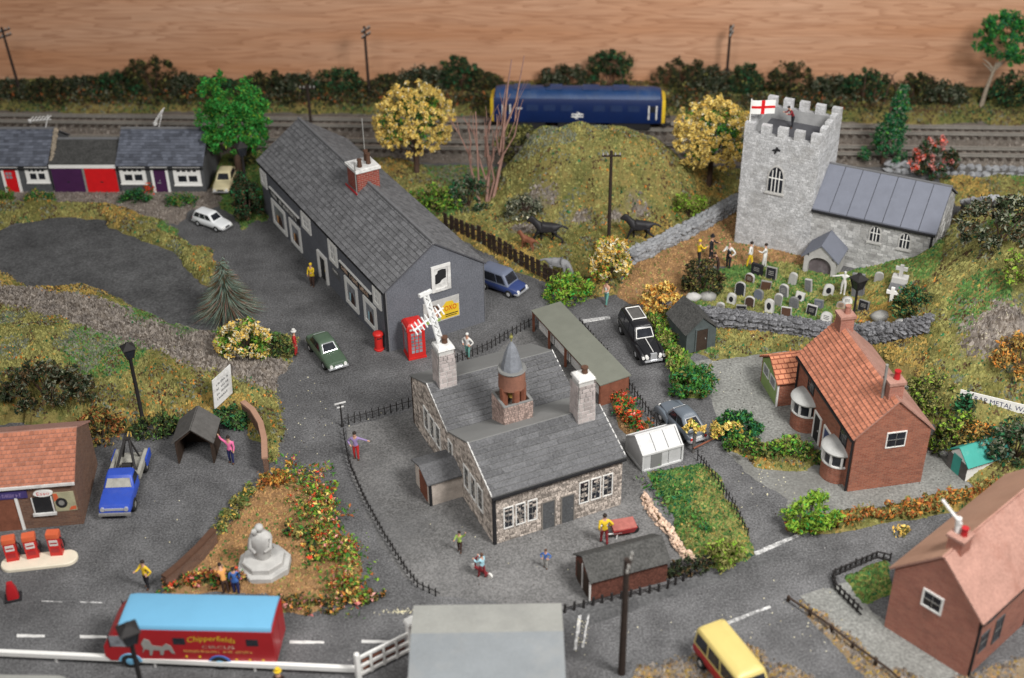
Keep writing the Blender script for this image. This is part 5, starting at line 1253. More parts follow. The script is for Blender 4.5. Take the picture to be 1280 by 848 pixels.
def car(name, label, px, py, ang, body, L=4.0, W=1.6, zb=0.28, prof=None, cab=None, group=None, glass='glass', trim=None, wheel_r=0.32, hub='chrome', roof=None, top_crown=0.07, lights='white', cat='car', splits=(0.5,), rearw=True, wb=None, scale=1.0):
    """prof: (x, top z, half width) of the lower body from tail to nose; cab: x at belt and roof (rear, front), belt z, roof z, half widths"""
    o = at(px, py)
    t = thing(name, label, cat, (o.x, o.y, o.z + 0.01), ang, group); t.scale = (scale,) * 3
    rings = []
    for x, zt, hw in prof:
        z0 = zb + (0.10 if (x == prof[0][0] or x == prof[-1][0]) else 0)
        h = zt - z0
        half = [(hw * .86, z0), (hw * .97, z0 + h * .22), (hw, z0 + h * .5), (hw * .96, z0 + h * .80), (hw * .84, z0 + h * .95), (hw * .55, zt), (0, zt + 0.015)]
        pts = [Vector((x, y, z)) for y, z in half] + [Vector((x, -y, z)) for y, z in reversed(half[:-1])]
        rings.append(pts)
    b = MB(); b.loft(rings, 0); bd_ = b.build('body', M[body], t, 38)
    xr0, xr1, xf1, xf0, zl, zr, wl, wr = cab
    c = MB(); q = lambda f, dz=0: None
    def ring(f, e=0.0):
        a, b_ = xr0 + (xr1 - xr0) * f, xf0 + (xf1 - xf0) * f
        return rrect(a - e, b_ + e, wl + (wr - wl) * f + e, zl + (zr - zl) * f, 0.16, 4)
    c.loft([ring(-0.05), ring(0.0), ring(0.5), ring(0.93), [p + Vector((0, 0, top_crown * .55)) for p in rrect(xr1 + .07, xf1 - .07, wr - .09, zr, .16, 4)], [p + Vector((0, 0, top_crown)) for p in rrect(xr1 + .3, xf1 - .3, wr - .34, zr, .16, 4)]])
    cb = c.build('cabin', M[roof or body], t, 38)
    def on(f, x, y_side): return Vector((x, y_side * (wl + (wr - wl) * f), zl + (zr - zl) * f))
    f0, f1 = 0.12, 0.86
    n = len(splits) + 1; cuts = [0.0] + list(splits) + [1.0]
    for s in (-1, 1):
        for i in range(n):
            def xx(f, k):
                a, b_ = xr0 + (xr1 - xr0) * f + 0.16, xf0 + (xf1 - xf0) * f - 0.16
                return a + (b_ - a) * k
            k0, k1 = cuts[i] + 0.02, cuts[i + 1] - 0.02
            p = [on(f0, xx(f0, k0), s), on(f0, xx(f0, k1), s), on(f1, xx(f1, k1), s), on(f1, xx(f1, k0), s)]
            MB().extr([v + Vector((0, s * -0.01, 0)) for v in p], (0, s * 0.028, 0)).build('side_window', M[glass], cb)
    for nm, X0, X1, sg in (('windscreen', xf0, xf1, 1),) + ((('rear_window', xr0, xr1, -1),) if rearw else ()):
        def e(f, k, d): return Vector((X0 + (X1 - X0) * f + sg * d, (wl + (wr - wl) * f - 0.17) * k, zl + (zr - zl) * f))
        p = [e(.14, -1, 0), e(.14, 1, 0), e(.85, 1, 0), e(.85, -1, 0)]
        w = MB().extr([v - Vector((sg * .01, 0, 0)) for v in p], (sg * 0.03, 0, 0)).build(nm, M[glass], cb)
        if trim:
            f = MB()
            for a, b_ in ((0, 1), (1, 2), (2, 3), (3, 0)): f.tube([p[a] + Vector((sg * .02, 0, 0)), p[b_] + Vector((sg * .02, 0, 0))], 0.035, 5)
            f.build('window_trim', M[trim], w)
    x0, x1 = prof[0][0], prof[-1][0]; hw0, hw1 = prof[1][2], prof[-2][2]
    for x, hw, s in ((x0, hw0, -1), (x1, hw1, 1)):
        m = MB(); m.obox((x + s * 0.05, 0, zb + 0.16), (0.10, hw * 1.9, 0.12)); m.obox((x - s * .12, hw * .93, zb + .16), (.3, .08, .12)); m.obox((x - s * .12, -hw * .93, zb + .16), (.3, .08, .12)); m.build('bumper', M['chrome'], t)
    zt1, zt0 = prof[-2][1], prof[1][1]
    for s in (-1, 1):
        h = MB(); h.tube([(x1 - 0.06, s * hw1 * .70, zb + (zt1 - zb) * .60), (x1 + 0.04, s * hw1 * .70, zb + (zt1 - zb) * .60)], 0.12, 10); h.build('headlight', M['white'], t)
        h = MB(); h.obox((x0 - 0.01, s * hw0 * .72, zb + (zt0 - zb) * .6), (0.06, .16, .14)); h.build('tail_light', M['red'], t)
    g = MB(); g.obox((x1 + 0.005, 0, zb + (zt1 - zb) * .55), (0.05, hw1 * .75, (zt1 - zb) * .3)); g.build('grille', M['chrome'] if trim else M['black'], t)
    g = MB(); g.obox((x0 + .0, 0, zb + .34), (0.06, .5, .13)); g.build('number_plate', M['white'], t)
    wbs = wb or (x0 + L * .2, x1 - L * .2)
    hwm = max(p[2] for p in prof)
    for x in wbs:
        for s in (-1, 1): wheel(t, x, s * (hwm - 0.07), wheel_r, 0.2, M['tyre'], M[hub])
    return t
def heading(p, q): a, b = flat(*p), flat(*q); return math.atan2(b.y - a.y, b.x - a.x)

car('car', 'small white estate car parked on the dark lane below the cottages', 266, 283, heading((243, 272), (288, 287)), 'white_car', 4.0, 1.55, scale=.86, prof=[(-1.98, .72, .66), (-1.85, .92, .74), (-.9, .98, .78), (.5, .96, .78), (1.3, .88, .76), (1.88, .76, .70), (1.98, .62, .62)],
    cab=(-1.92, -1.6, .25, .85, .92, 1.5, .70, .56), splits=(.34, .68))
car('car', 'cream saloon car parked between right cottage and dark bushes', 283, 232, heading((291, 206), (277, 236)), 'cream', 4.2, 1.6, prof=[(-2.1, .70, .66), (-1.95, .86, .74), (-1.0, .92, .8), (.6, .92, .8), (1.5, .86, .78), (2.0, .76, .72), (2.1, .62, .62)],
    cab=(-1.35, -.85, .35, .9, .88, 1.45, .70, .56))
car('car', 'dark green saloon car parked by the shrubs opposite the inn', 409, 447, heading((392, 424), (424, 464)), 'green_car', 4.3, 1.62, prof=[(-2.15, .74, .66), (-2.0, .92, .76), (-1.0, .97, .8), (.6, .95, .8), (1.5, .89, .79), (2.05, .82, .74), (2.15, .66, .66)],
    cab=(-1.55, -1.0, .25, .85, .92, 1.50, .70, .56), trim='chrome')
car('van', 'small dark blue van with greyish roof parked behind the inn', 628, 362, heading((610, 352), (650, 366)), 'blue_van', 3.7, 1.6, prof=[(-1.85, .8, .72), (-1.75, .95, .78), (0, .98, .8), (.9, .94, .8), (1.6, .84, .76), (1.85, .7, .66)],
    cab=(-1.82, -1.72, .55, 1.05, .9, 1.72, .76, .66), cat='van', roof='blue_grey', splits=(.68,))
h = car('hearse', 'long glossy black hearse with chrome roof rail and white bumper', 800, 431, heading((776, 392), (812, 449)), 'black_car', 5.6, 1.85, prof=[(-2.75, .85, .70), (-2.55, 1.05, .84), (-1.2, 1.12, .92), (.5, 1.10, .92), (1.5, 1.04, .78), (2.4, 1.0, .66), (2.75, .84, .56)],
    cab=(-2.7, -2.35, .45, .95, 1.05, 1.85, .82, .68), trim='white', wheel_r=.4, splits=(.36, .7), cat='hearse')
rl = MB(); P4 = [(-1.9, -.5), (-.35, -.5), (-.35, .5), (-1.9, .5)]
for i in range(4):
    a, b = P4[i], P4[(i + 1) % 4]; rl.tube([(a[0], a[1], 1.99), (b[0], b[1], 1.99)], 0.04, 6); rl.tube([(a[0], a[1], 1.86), (a[0], a[1], 2.0)], .03, 5)
rl.build('roof_rail', M['white'], h)
rp = MB(); rp.box(-1.82, -.42, 1.86, -.43, .42, 1.945); rp.build('roof_panel', M['wood_grey'], h)
st = MB(); st.tube([(1.0, 0, 1.15), (2.6, 0, 1.06)], 0.03, 5); st.build('bonnet_strip', M['white'], h)
for s in (-1, 1):
    fn = MB(); fn.loft([[Vector((x, s * y + dy, z + dz)) for dy, dz in ((-.16, -.3), (.16, -.3), (.17, 0), (.08, .12), (-.08, .12), (-.17, 0))] for x, y, z in ((.7, .80, .75), (1.5, .80, .86), (2.2, .78, .86), (2.62, .74, .72), (2.75, .72, .5))]); fn.build('wing', M['black_car'], h, 50)
    q = MB(); q.tube([(2.62, s * .5, .78), (2.76, s * .5, .78)], .12, 10); q.tube([(2.70, s * .76, .74), (2.82, s * .76, .74)], .10, 10); stuff(q.build('lamp', M['white'], h))
g2 = MB(); g2.obox((2.72, 0, .72), (.16, .46, .56)); g2.build('radiator', M['chrome'], h)
k = car('car', 'rounded grey vintage car with chrome rear window trim beside the greenhouse', 851, 535, heading((880, 560), (828, 508)), 'grey_car', 4.1, 1.65, prof=[(-2.05, .62, .58), (-1.85, .82, .72), (-1.2, 1.0, .82), (-.3, 1.05, .84), (.6, 1.02, .8), (1.3, .98, .66), (1.85, .9, .54), (2.0, .7, .44)],
    cab=(-1.75, -.85, .25, .75, .95, 1.58, .72, .54), trim='chrome', wheel_r=.36, top_crown=.1)
for s in (-1, 1):
    fn = MB(); fn.loft([[Vector((x, s * y + dy, z + dz)) for dy, dz in ((-.15, -.28), (.15, -.28), (.17, 0), (.08, .13), (-.08, .13), (-.17, 0))] for x, y, z in ((.35, .74, .62), (1.0, .74, .80), (1.55, .74, .80), (1.95, .70, .62), (2.05, .68, .5))]); fn.build('wing', M['grey_car'], k, 50)
car('van', 'yellow topped minibus with dark red sides at the bottom edge', 912, 850, heading((882, 795), (938, 865)), 'red_dark', 4.3, 1.8, scale=1.08, prof=[(-2.1, .9, .8), (-2.0, 1.1, .86), (0, 1.12, .88), (1.2, 1.12, .88), (1.95, 1.05, .84), (2.1, .8, .76)],
    cab=(-2.08, -1.98, 1.6, 2.02, 1.08, 1.95, .86, .78), roof='yellow_cream', cat='van', splits=(.3, .6), top_crown=.12)

def pickup():
    o = at(158, 612); a = heading((174, 556), (147, 641))
    t = thing('tow_truck', 'blue pickup tow truck with grey flatbed and dark crane', 'tow truck', (o.x, o.y, .01), a)
    b = MB(); P = [(.25, 1.15, .98), (1.2, 1.15, .98), (2.0, 1.12, .97), (2.7, 1.05, .95), (2.85, .85, .92)]
    rings = []
    for x, zt, hw in P:
        z0 = .42; h = zt - z0
        half = [(hw * .9, z0), (hw, z0 + h * .3), (hw, z0 + h * .7), (hw * .94, zt - .03), (hw * .6, zt), (0, zt + .015)]
        rings.append([Vector((x, y, z)) for y, z in half] + [Vector((x, -y, z)) for y, z in reversed(half[:-1])])
    b.loft(rings); b.build('body', M['blue'], t, 38)
    c = MB(); c.loft([rrect(-.05, 1.35, .94, 1.05, .15), rrect(-.02, 1.28, .92, 1.2, .15), rrect(.05, .85, .78, 1.72, .15), rrect(.1, .8, .72, 1.78, .15)]); cb = c.build('cabin', M['blue'], t, 38)
    w = MB().extr([(1.28, -.78, 1.22), (1.28, .78, 1.22), (.93, .66, 1.64), (.93, -.66, 1.64)], (.025, 0, .02)); w.build('windscreen', M['dull_bed'], cb)
    for s in (-1, 1):
        MB().extr([(.1, s * .9, 1.22), (1.1, s * .9, 1.22), (.8, s * .79, 1.62), (.12, s * .79, 1.62)], (0, s * .02, 0)).build('side_window', M['glass'], cb)
        h = MB(); h.tube([(2.78, s * .7, .82), (2.9, s * .7, .82)], .14, 10); h.build('headlight', M['chrome'], t)
    g = MB(); g.obox((2.86, 0, .82), (.05, 1.1, .16)); g.build('grille', M['chrome'], t)
    g = MB(); g.obox((2.92, 0, .5), (.12, 1.9, .16)); g.build('bumper', M['grey_metal'], t)
    d = MB(); d.box(-2.6, -.98, .7, -.1, .98, .82); d.box(-2.6, -.98, .82, -.1, -.78, 1.12); d.box(-2.6, .78, .82, -.1, .98, 1.12); d.box(-.3, -.78, .82, -.1, .78, 1.25); d.build('flatbed', M['dull_bed'], t)
    f = MB(); f.box(-2.75, .99, .5, -1.6, 1.10, 1.05); f.box(-2.75, -1.10, .5, -1.6, -.99, 1.05); f.build('side_panel', M['blue'], t)
    cr = MB()
    for s in (-1, 1): cr.tube([(-.5, s * .62, .85), (-2.1, s * .12, 2.3)], .09, 7); cr.tube([(-2.2, s * .5, .85), (-2.1, s * .12, 2.3)], .07, 6)
    cr.tube([(-2.1, -.2, 2.3), (-2.1, .2, 2.3)], .14, 8); cr.build('crane', M['iron'], t)
    cr = MB(); cr.tube([(-2.15, 0, 2.3), (-2.5, .05, 2.55), (-2.75, .1, 2.3), (-2.7, .1, 2.0)], .035, 6); cr.build('hook', M['bl_gold'], t)
    w = MB(); w.tube([(-1.1, -.3, .98), (-1.1, .3, .98)], .2, 10); w.build('winch', M['iron'], t)
    for x in (-1.75, 1.95):
        for s in (-1, 1): wheel(t, x, s * .9, .42, .24, M['tyre'], M['grey_metal'])
pickup()

def lorry():
    a, b = flat(135, 833), flat(347, 838)
    o = (a + b) / 2; ang = math.atan2(a.y - b.y, a.x - b.x)         # nose to the left
    L = (b - a).length; W = 2.5; H = 3.05
    n = Vector((-(b - a).y, (b - a).x, 0)).normalized()
    o = o + n * W / 2
    t = thing('circus_lorry', 'red circus lorry with flat sky blue roof, grey horse and yellow lettering', 'lorry', (o.x, o.y, 0), ang)
    h = L / 2; y0 = -W / 2
    prof = [(-h, .45), (h - .25, .45), (h, .8), (h - .05, 1.5), (h - .35, 2.1), (h - .8, 2.6), (h - 1.3, 2.86), (-h, 2.86)]
    m = MB(); e = .16; k_ = [(0, .94), (.16, .985), (.5, 1.0), (.84, .985), (1.0, .94)]
    m.loft([[Vector((x, y0 + W * f, .45 + (z - .45) * (s if z > 2 else 1))) for x, z in prof] for f, s in k_]); bo = m.build('body', M['red_dark'], t, 35)
    r = MB(); e = 0.004
    top = [(-h + .05, 2.86), (h - 1.32, 2.86)] + [(h - 1.32 + .55 * math.sin(k * PI / 8), 2.72 + .14 * math.cos(k * PI / 8)) for k in range(1, 4)]
    rp_ = [(-h + .04, 2.7), (h - 1.2, 2.7), (h - .95, 2.62), (h - 1.02, 2.93), (h - 1.35, 3.02), (-h + .04, 3.02)]
    r.loft([[Vector((x, (y0 + .02) * f, z if z < 2.75 else 2.70 + (z - 2.70) * s)) for x, z in rp_] for f, s in ((1, .1), (.985, .5), (.93, .8), (.8, .96), (0, 1.06), (-.8, .96), (-.93, .8), (-.985, .5), (-1, .1))]); r.build('roof', M['sky_blue'], t, 35)
    w = MB(); w.extr([(h - .93, y0 + .25, 2.53), (h - .93, -y0 - .25, 2.53), (h - .42, -y0 - .25, 2.05), (h - .42, y0 + .25, 2.05)], (.03, 0, .03)); w.build('windscreen', M['glass_grey'], bo)
    w = MB(); w.extr([(h - 1.28, y0 + .1, 2.90), (h - 1.28, -y0 - .1, 2.90), (h - .85, -y0 - .15, 2.62), (h - .85, y0 + .15, 2.62)], (.02, 0, .03)); w.build('headboard', M['card_grey'], bo)
    for s in (-1, 1):
        S_ = Wall((h, s * W / 2), PI) if s > 0 else Wall((-h, -W / 2), 0)
        U = (lambda q: q) if s > 0 else (lambda q: L - q)               # distance from the nose
        def rect(a0, a1, z0, z1, mm, nm, par, d0=0.0, d1=.02):
            q = MB(); S_.box(q, min(U(a0), U(a1)), max(U(a0), U(a1)), z0, z1, d0, d1); return q.build(nm, mm, par)
        w = rect(.42, 1.45, 1.5, 2.25, M['glass_grey'], 'cab_window', bo)
        rect(.36, .42, 1.42, 2.32, M['black'], 'window_seal', w); 
        for a0 in (3.75, 7.55): rect(a0, a0 + .62, 1.75, 2.2, M['glass'], 'side_window', bo)
        # prancing grey horse emblem
        hp = [(2.0, 1.05), (2.12, 1.4), (2.05, 1.75), (2.25, 2.1), (2.5, 2.0), (2.62, 1.62), (3.1, 1.55), (3.35, 1.78), (3.6, 1.6), (3.72, 1.05), (3.55, 1.1), (3.45, 1.35), (3.2, 1.3), (3.1, .95), (2.95, .95), (2.95, 1.28), (2.62, 1.3), (2.5, .9), (2.38, .92), (2.42, 1.3), (2.2, 1.35)]
        q = MB(); tri = [S_.p(U(x), z, .002) for x, z in hp]
        bm = bmesh.new(); f = bm.faces.new([bm.verts.new(p) for p in tri]); ex = bmesh.ops.extrude_face_region(bm, geom=[f]); bmesh.ops.translate(bm, verts=[v for v in ex['geom'] if isinstance(v, bmesh.types.BMVert)], vec=S_.N * .02)
        bmesh.ops.triangulate(bm, faces=bm.faces); bmesh.ops.recalc_face_normals(bm, faces=bm.faces); me_ = bpy.data.meshes.new('horse_emblem'); bm.to_mesh(me_); bm.free(); me_.materials.append(M['cl_grey']); place(me_, 'horse_emblem', bo)
        lx = U(4.55) if s > 0 else U(7.0)
        lx = min(U(4.5), U(7.0)); dirn = S_.U
        lettering('Chipperfields', 2.5, S_.p(lx, 1.78, 0), S_.U, (0, 0, 1), M['yellow'], 'lettering', bo, .022, .5, .2, .16)
        lettering('CIRCUS', 1.7, S_.p(lx + .7, 1.50, 0), S_.U, (0, 0, 1), M['pale_flower'], 'lettering', bo, .022, .22)
        marks(3.6, .16, S_.p(lx - .3, 1.2, 0), S_.U, (0, 0, 1), M['cl_orange'], bo, .03, 9, 3)
        q = MB()
        for a0 in (4.3, 5.0, 6.9, 7.6, 8.3): q.obox(S_.p(U(a0), .78 + .1 * math.sin(a0 * 9), .01), (.12, .02, .12))
        stuff(q.build('star_print', M['yellow'], bo))
        for a0 in (.95, L - 3.3 + .0):
            x = h - a0 - .35
            q = MB(); pts = [(x + .62 * math.cos(k * PI / 10), .45 + .55 * math.sin(k * PI / 10)) for k in range(11)]
            q.extr([(a_, s * W / 2, z_) for a_, z_ in pts], (0, s * .06, 0)); q.build('wheel_arch', M['sky_blue'] if a0 < 2 else M['cl_blue'], bo)
            wheel(t, x, s * (W / 2 - .05), .48, .28, M['tyre'], M['sky_blue'])
    q = MB(); q.box(h - .1, y0 + .1, .42, h + .08, -y0 - .1, .62); q.build('bumper', M['sky_blue'], t)
    q = MB(); q.box(-h - .02, y0 + .2, .7, -h, -.03, 2.6); q.box(-h - .02, .03, .7, -h, -y0 - .2, 2.6); stuff(q.build('rear_door', M['red_dark'], bo))
lorry()

def loco():
    a, b = flat(617, 163), flat(829, 166)
    ang = math.atan2(111.4 - 120.1, 124); cx = 6.5
    f = (cx + 62) / 124; cy = 120.1 + (111.4 - 120.1) * f
    L = 16.3; W = 2.75; z0 = .5
    t = thing('diesel_locomotive', 'blue diesel locomotive with yellow ends standing on the rear track', 'locomotive', (cx, cy, 0), ang)
    def sect(x, s=1.0, dz=0): 
        half = [(1.30 * s, 1.15), (1.38 * s, 1.5), (1.38 * s, 3.05 + dz), (1.22 * s, 3.5 + dz)]
        return [Vector((x, y, z)) for y, z in half] + [Vector((x, -y, z)) for y, z in reversed(half)]
    m = MB(); m.loft([sect(x, s) for x, s in ((-L / 2 + .35, .97), (-L / 2 + 1.2, 1), (L / 2 - 1.2, 1), (L / 2 - .35, .97))]); bo = m.build('body', M['loco_blue'], t, 40)
    m = MB()
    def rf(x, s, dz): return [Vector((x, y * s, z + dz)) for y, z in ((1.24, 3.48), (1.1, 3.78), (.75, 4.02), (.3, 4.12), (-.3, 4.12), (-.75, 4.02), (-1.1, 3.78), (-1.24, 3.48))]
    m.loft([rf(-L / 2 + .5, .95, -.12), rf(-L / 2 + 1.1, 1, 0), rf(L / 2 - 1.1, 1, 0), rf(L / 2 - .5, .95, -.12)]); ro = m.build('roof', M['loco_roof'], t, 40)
    for x in (-5.2, -2.2, 1.2, 4.0):
        q = MB(); q.obox((x, 0, 4.12), (1.5, 1.3, .1)); q.build('roof_vent', M['loco_roof'], ro)
    q = MB(); q.tube([(-2.9, .2, 4.1), (-2.9, .2, 4.3)], .3, 12); q.build('fan', M['black'], ro)
    for s in (-1, 1):
        m = MB()
        n0 = sect(s * (L / 2 - .36), .965); n1 = [Vector((s * (L / 2 - .02), p.y * .86, p.z if p.z < 3 else p.z - .2)) for p in n0]
        m.loft([n0, n1]); nb = m.build('yellow_end', M['yellow'], t, 30)
        for y in (-.75, 0, .75):
            q = MB(); q.obox((s * (L / 2 - .08), y, 2.75), (.12, .58, .62)); q.build('cab_window', M['glass'], nb)
        q = MB(); q.box(s * (L / 2) - .12, -1.2, .75, s * (L / 2) + .12, 1.2, 1.1); q.build('buffer_beam', M['black'], t)
        for y in (-.85, .85):
            q = MB(); q.tube([(s * L / 2, y, .95), (s * (L / 2 + .5), y, .95)], .13, 10); q.tube([(s * (L / 2 + .48), y, .95), (s * (L / 2 + .56), y, .95)], .24, 12); q.build('buffer', M['black'], t)
        bg = MB(); bg.box(s * 4.9 - 1.9, -1.15, .45, s * 4.9 + 1.9, 1.15, 1.1); bo2 = bg.build('bogie', M['black'], t)
        for dx in (-1.2, 1.2):
            for y in (-.75, .75):
                q = MB(); q.tube([(s * 4.9 + dx, y - .07, .93), (s * 4.9 + dx, y + .07, .93)], .47, 16); q.build('wheel', M['iron'], bo2)
        S_ = Wall((-L / 2, -1.38), 0) if s < 0 else Wall((L / 2, 1.38), PI)
        for u in (1.55, L - 1.2):
            for du in ((-.35, .35) if True else (0,)):
                q = MB(); S_.box(q, u + du - .07, u + du + .07, 1.6, 2.95, 0, .05); q.build('handrail', M['white_worn'], bo)
            q = MB(); S_.box(q, u - .24, u + .24, 2.3, 2.9, 0, .02); q.build('cab_side_window', M['glass'], bo)
        for u in (3.4, 5.0, 6.6, 9.6, 11.2, 12.8):
            q = MB(); S_.box(q, u, u + 1.1, 2.35, 2.95, 0, .03); q.build('side_grille', mat('grille_blue', (0.012, 0.028, 0.09), 0.7, 0.2, 2), bo)
        c = L / 2
        q = MB()        # white double arrow emblem
        S_.box(q, c - .55, c + .55, 1.98, 2.08, .0, .03); S_.box(q, c - .55, c + .55, 1.75, 1.85, .0, .03)
        S_.poly(q, [(c - .1, 2.25), (c + .05, 2.25), (c + .45, 2.02), (c + .3, 2.0)], 0, .034); S_.poly(q, [(c + .1, 1.58), (c - .05, 1.58), (c - .45, 1.81), (c - .3, 1.83)], 0, .034); S_.poly(q, [(c - .42, 2.06), (c - .27, 2.06), (c + .42, 1.77), (c + .27, 1.77)], 0, .032)
        stuff(q.build('double_arrow_emblem', M['white'], bo))
        q = MB(); S_.box(q, 2.4, 3.0, 2.5, 2.62, 0, .02); q.build('number', M['white_worn'], bo)
    q = MB(); q.box(-1.8, -1.2, .55, 1.8, 1.2, 1.14); q.build('fuel_tank', M['black'], t)
loco()

# ------------------------------------------------------------------ poles and lamps
def telegraph(px, py, h, label, arms=2, lean=0.0, along=0.0, r=0.16):
    o = at(px, py)
    t = thing('telegraph_pole', label, 'telegraph pole', (o.x, o.y, o.z - 0.05), along, 'wooden telegraph poles')
    MB().tube([(0, 0, -.3), (lean * h, 0, h)], [r, r * .72], 9).build('pole', M['pole'], t)
    for i in range(arms):
        z = h - .35 - .55 * i; x = lean * z
        a = MB(); a.obox((x, -.14, z), (1.5, .12, .13)); ar = a.build('crossarm', M['pole'], t)
        for k in (-.65, -.3, .3, .65):
            q = MB(); q.lathe([(.06, z + .06), (.08, z + .12), (.05, z + .26)], 7, (x + k, -.14, 0)); q.build('insulator', M['cl_grey'], ar)
    return t
telegraph(28, 124, 7.6, 'telegraph pole against the wooden board at the far left edge', 2, -.06, .9)
telegraph(462, 122, 7.3, 'telegraph pole in the bushes behind the yellow tree', 2, 0, 1.1)
telegraph(389, 158, 4.3, 'short telegraph pole beside the track behind the inn', 1, 0, 0)
telegraph(907, 112, 6.6, 'telegraph pole at the board above the yellow tree by the church', 2, 0, 1.2)
telegraph(761, 299, 7.8, 'tall telegraph pole standing in the horse paddock', 1, 0, 0)
telegraph(777, 842, 8.0, 'telegraph pole in front of the black tarred shed', 1, 0, 1.3, r=0.2)
def lamp(px, py, h, label, r=0.13, size=0.36):
    o = at(px, py)
    t = thing('street_lamp', label, 'street lamp', (o.x, o.y, o.z), 0.5, 'black lantern lamps')
    MB().lathe([(r * 2.4, -.2), (r * 2.2, .35), (r * 1.3, .5), (r, .9), (r * .9, h - .2), (r * 1.3, h - .1), (r * 1.3, h)], 10).build('post', M['iron'], t, 40)
    s = size; m = MB(); m.loft([[Vector((x * q, y * q, h + z)) for x, y in ((-1, -1), (1, -1), (1, 1), (-1, 1))] for q, z in ((s * .55, 0), (s * .95, s * 2.0))]); l = m.build('lantern', M['glass'], t)
    m = MB()
    for x, y in ((-1, -1), (1, -1), (1, 1), (-1, 1)): m.tube([(x * s * .55, y * s * .55, h), (x * s * .97, y * s * .97, h + s * 2.0)], .05, 5)
    stuff(m.build('lantern_bar', M['iron'], l))
    m = MB(); m.loft([[Vector((x * q, y * q, h + z)) for x, y in ((-1, -1), (1, -1), (1, 1), (-1, 1))] for q, z in ((s * 1.2, s * 2.0), (s * 1.15, s * 2.15), (s * .35, s * 2.8), (s * .2, s * 3.1))]); m.build('lantern_roof', M['iron'], l)
lamp(180, 532, 5.4, 'tall black lantern lamp on grass behind the petrol garage')
lamp(186, 895, 5.2, 'black lantern lamp standing before the circus lorry', size=.42)
lamp(311, 256, 4.6, 'black lantern lamp between the dark bushes and the inn', .12, .40)
lamp(1066, 400, 2.6, 'black lantern lamp among the gravestones by the church porch', .09, .42)
o = at(428, 533); t = thing('lamp_post', 'slim grey post with white cross top beside the school railing', 'post', (o.x, o.y, 0), 0.4)
MB().lathe([(.12, 0), (.1, .2), (.06, .3), (.05, 1.7), (.09, 1.75), (.05, 1.8)], 8).build('post', M['iron'], t)
MB().obox((0, 0, 1.86), (.75, .09, .07)).build('arm', M['white_worn'], t); MB().obox((0, 0, 1.55), (.45, .07, .06)).build('bracket', M['white_worn'], t)

# ------------------------------------------------------------------ phone box, post box, pumps, signs
def phone_box():
    o = at(519, 443); t = thing('telephone_box', 'red telephone box standing against the inn gable', 'telephone box', (o.x, o.y, 0), R(20))
    w = .62
    m = MB(); m.box(-w - .04, -w - .04, 0, w + .04, w + .04, .14); m.box(-w, -w, .14, w, w, 2.35); b = m.build('box', M['red'], t)
    m = MB(); m.box(-w - .05, -w - .05, 2.35, w + .05, w + .05, 2.62)
    m.loft([[Vector((x * q, y * q, z)) for x, y in ((-1, -1), (1, -1), (1, 1), (-1, 1))] for q, z in ((w + .02, 2.62), (w - .02, 2.74), (w * .72, 2.88), (w * .3, 2.93))]); m.build('roof', M['red'], t)
    for k, (O_, an) in enumerate((((-w, -w), 0), ((w, -w), PI / 2), ((w, w), PI), ((-w, w), -PI / 2))):
        S_ = Wall(O_, an)
        q = MB(); S_.box(q, .16, 2 * w - .16, 2.42, 2.56, .05, .062); sg = q.build('sign_panel', M['cl_white'], b)
        lettering('TELEPHONE', 2 * w - .42, S_.p(.21, 2.445, 0), S_.U, (0, 0, 1), M['black'], 'lettering', sg, .066, .09)
        for i in range(3):
            for j in range(6):
                q = MB(); x = .20 + (2 * w - .40) * i / 3; z = .5 + 1.7 * j / 6
                S_.box(q, x + .03, x + (2 * w - .4) / 3 - .03, z + .03, z + 1.7 / 6 - .03, 0, .014); q.build('pane', M['glass_grey'], b)
phone_box()
o = at(474, 437); t = thing('pillar_box', 'red pillar post box at the corner of the inn', 'post box', (o.x, o.y, 0), 0.3)
MB().lathe([(.34, 0), (.36, .12), (.30, .16), (.30, 1.25)], 16).build('body', M['red'], t, 40)
MB().lathe([(.31, 1.25), (.39, 1.27), (.39, 1.36), (.33, 1.44), (.12, 1.5), (.02, 1.51)], 16).build('cap', M['red'], t, 40)
MB().obox((0.02, -.3, 1.08), (.32, .05, .07)).build('slot', M['black'], t)

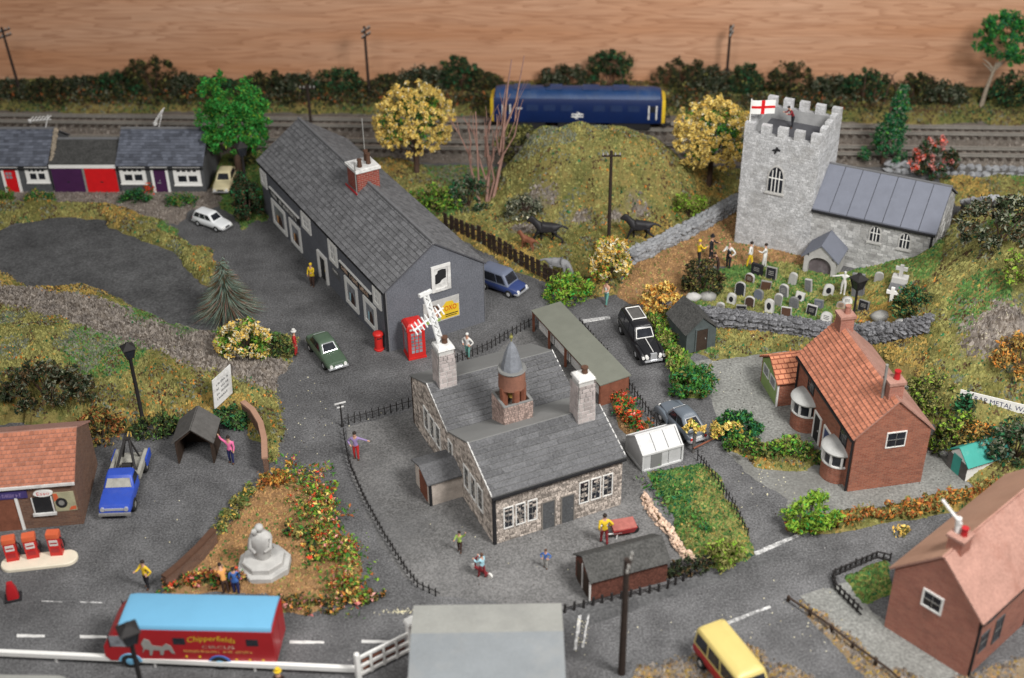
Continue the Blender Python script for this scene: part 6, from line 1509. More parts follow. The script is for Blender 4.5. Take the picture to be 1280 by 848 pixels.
o = flat(50, 703); t = thing('pump_island', 'long rounded cream kerb island under three red petrol pumps', 'kerb island', (o.x, o.y, 0), R(8))
n = 10; hw, hl = .62, 2.15
ring = lambda s, z: [Vector((hl - hw + s * hw * math.sin(PI * k / n), -s * hw * math.cos(PI * k / n), z)) for k in range(n + 1)] + [Vector((-hl + hw - s * hw * math.sin(PI * k / n), s * hw * math.cos(PI * k / n), z)) for k in range(n + 1)]
MB().loft([ring(1, 0), ring(1, .16), ring(.93, .22)]).build('kerb', M['island_cream'], t, 30)
for i, (px, lbl) in enumerate(((18, 'leftmost red petrol pump on the cream island'), (43, 'middle red petrol pump on the cream island'), (73, 'rightmost red petrol pump on the cream island, nearest its rounded end'))):
    p = flat(px, 702 - i * 3.5); t = thing('petrol_pump', lbl, 'petrol pump', (p.x, p.y, .215), R(14 if i < 2 else 4), 'red petrol pumps')
    MB().box(-.34, -.24, 0, .34, .24, 1.3).build('body', M['red'], t)
    MB().loft([rrect(-.37, .37, .27, 1.3, .05), rrect(-.38, .38, .28, 1.42, .05), rrect(-.36, .36, .26, 1.6, .05)]).build('top', M['pump_orange'], t, 30)
    d = MB().box(-.24, -.262, .78, .24, -.24, 1.18).build('dial', M['cl_white'], t)
    MB().box(-.2, -.268, .92, .2, -.262, 1.02).build('counter', M['red_dark'], d); MB().box(-.22, -.262, .3, .22, -.24, .62).build('panel', M['red_dark'], t)
    MB().tube([(.34, 0, 1.2), (.52, -.08, 1.1), (.56, -.1, .7), (.42, -.1, .45), (.35, -.05, .7)], .045, 6).build('hose', M['black'], t)
o = flat(17, 748); t = thing('road_cone', 'small red tapered marker on a dark square base beside the road', 'cone', (o.x, o.y, 0), .3)
MB().box(-.45, -.35, 0, .45, .35, .12).build('base', M['black'], t); MB().loft([rrect(-.32, .32, .26, .12, .1), rrect(-.28, .28, .22, .7, .1), rrect(-.16, .16, .14, 1.15, .08)]).build('body', M['red_dark'], t, 30)

o = at(276, 510); t = thing('roadside_sign', 'tilted white sign with black writing on grass above the hut', 'sign', (o.x, o.y, o.z), R(52))
U_ = Vector((1, 0, .25)).normalized(); V_ = Vector((.08, .0, 1))
P0 = Vector((-.5, 0, .15)); W_, H_ = 1.7, 2.2
b = MB(); b.extr([P0, P0 + U_ * W_, P0 + U_ * W_ + V_ * H_, P0 + V_ * H_], (0, .06, 0)); sb = b.build('board', M['white_worn'], t)
MB().tube([(.3, .1, -.2), (.35, .1, 1.6)], .05, 6).build('stake', M['wood_grey'], t)
for k in range(4): marks(1.1, .17, P0 + U_ * .3 + V_ * (1.55 - k * .36), U_, V_, M['slate_dark'], sb, .012, 20 + k)

o = at(1245, 520); a, b = flat(1200, 492, 2.2), flat(1290, 514, 2.2)
t = thing('scrap_sign', 'white banner sign reading scrap metal on the overgrown slope', 'sign', (a.x, a.y, 0), math.atan2(b.y - a.y, b.x - a.x))
Ls = (b - a).length * 1.35
q = MB(); q.box(0, 0, 1.7, Ls, .05, 2.5); sb = q.build('board', M['white'], t)
lettering('SCRAP METAL WANTED', Ls - .9, (.35, 0, 1.95), (1, 0, 0), (0, 0, 1), M['cl_navy'], 'lettering', sb, .008, .36)
for x in (.4, Ls - .4, Ls / 2): MB().tube([(x, .1, -.3), (x, .1, 2.4)], .06, 6).build('post', M['wood_grey'], t)

# ------------------------------------------------------------------ small buildings
def hut(name, label, px, py, ang, L, D, ez, rz, wall, roof, axis='y', open_front=False, door=None, over=.12, cat='shed', back=None):
    o = at(px, py); t = thing(name, label, cat, (o.x, o.y, o.z), ang)
    if open_front:
        w = MB(); th = .1; md = L / 2
        w.box(0, 0, -.05, th, D, ez); w.box(L - th, 0, -.05, L, D, ez); w.yprism([(th, -.05), (L - th, -.05), (L - th, ez), (md, rz), (th, ez)], D - th, D)
        for s in (0, 1):
            e = th if s == 0 else L - th; w.extr([(e, 0, ez), (md, 0, rz), (md, 0, rz - .18), (e, 0, ez - .16)], (0, .08, 0))
        w.build('wall', M[wall], t)
    else: gable_walls(t, L, D, ez, rz, M[wall], axis)
    gable_roof(t, 0, L, 0, D, ez + .01, rz + .01, M[roof], axis, over, .07, None, eave=.14)
    if door:
        F = Wall((0, 0), 0); x0, x1, zt, dm = door
        d = MB(); F.box(d, x0, x1, .02, zt, 0, .05); d = d.build('door', M[dm], t)
        f = MB(); F.box(f, x0 - .1, x0 - .003, 0, zt + .1, 0, .09); F.box(f, x1 + .003, x1 + .1, 0, zt + .1, 0, .09); F.box(f, x0 - .003, x1 + .003, zt + .003, zt + .1, 0, .09); f.build('door_frame', M['shed_grey' if wall == 'shed_grey' else 'white_worn'], d)
        h = MB(); F.box(h, x1 - .2, x1 - .12, .9, 1.0, .05, .1); h.build('handle', M['grey_metal'], d)
    return t
hut('shelter_hut', 'open fronted black timber hut with grey boarded roof', 223, 580, R(0), 2.3, 2.3, 1.75, 2.7, 'wood_dark', 'wood_grey', 'y', True)
hut('garden_hut', 'dark grey green hut with dark door beside the hedge and churchyard wall', 857, 442, R(20), 2.3, 2.9, 1.65, 2.7, 'shed_grey', 'shed_roof', 'y', door=(.75, 1.6, 1.75, 'wood_dark'))
t = hut('tarred_shed', 'black roofed shed with rusty red side at the school corner', 738, 752, R(19), 4.6, 2.2, 1.55, 2.35, 'rust_dark', 'shed_roof', 'x')
W_ = Wall((0, 2.2), -PI / 2)
q = MB(); W_.box(q, .3, 1.9, 0, 1.45, 0, .05); q.build('end_panel', M['wood_dark'], t); q = MB(); W_.box(q, 1.1, 1.2, .1, 1.9, .05, .1); W_.box(q, 2.12, 2.22, 0, 1.5, 0, .08); stuff(q.build('batten', M['white_worn'], t))
o = at(1199, 598); t = hut('garden_shed', 'cream shed with bright teal green roof at the foot of the slope', 1206, 602, R(22), 3.1, 1.75, 1.2, 1.95, 'white', 'teal_roof', 'x')
W_ = Wall((0, 1.75), -PI / 2); q = MB(); W_.box(q, .45, 1.15, 0, 1.3, 0, .05); q.build('door', M['teal_roof'], t); q = MB(); W_.box(q, 0, .44, 0, 1.15, 0, .04); W_.box(q, 1.16, 1.75, 0, 1.15, 0, .04); stuff(q.build('end_board', M['wood_grey'], t))

def greenhouse():
    o = at(803, 590); t = thing('greenhouse', 'small milky white greenhouse at the top of the vegetable plot', 'greenhouse', (o.x, o.y, 0), R(22))
    L, D, ez, rz = 2.75, 2.2, 1.25, 2.05
    f = MB()
    p = [(0, 0), (L, 0), (L, D), (0, D)]
    for x, y in p: f.obox((x, y, ez / 2), (.12, .12, ez))
    for y in (0, D): f.obox((L / 2, y, ez), (L + .12, .12, .12)); f.obox((L / 2, y, .06), (L + .12, .12, .12))
    for x in (0, L):
        f.obox((x, D / 2, .06), (.12, D, .12)); f.tube([(x, 0, ez), (x, D / 2, rz)], .07, 5); f.tube([(x, D, ez), (x, D / 2, rz)], .07, 5)
    f.tube([(0, D / 2, rz), (L, D / 2, rz)], .08, 6); stuff(f.build('frame', mat('milky_frame', (0.56, 0.56, 0.555), 0.5, 0.1, 2), t))
    pm = M['plastic_white']
    for i in range(3):
        x0, x1 = .06 + (L - .12) * i / 3, .06 + (L - .12) * (i + 1) / 3 - .04
        for y in (0.02, D - .02): MB().box(x0, y - .015, .12, x1, y + .015, ez - .06).build('pane', pm, t)
        for ye, s in ((0, 1), (D, -1)): MB().extr([(x0, ye + s * .04, ez + .03), (x1, ye + s * .04, ez + .03), (x1, D / 2 - s * .05, rz - .03), (x0, D / 2 - s * .05, rz - .03)], (0, 0, .03)).build('roof_pane', pm, t)
    for x in (0.02, L - .05): MB().xprism([(.06, .12), (D - .06, .12), (D - .06, ez), (D / 2, rz - .05), (.06, ez)], x, x + .03).build('end_pane', pm, t)
    d = MB(); d.box(.55, -.035, .12, 1.3, 0, 1.12); d.build('door', M['card_grey'], t)
    b = MB(); b.box(.1, .15, 0, L - .1, D - .15, .1); b.build('bed', M['lf_grassy'], t)
greenhouse()

# grey roofed building at the bottom edge
def fore_building():
    P = [flat(517, 757, 3.6), flat(702, 757, 3.6)]
    t = thing('building', 'building with plain two tone grey roof beside the white crossing gate', 'building', (P[0].x, P[0].y - 7.0, 0), R(0))
    L = (P[1] - P[0]).length; D = 7.0
    MB().box(0.15, 0, -.05, L - .15, D - .15, 2.9).build('wall', M['brick_dark'], t)
    m = MB(); m.xprism([(D, 3.5), (D, 3.6), (D - 2.3, 3.95), (D - 2.3, 3.85)], 0, L); m.build('roof_strip', M['fore_roof_pale'], t)
    m = MB(); m.xprism([(D - 2.303, 3.86), (D - 2.303, 3.96), (-.3, 3.5), (-.3, 3.4)], 0, L); m.build('roof', M['fore_roof'], t)
    MB().box(0.15, 0.2, 2.9, L - .15, D - .2, 3.45).build('eaves', M['card_grey'], t)
fore_building()
o = flat(-60, 842, 2.0)
t = thing('building', 'low pale grey block with rounded flat roof before the long white rail', 'building', (o.x - 4, o.y - 5.5, 0), R(-2))
MB().box(0.2, 0.2, 0, 9.3, 5.3, 1.85).build('wall', M['card_grey'], t)
MB().loft([rrect(0, 9.8, 2.8, 1.85, .5), rrect(-.05, 9.85, 2.85, 1.98, .5), rrect(0, 9.8, 2.8, 2.1, .5)]).build('roof', M['fore_roof_pale'], t, 30, (0, 2.7, 0))
# ------------------------------------------------------------------ fences, railings and walls
def path_pts(pts): return [at(x, y) for x, y in pts]
def walk(P, step):
    """evenly spaced places and headings along a polyline"""
    out = []; carry = 0.0
    for a, b in zip(P[:-1], P[1:]):
        d = b - a; L = math.hypot(d.x, d.y); s = carry
        while s < L:
            q = a + d * (s / L); out.append((q, math.atan2(d.y, d.x))); s += step
        carry = s - L
    return out
def fence(name, label, pts, step, bar, m, rails, rail_r, cat='fence', group=None, partname='picket', lean=0.05):
    """bar = (width, thickness, height); rails = heights"""
    P = path_pts(pts); o = P[0].copy()
    t = thing(name, label, cat, o, 0, group)
    me = MB().obox((0, 0, bar[2] / 2), bar).mesh(partname, M[m])
    for q, a in walk(P, step):
        place(me, partname, t, (q.x - o.x, q.y - o.y, q.z - o.z), (rnd.uniform(-lean, lean), rnd.uniform(-lean, lean), a), (1, 1, rnd.uniform(.88, 1.08)))
    for z in rails:
        r = MB()
        for a, b in zip(P[:-1], P[1:]):
            u = (b - a).normalized() * 0.02
            r.tube([a - o + Vector((0, 0, z)), b - o + u + Vector((0, 0, z))], rail_r, 5)
        stuff(r.build('rail', M[m], t)) if len(P) > 2 else r.build('rail', M[m], t)
    return t
fence('board_fence', 'dark brown board fence along the paddock behind the blue van', [(558, 286), (600, 303), (650, 332), (702, 360)], 0.66, (.42, .09, 1.35), 'wood_dark', (.45, 1.0), .06)
IR = (.055, .055, .82)
fence('iron_railing', 'black iron railing from the lamp post up to the school chimney side', [(428, 533), (470, 522), (520, 508)], .42, IR, 'iron', (.55,), .028, 'railing', 'black iron railings round the school', 'railing_bar')
fence('iron_railing', 'black iron railing behind the school near the telephone box', [(566, 456), (610, 438), (645, 418), (668, 406)], .42, IR, 'iron', (.55,), .028, 'railing', 'black iron railings round the school', 'railing_bar')
fence('iron_railing', 'black iron railing between the shelter roof and the hearse lane', [(725, 408), (760, 450), (790, 492), (830, 548)], .45, IR, 'iron', (.55,), .028, 'railing', 'black iron railings round the school', 'railing_bar')
fence('iron_railing', 'black iron railing along the right side of the vegetable plot', [(872, 576), (900, 612), (918, 640), (934, 672)], .42, IR, 'iron', (.5,), .028, 'railing', 'black iron railings round the school', 'railing_bar')
fence('iron_railing', 'black iron railing curving down the left edge of the school yard', [(430, 545), (436, 580), (455, 625), (478, 668), (505, 712), (522, 735), (550, 748)], .42, (.06, .06, .62), 'iron', (.38,), .03, 'railing', 'black iron railings round the school', 'railing_bar')
fence('iron_railing', 'black iron railing in front of the tarred shed by the road', [(706, 766), (760, 752), (830, 738), (872, 718)], .55, (.12, .1, .62), 'iron', (.35,), .03, 'railing', 'black iron railings round the school', 'railing_bar')
fence('garden_fence', 'low black fence round the small green garden by the pink house', [(1112, 702), (1096, 698), (1040, 722), (1044, 738), (1076, 770)], .38, (.10, .08, .6), 'iron', (.12, .5), .055, partname='picket')
fence('post_rail', 'low dark rail with pale knobs along the concrete garden path', [(985, 752), (1030, 782), (1068, 812), (1110, 842), (1140, 870)], 1.5, (.14, .14, .42), 'wood_dark', (.3,), .07, 'rail', None, 'post')

def edge_stones(name, label, pts, m, r, step, cat='wall', rows=1, jit=.3, width=.25, mat_under=None, h=.8, stone='stone', n=6):
    """rough stone wall: a core with single stones set on and against it"""
    P = path_pts(pts); o = P[0].copy(); t = thing(name, label, cat, o)
    if mat_under:
        c = MB(); L, Rr = [], []
        for i, p in enumerate(P):
            d = (P[min(i + 1, len(P) - 1)] - P[max(i - 1, 0)]); d.z = 0; d.normalize(); nn = Vector((-d.y, d.x, 0)) * width
            q = p - o; L.append([q - nn + Vector((0, 0, -.3)), q - nn * .8 + Vector((0, 0, h * .92)), q + nn * .8 + Vector((0, 0, h * .92)), q + nn + Vector((0, 0, -.3))])
        c.loft(L); c.build('core', M[mat_under], t)
    mes = []
    for k in range(6):
        b = MB(); b.blob((0, 0, 0), (r * rnd.uniform(.9, 1.3), r * rnd.uniform(.7, 1.0), r * rnd.uniform(.55, .85)), n, 4, jit); mes.append(b.mesh(stone, M[m]))
    W_ = walk(P, step)
    for q, a in W_:
        nn = Vector((-math.sin(a), math.cos(a), 0))
        for k in range(rows):
            z = h - r * .3 if k == 0 else h - (k) * (h / max(rows - 1, 1)) * .95
            for sd in ((-.5, .45) if k == 0 else (-1,)):
                p = q - o + nn * sd * (width * .95) + Vector((rnd.uniform(-.1, .1), rnd.uniform(-.05, .05), max(z, r * .4) + rnd.uniform(-.06, .06)))
                place(rnd.choice(mes), stone, t, p, (rnd.uniform(-.3, .3), rnd.uniform(-.3, .3), a + rnd.uniform(-.4, .4)), [rnd.uniform(.8, 1.2)] * 3)
    return t
edge_stones('stone_wall', 'grey dry stone wall sloping from the tower to the yellow shrub', [(786, 328), (820, 312), (860, 292), (900, 270), (922, 258)], 'drystone', .27, .36, rows=4, width=.42, mat_under='drystone', h=1.0, jit=.35)
edge_stones('stone_wall', 'dark rugged dry stone wall running below the gravestones', [(838, 398), (880, 402), (930, 408), (990, 415), (1040, 424), (1090, 425), (1130, 420), (1160, 412)], 'drystone_dark', .27, .34, rows=4, width=.42, mat_under='drystone_dark', h=1.15, jit=.38)
edge_stones('stone_wall', 'low dark stone wall behind the pink blossom bush near the tracks', [(1110, 213), (1170, 216), (1230, 218), (1290, 220)], 'drystone', .34, .7, rows=2, width=.3, mat_under='wood_grey', h=.7)
edge_stones('stone_wall', 'dark stone wall from the church end to the right edge', [(1203, 268), (1240, 270), (1300, 276)], 'drystone', .34, .7, rows=2, width=.3, mat_under='wood_grey', h=1.2)
edge_stones('flower_border', 'border of pinkish stone flowers down the left side of the vegetable plot', [(806, 622), (818, 645), (838, 668), (850, 688), (872, 708)], 'pale_flower', .15, .19, 'border', rows=2, width=.18, mat_under='lf_brown', h=.3, stone='flower_head', jit=.35)
def brick_wall(label, pts, h, m='brick_dark', cope='rust'):
    P = path_pts(pts); o = P[0].copy(); t = thing('brick_wall', label, 'wall', o)
    w = MB(); c = MB(); A, B = [], []
    for i, p in enumerate(P):
        d = (P[min(i + 1, len(P) - 1)] - P[max(i - 1, 0)]); d.z = 0; d.normalize(); nn = Vector((-d.y, d.x, 0)); q = p - o; q.z = 0
        A.append([q - nn * .14 + Vector((0, 0, -.4)), q + nn * .14 + Vector((0, 0, -.4)), q + nn * .14 + Vector((0, 0, h)), q - nn * .14 + Vector((0, 0, h))])
        B.append([q - nn * .20 + Vector((0, 0, h)), q + nn * .20 + Vector((0, 0, h)), q + nn * .18 + Vector((0, 0, h + .12)), q - nn * .18 + Vector((0, 0, h + .12))])
    w.loft(A); w.build('wall', M[m], t); c.loft(B); c.build('coping', M[cope], t)
brick_wall('curved brown brick wall ending in the flower bed beside the hut', [(306, 520), (318, 528), (328, 545), (333, 568), (334, 594)], 1.1, 'brick_dark', 'card_tan')
brick_wall('straight dark brown brick wall beside the memorial garden', [(208, 738), (226, 722), (250, 702), (270, 678)], 0.95, 'brick_dark', 'brown')

# white level crossing gate and long white kerb rail
a, b = flat(449, 850), flat(512, 818)
t = thing('crossing_gate', 'white wooden crossing gate with red board at the road edge', 'gate', (a.x, a.y, 0), math.atan2(b.y - a.y, b.x - a.x))
L = (b - a).length
MB().box(-.12, -.12, 0, .12, .12, 1.75).build('post', M['white'], t); MB().lathe([(.16, 1.75), (.14, 1.9), (.02, 1.98)], 8).build('post_cap', M['white'], t)
MB().box(L - .02, -.2, 0, L + .4, .2, 2.25).build('post', M['white'], t); MB().loft([rrect(L - .1, L + .48, .28, 2.25, .03), rrect(L - .06, L + .44, .24, 2.4, .03)]).build('post_cap', M['white'], t)
for z in (.25, .8, 1.45): MB().box(.12, -.05, z, L, .05, z + .17).build('bar', M['white'], t)
for k in range(1, 4): MB().box(L * k / 4 - .07, -.07, .2, L * k / 4 + .07, -.052, 1.62).build('upright', M['white'], t)
MB().box(.3, .055, .5, L - .2, .08, .74).build('red_board', M['rust'], t); MB().box(.3, .055, 1.02, L - .2, .08, 1.2).build('red_board', M['rust'], t)
a, b = flat(-60, 821), flat(455, 845)
t = thing('white_rail', 'long white painted rail along the near edge of the main road', 'rail', (a.x, a.y, 0), math.atan2(b.y - a.y, b.x - a.x))
L = (b - a).length
MB().box(0, -.12, .34, L, .12, .62).build('rail', M['white'], t)
for k in range(5): MB().box(.4 + (L - .8) * k / 4 - .06, -.06, 0, .4 + (L - .8) * k / 4 + .06, .06, .339).build('post', M['white_worn'], t)

# road markings
def stripe(name, pts, z=.008, m='chalk', jit=.03): return sheet(name, pts, z, M[m], jit, .3, hash(str(pts)) % 999)
for x0, x1, y in ((21, 56, 795), (100, 138, 796), (362, 405, 803), (452, 494, 802)): stripe('road_marking', [(x0, y - 2), (x1, y - 1), (x1, y + 2), (x0, y + 2)], .012, 'white_worn', .01)
for x0, x1, y in ((52, 78, 752), (100, 128, 753)): stripe('road_marking', [(x0, y - 1), (x1, y), (x1, y + 1.5), (x0, y + .5)], .012, 'chalk', .01)
for pts in ([(942, 690), (998, 667), (1001, 670), (945, 695)], [(723, 770), (727, 769), (721, 812), (717, 813)], [(735, 768), (737, 769), (730, 810), (727, 810)],
            [(908, 777), (962, 757), (964, 760), (911, 781)], [(728, 400), (762, 395), (763, 399), (730, 404)]): stripe('road_marking', pts, .012, 'chalk', .02)

# ------------------------------------------------------------------ war memorial
o = at(331, 708); t = thing('war_memorial', 'pale stone memorial figure on a stepped octagonal plinth', 'memorial', (o.x, o.y, o.z), 0)
for r0, z0, z1 in ((1.55, -.1, .38), (1.22, .38, .75)): MB().lathe([(r0, z0), (r0, z1 - .06), (r0 - .06, z1)], 8, (0, 0, 0), 0, PI / 8).build('plinth_step', M['stone_pale'], t)
b = MB(); rings = []
for z, rx, ry, cy in ((.75, .42, .36, 0), (1.1, .5, .42, 0), (1.6, .60, .48, .02), (2.0, .66, .50, .04), (2.3, .60, .46, .05), (2.5, .40, .34, .05), (2.62, .2, .2, .04), (2.72, .19, .19, 0), (2.85, .25, .25, -.01), (3.0, .24, .25, -.01), (3.1, .12, .14, 0)):
    rings.append([Vector((rx * math.cos(2 * PI * k / 14) * (1 + .05 * math.sin(k * 2.2 + z * 3)), cy + ry * math.sin(2 * PI * k / 14), z)) for k in range(14)])
b.loft(rings); b.build('figure', M['stone_pale'], t, 60)
b = MB(); b.blob((-.25, -.2, 2.75), (.2, .16, .22), 8, 5, .2); b.tube([(-.5, -.1, 2.2), (-.62, -.3, 1.7), (-.3, -.42, 1.4)], [.15, .14, .1], 8); b.tube([(.5, -.1, 2.2), (.62, -.3, 1.7), (.25, -.42, 1.45)], [.15, .14, .1], 8); stuff(b.build('arms', M['stone_pale'], t, 60))

# ------------------------------------------------------------------ gravestones
GR = [  # px, py, shape, width, height, face colour, edge, label
    (945, 344, 'slab', 1.15, 1.25, 'cl_black', 'cl_black', 'large black slab gravestone nearest the tower'), (963, 350, 'slab', 1.05, 1.35, 'cl_black', 'cl_grey', 'black square gravestone second from the tower'),
    (989, 356, 'round', .75, 1.35, 'stone_pale', 'white_worn', 'sandy round topped gravestone with pale edge on the brown earth'), (936, 354, 'round', .9, 1.1, 'brown', 'white_worn', 'brown round gravestone with white rim below the black slab'),
    (924, 370, 'round', .95, 1.45, 'cl_black', 'white_worn', 'tall black round gravestone left of the brown stones'), (956, 363, 'slab', 1.0, 1.05, 'brown', 'grey_metal', 'dark brown square gravestone in the second row'),
    (979, 371, 'round', .85, 1.35, 'slate', 'white_worn', 'slate grey round gravestone with white side beside the sandy one'), (947, 375, 'round', .9, 1.1, 'slate_blue', 'card_grey', 'mid grey round gravestone in the centre of the rows'),
    (913, 380, 'round', .85, 1.2, 'cl_white', 'white_worn', 'white round gravestone with dark arched panel at the left'), (936, 384, 'round', .9, 1.15, 'cl_brown', 'white_worn', 'dark brown round gravestone in front of the grey ones'),
    (971, 383, 'round', .75, 1.4, 'grey_metal', 'white_worn', 'tall grey brown gravestone right of the grey round one'), (998, 377, 'slab', .85, 1.0, 'cl_white', 'white_worn', 'white square gravestone with dark spots'),
    (961, 391, 'round', .85, 1.4, 'cl_white', 'white', 'white round gravestone with black inscription in the front row'), (900, 389, 'round', .75, .95, 'cl_grey', 'white_worn', 'pale grey gravestone leaning at the far left of the front row'),
    (926, 393, 'slab', .95, 1.0, 'cl_black', 'grey_metal', 'black square gravestone against the stone wall'), (992, 386, 'round', .85, 1.25, 'slate', 'card_grey', 'dark grey gravestone in front of the white square one'),
    (982, 398, 'slab', .95, 1.15, 'brown', 'white_worn', 'brown square gravestone with white top by the wall'), (1010, 365, 'slab', .65, 1.35, 'slate', 'white', 'narrow dark gravestone with white side before the porch'),
    (1034, 370, 'round', .95, 1.25, 'cl_white', 'white', 'white framed gravestone with black oval before the porch'), (1023, 386, 'slab', .85, .95, 'slate_blue', 'card_grey', 'bluish grey gravestone tilted behind the black one'),
    (1013, 394, 'slab', .95, 1.1, 'cl_black', 'white_worn', 'black gravestone with white side, left of the house chimney'), (1050, 386, 'round', .8, .75, 'pale_flower', 'stone_pale', 'pale pink stump of a gravestone left of the white dome'),
    (1059, 381, 'round', .95, .85, 'white', 'white', 'white dome shaped gravestone beside the lamp'), (1078, 388, 'slab', .95, 1.0, 'cl_black', 'card_grey', 'black gravestone with grey rim right of the lamp'),
    (1031, 404, 'round', 1.0, 1.15, 'white_worn', 'white_worn', 'plain white gravestone beside the house chimney'), (1072, 371, 'slab', 1.15, 2.4, 'slate', 'card_grey', 'large tall dark slab behind the churchyard lamp'),
    (1098, 352, 'round', .8, 1.0, 'cl_grey', 'stone_pale', 'small arched pale gravestone at the nave wall')]
def graves():
    for px, py, sh, w, h, fc, ec, lab in GR:
        w *= .8; h *= .82
        o = at(px, py); t = thing('gravestone', lab, 'gravestone', (o.x, o.y, o.z - .1), R(-24 + rnd.uniform(-14, 14)), 'gravestones in the churchyard')
        t.rotation_euler.x = rnd.uniform(-.14, .08); t.rotation_euler.y = rnd.uniform(-.1, .1)
        hw = w / 2; th = .22
        if sh == 'round': pts = [(-hw, 0), (hw, 0)] + [(hw * math.cos(k * PI / 8), h - hw * .75 + hw * .75 * math.sin(k * PI / 8)) for k in range(9)]
        else: pts = [(-hw, 0), (hw, 0), (hw, h), (-hw, h)]
        MB().yprism(pts, 0, th).build('stone', M['stone_pale' if ec in ('white', 'white_worn') else ec], t)
        k = .86; MB().yprism([(x * k, .06 + z * .93) for x, z in pts], -.02, 0).build('face', M[fc], t)
        if fc == 'cl_white':
            q = MB(); q.yprism([(hw * .5 * math.cos(a * PI / 6), h * .55 + h * .26 * math.sin(a * PI / 6)) for a in range(12)], -.032, -.02); q.build('inscription', M['cl_black'], t)
        elif rnd.random() < .6:
            q = MB()
            for i in range(3): q.box(-hw * .5, -.028, h * (.45 + .13 * i), hw * .5, -.02, h * (.49 + .13 * i))
            stuff(q.build('inscription', M['cl_grey'] if fc in ('cl_black', 'slate', 'cl_brown', 'brown', 'slate_blue') else M['cl_black'], t))
    def cross(px, py, h, m, lab, base=None):
        o = at(px, py); t = thing('cross_monument', lab, 'monument', (o.x, o.y, o.z - .05), R(-24))
        z0 = 0
        if base: MB().loft([rrect(-base, base, base * .7, 0, .05), rrect(-base * .9, base * .9, base * .62, .75, .05)]).build('plinth', M['stone_pale'], t); MB().box(-base * .95, -base * 2.1, 0, base * .95, -base * .75, .38).build('ledger', M['slate'], t); z0 = .75
        c = MB(); c.box(-.13, -.1, z0, .13, .1, z0 + h); c.box(-.42, -.1, z0 + h * .55, -.13, .1, z0 + h * .55 + .26); c.box(.13, -.1, z0 + h * .55, .42, .1, z0 + h * .55 + .26); c.build('cross', M[m], t)
    cross(1124, 356, .95, 'stone_pale', 'large pale cross monument with dark ledger slab at the nave wall', .62)
    cross(1114, 376, 1.15, 'white', 'small white cross standing alone in the churchyard grass')
    for px, py, r, m, lab, nm in ((1100, 399, .75, 'grey_metal', 'grey rounded boulder beyond the house chimney', 'boulder'), (1126, 404, .42, 'white_worn', 'white lump of stone against the churchyard bush', 'boulder'), (884, 374, .7, 'grey_metal', 'flat grey stone beside the dark churchyard bush', 'boulder'), (866, 374, .6, 'stone_pale', 'brownish flat stone left of the dark churchyard bush', 'boulder')):
        o = at(px, py); q = MB(); q.blob((0, 0, 0), (r, r * .7, r * .6), 9, 6, .12); tag(q.build(nm, M[m], None, 60, (o.x, o.y, o.z + r * .25)), lab, 'boulder')
graves()

# ------------------------------------------------------------------ trees, shrubs and flowers
def veg(name, label, cat, px, py, group=None, rot=None):
    o = at(px, py)
    return thing(name, label, cat, (o.x, o.y, o.z - .05), rnd.uniform(0, 6) if rot is None else rot, group)
def trunk(t, h, r, lean=(0, 0), limbs=(), m='bark', nm='trunk'):
    b = MB(); b.tube([(0, 0, -.3), (lean[0] * .3, lean[1] * .3, h * .4), (lean[0], lean[1], h)], [r * 1.25, r, r * .6], 8)
    for (z, dx, dy, dz, rr) in limbs:
        s = Vector((lean[0] * z / h, lean[1] * z / h, z)); b.tube([s, s + Vector((dx * .5, dy * .5, dz * .6)), s + Vector((dx, dy, dz))], [rr, rr * .8, rr * .3], 6)
    return b.build(nm, M[m], t, 50)
def clumps(n, c, r, seed, inner=.35, low=-.75):
    g = np.random.default_rng(seed); out = []
    while len(out) < n:
        d = g.normal(size=3); d /= np.linalg.norm(d)
        if d[2] < low: continue
        k = inner + (1 - inner) * g.random() ** .6
        out.append([c[i] + d[i] * r[i] * k for i in range(3)])
    return np.array(out)
def crown(t, nm, C, rad, per, size, mats, seed, wts=None, **kw):
    g = np.random.default_rng(seed + 1)
    V, F, mi = leaves(C, rad * (.6 + .8 * g.random(len(C))), per, size, len(mats), seed, wts=wts, **kw)
    return place(fast(nm, V, F, [M[m] for m in mats], mi), nm, t)
def limbs(n, z0, z1, reach, rise, r, seed):
    g = random.Random(seed); return [(g.uniform(z0, z1), reach * math.cos(a := g.uniform(0, 6.3)), reach * math.sin(a), rise * g.uniform(.6, 1.2), r) for _ in range(n)]
# bright green tree by the cottages
t = veg('broadleaf_tree', 'bright green tree with two lobed crown beside the right cottage', 'tree', 300, 222, rot=0)
trunk(t, 5.8, .28, (0, 0), limbs(8, 1.8, 4.2, 1.6, 1.6, .12, 4))
crown(t, 'crown', np.vstack([clumps(110, (-1.0, 0, 5.9), (1.9, 1.8, 4.0), 1, .3, -.9), clumps(90, (1.5, .2, 5.6), (1.7, 1.6, 3.5), 2, .3, -.9)]), .42, 60, .14, ['lf_bright', 'lf_green', 'lf_lime'], 3, [.58, .34, .08])
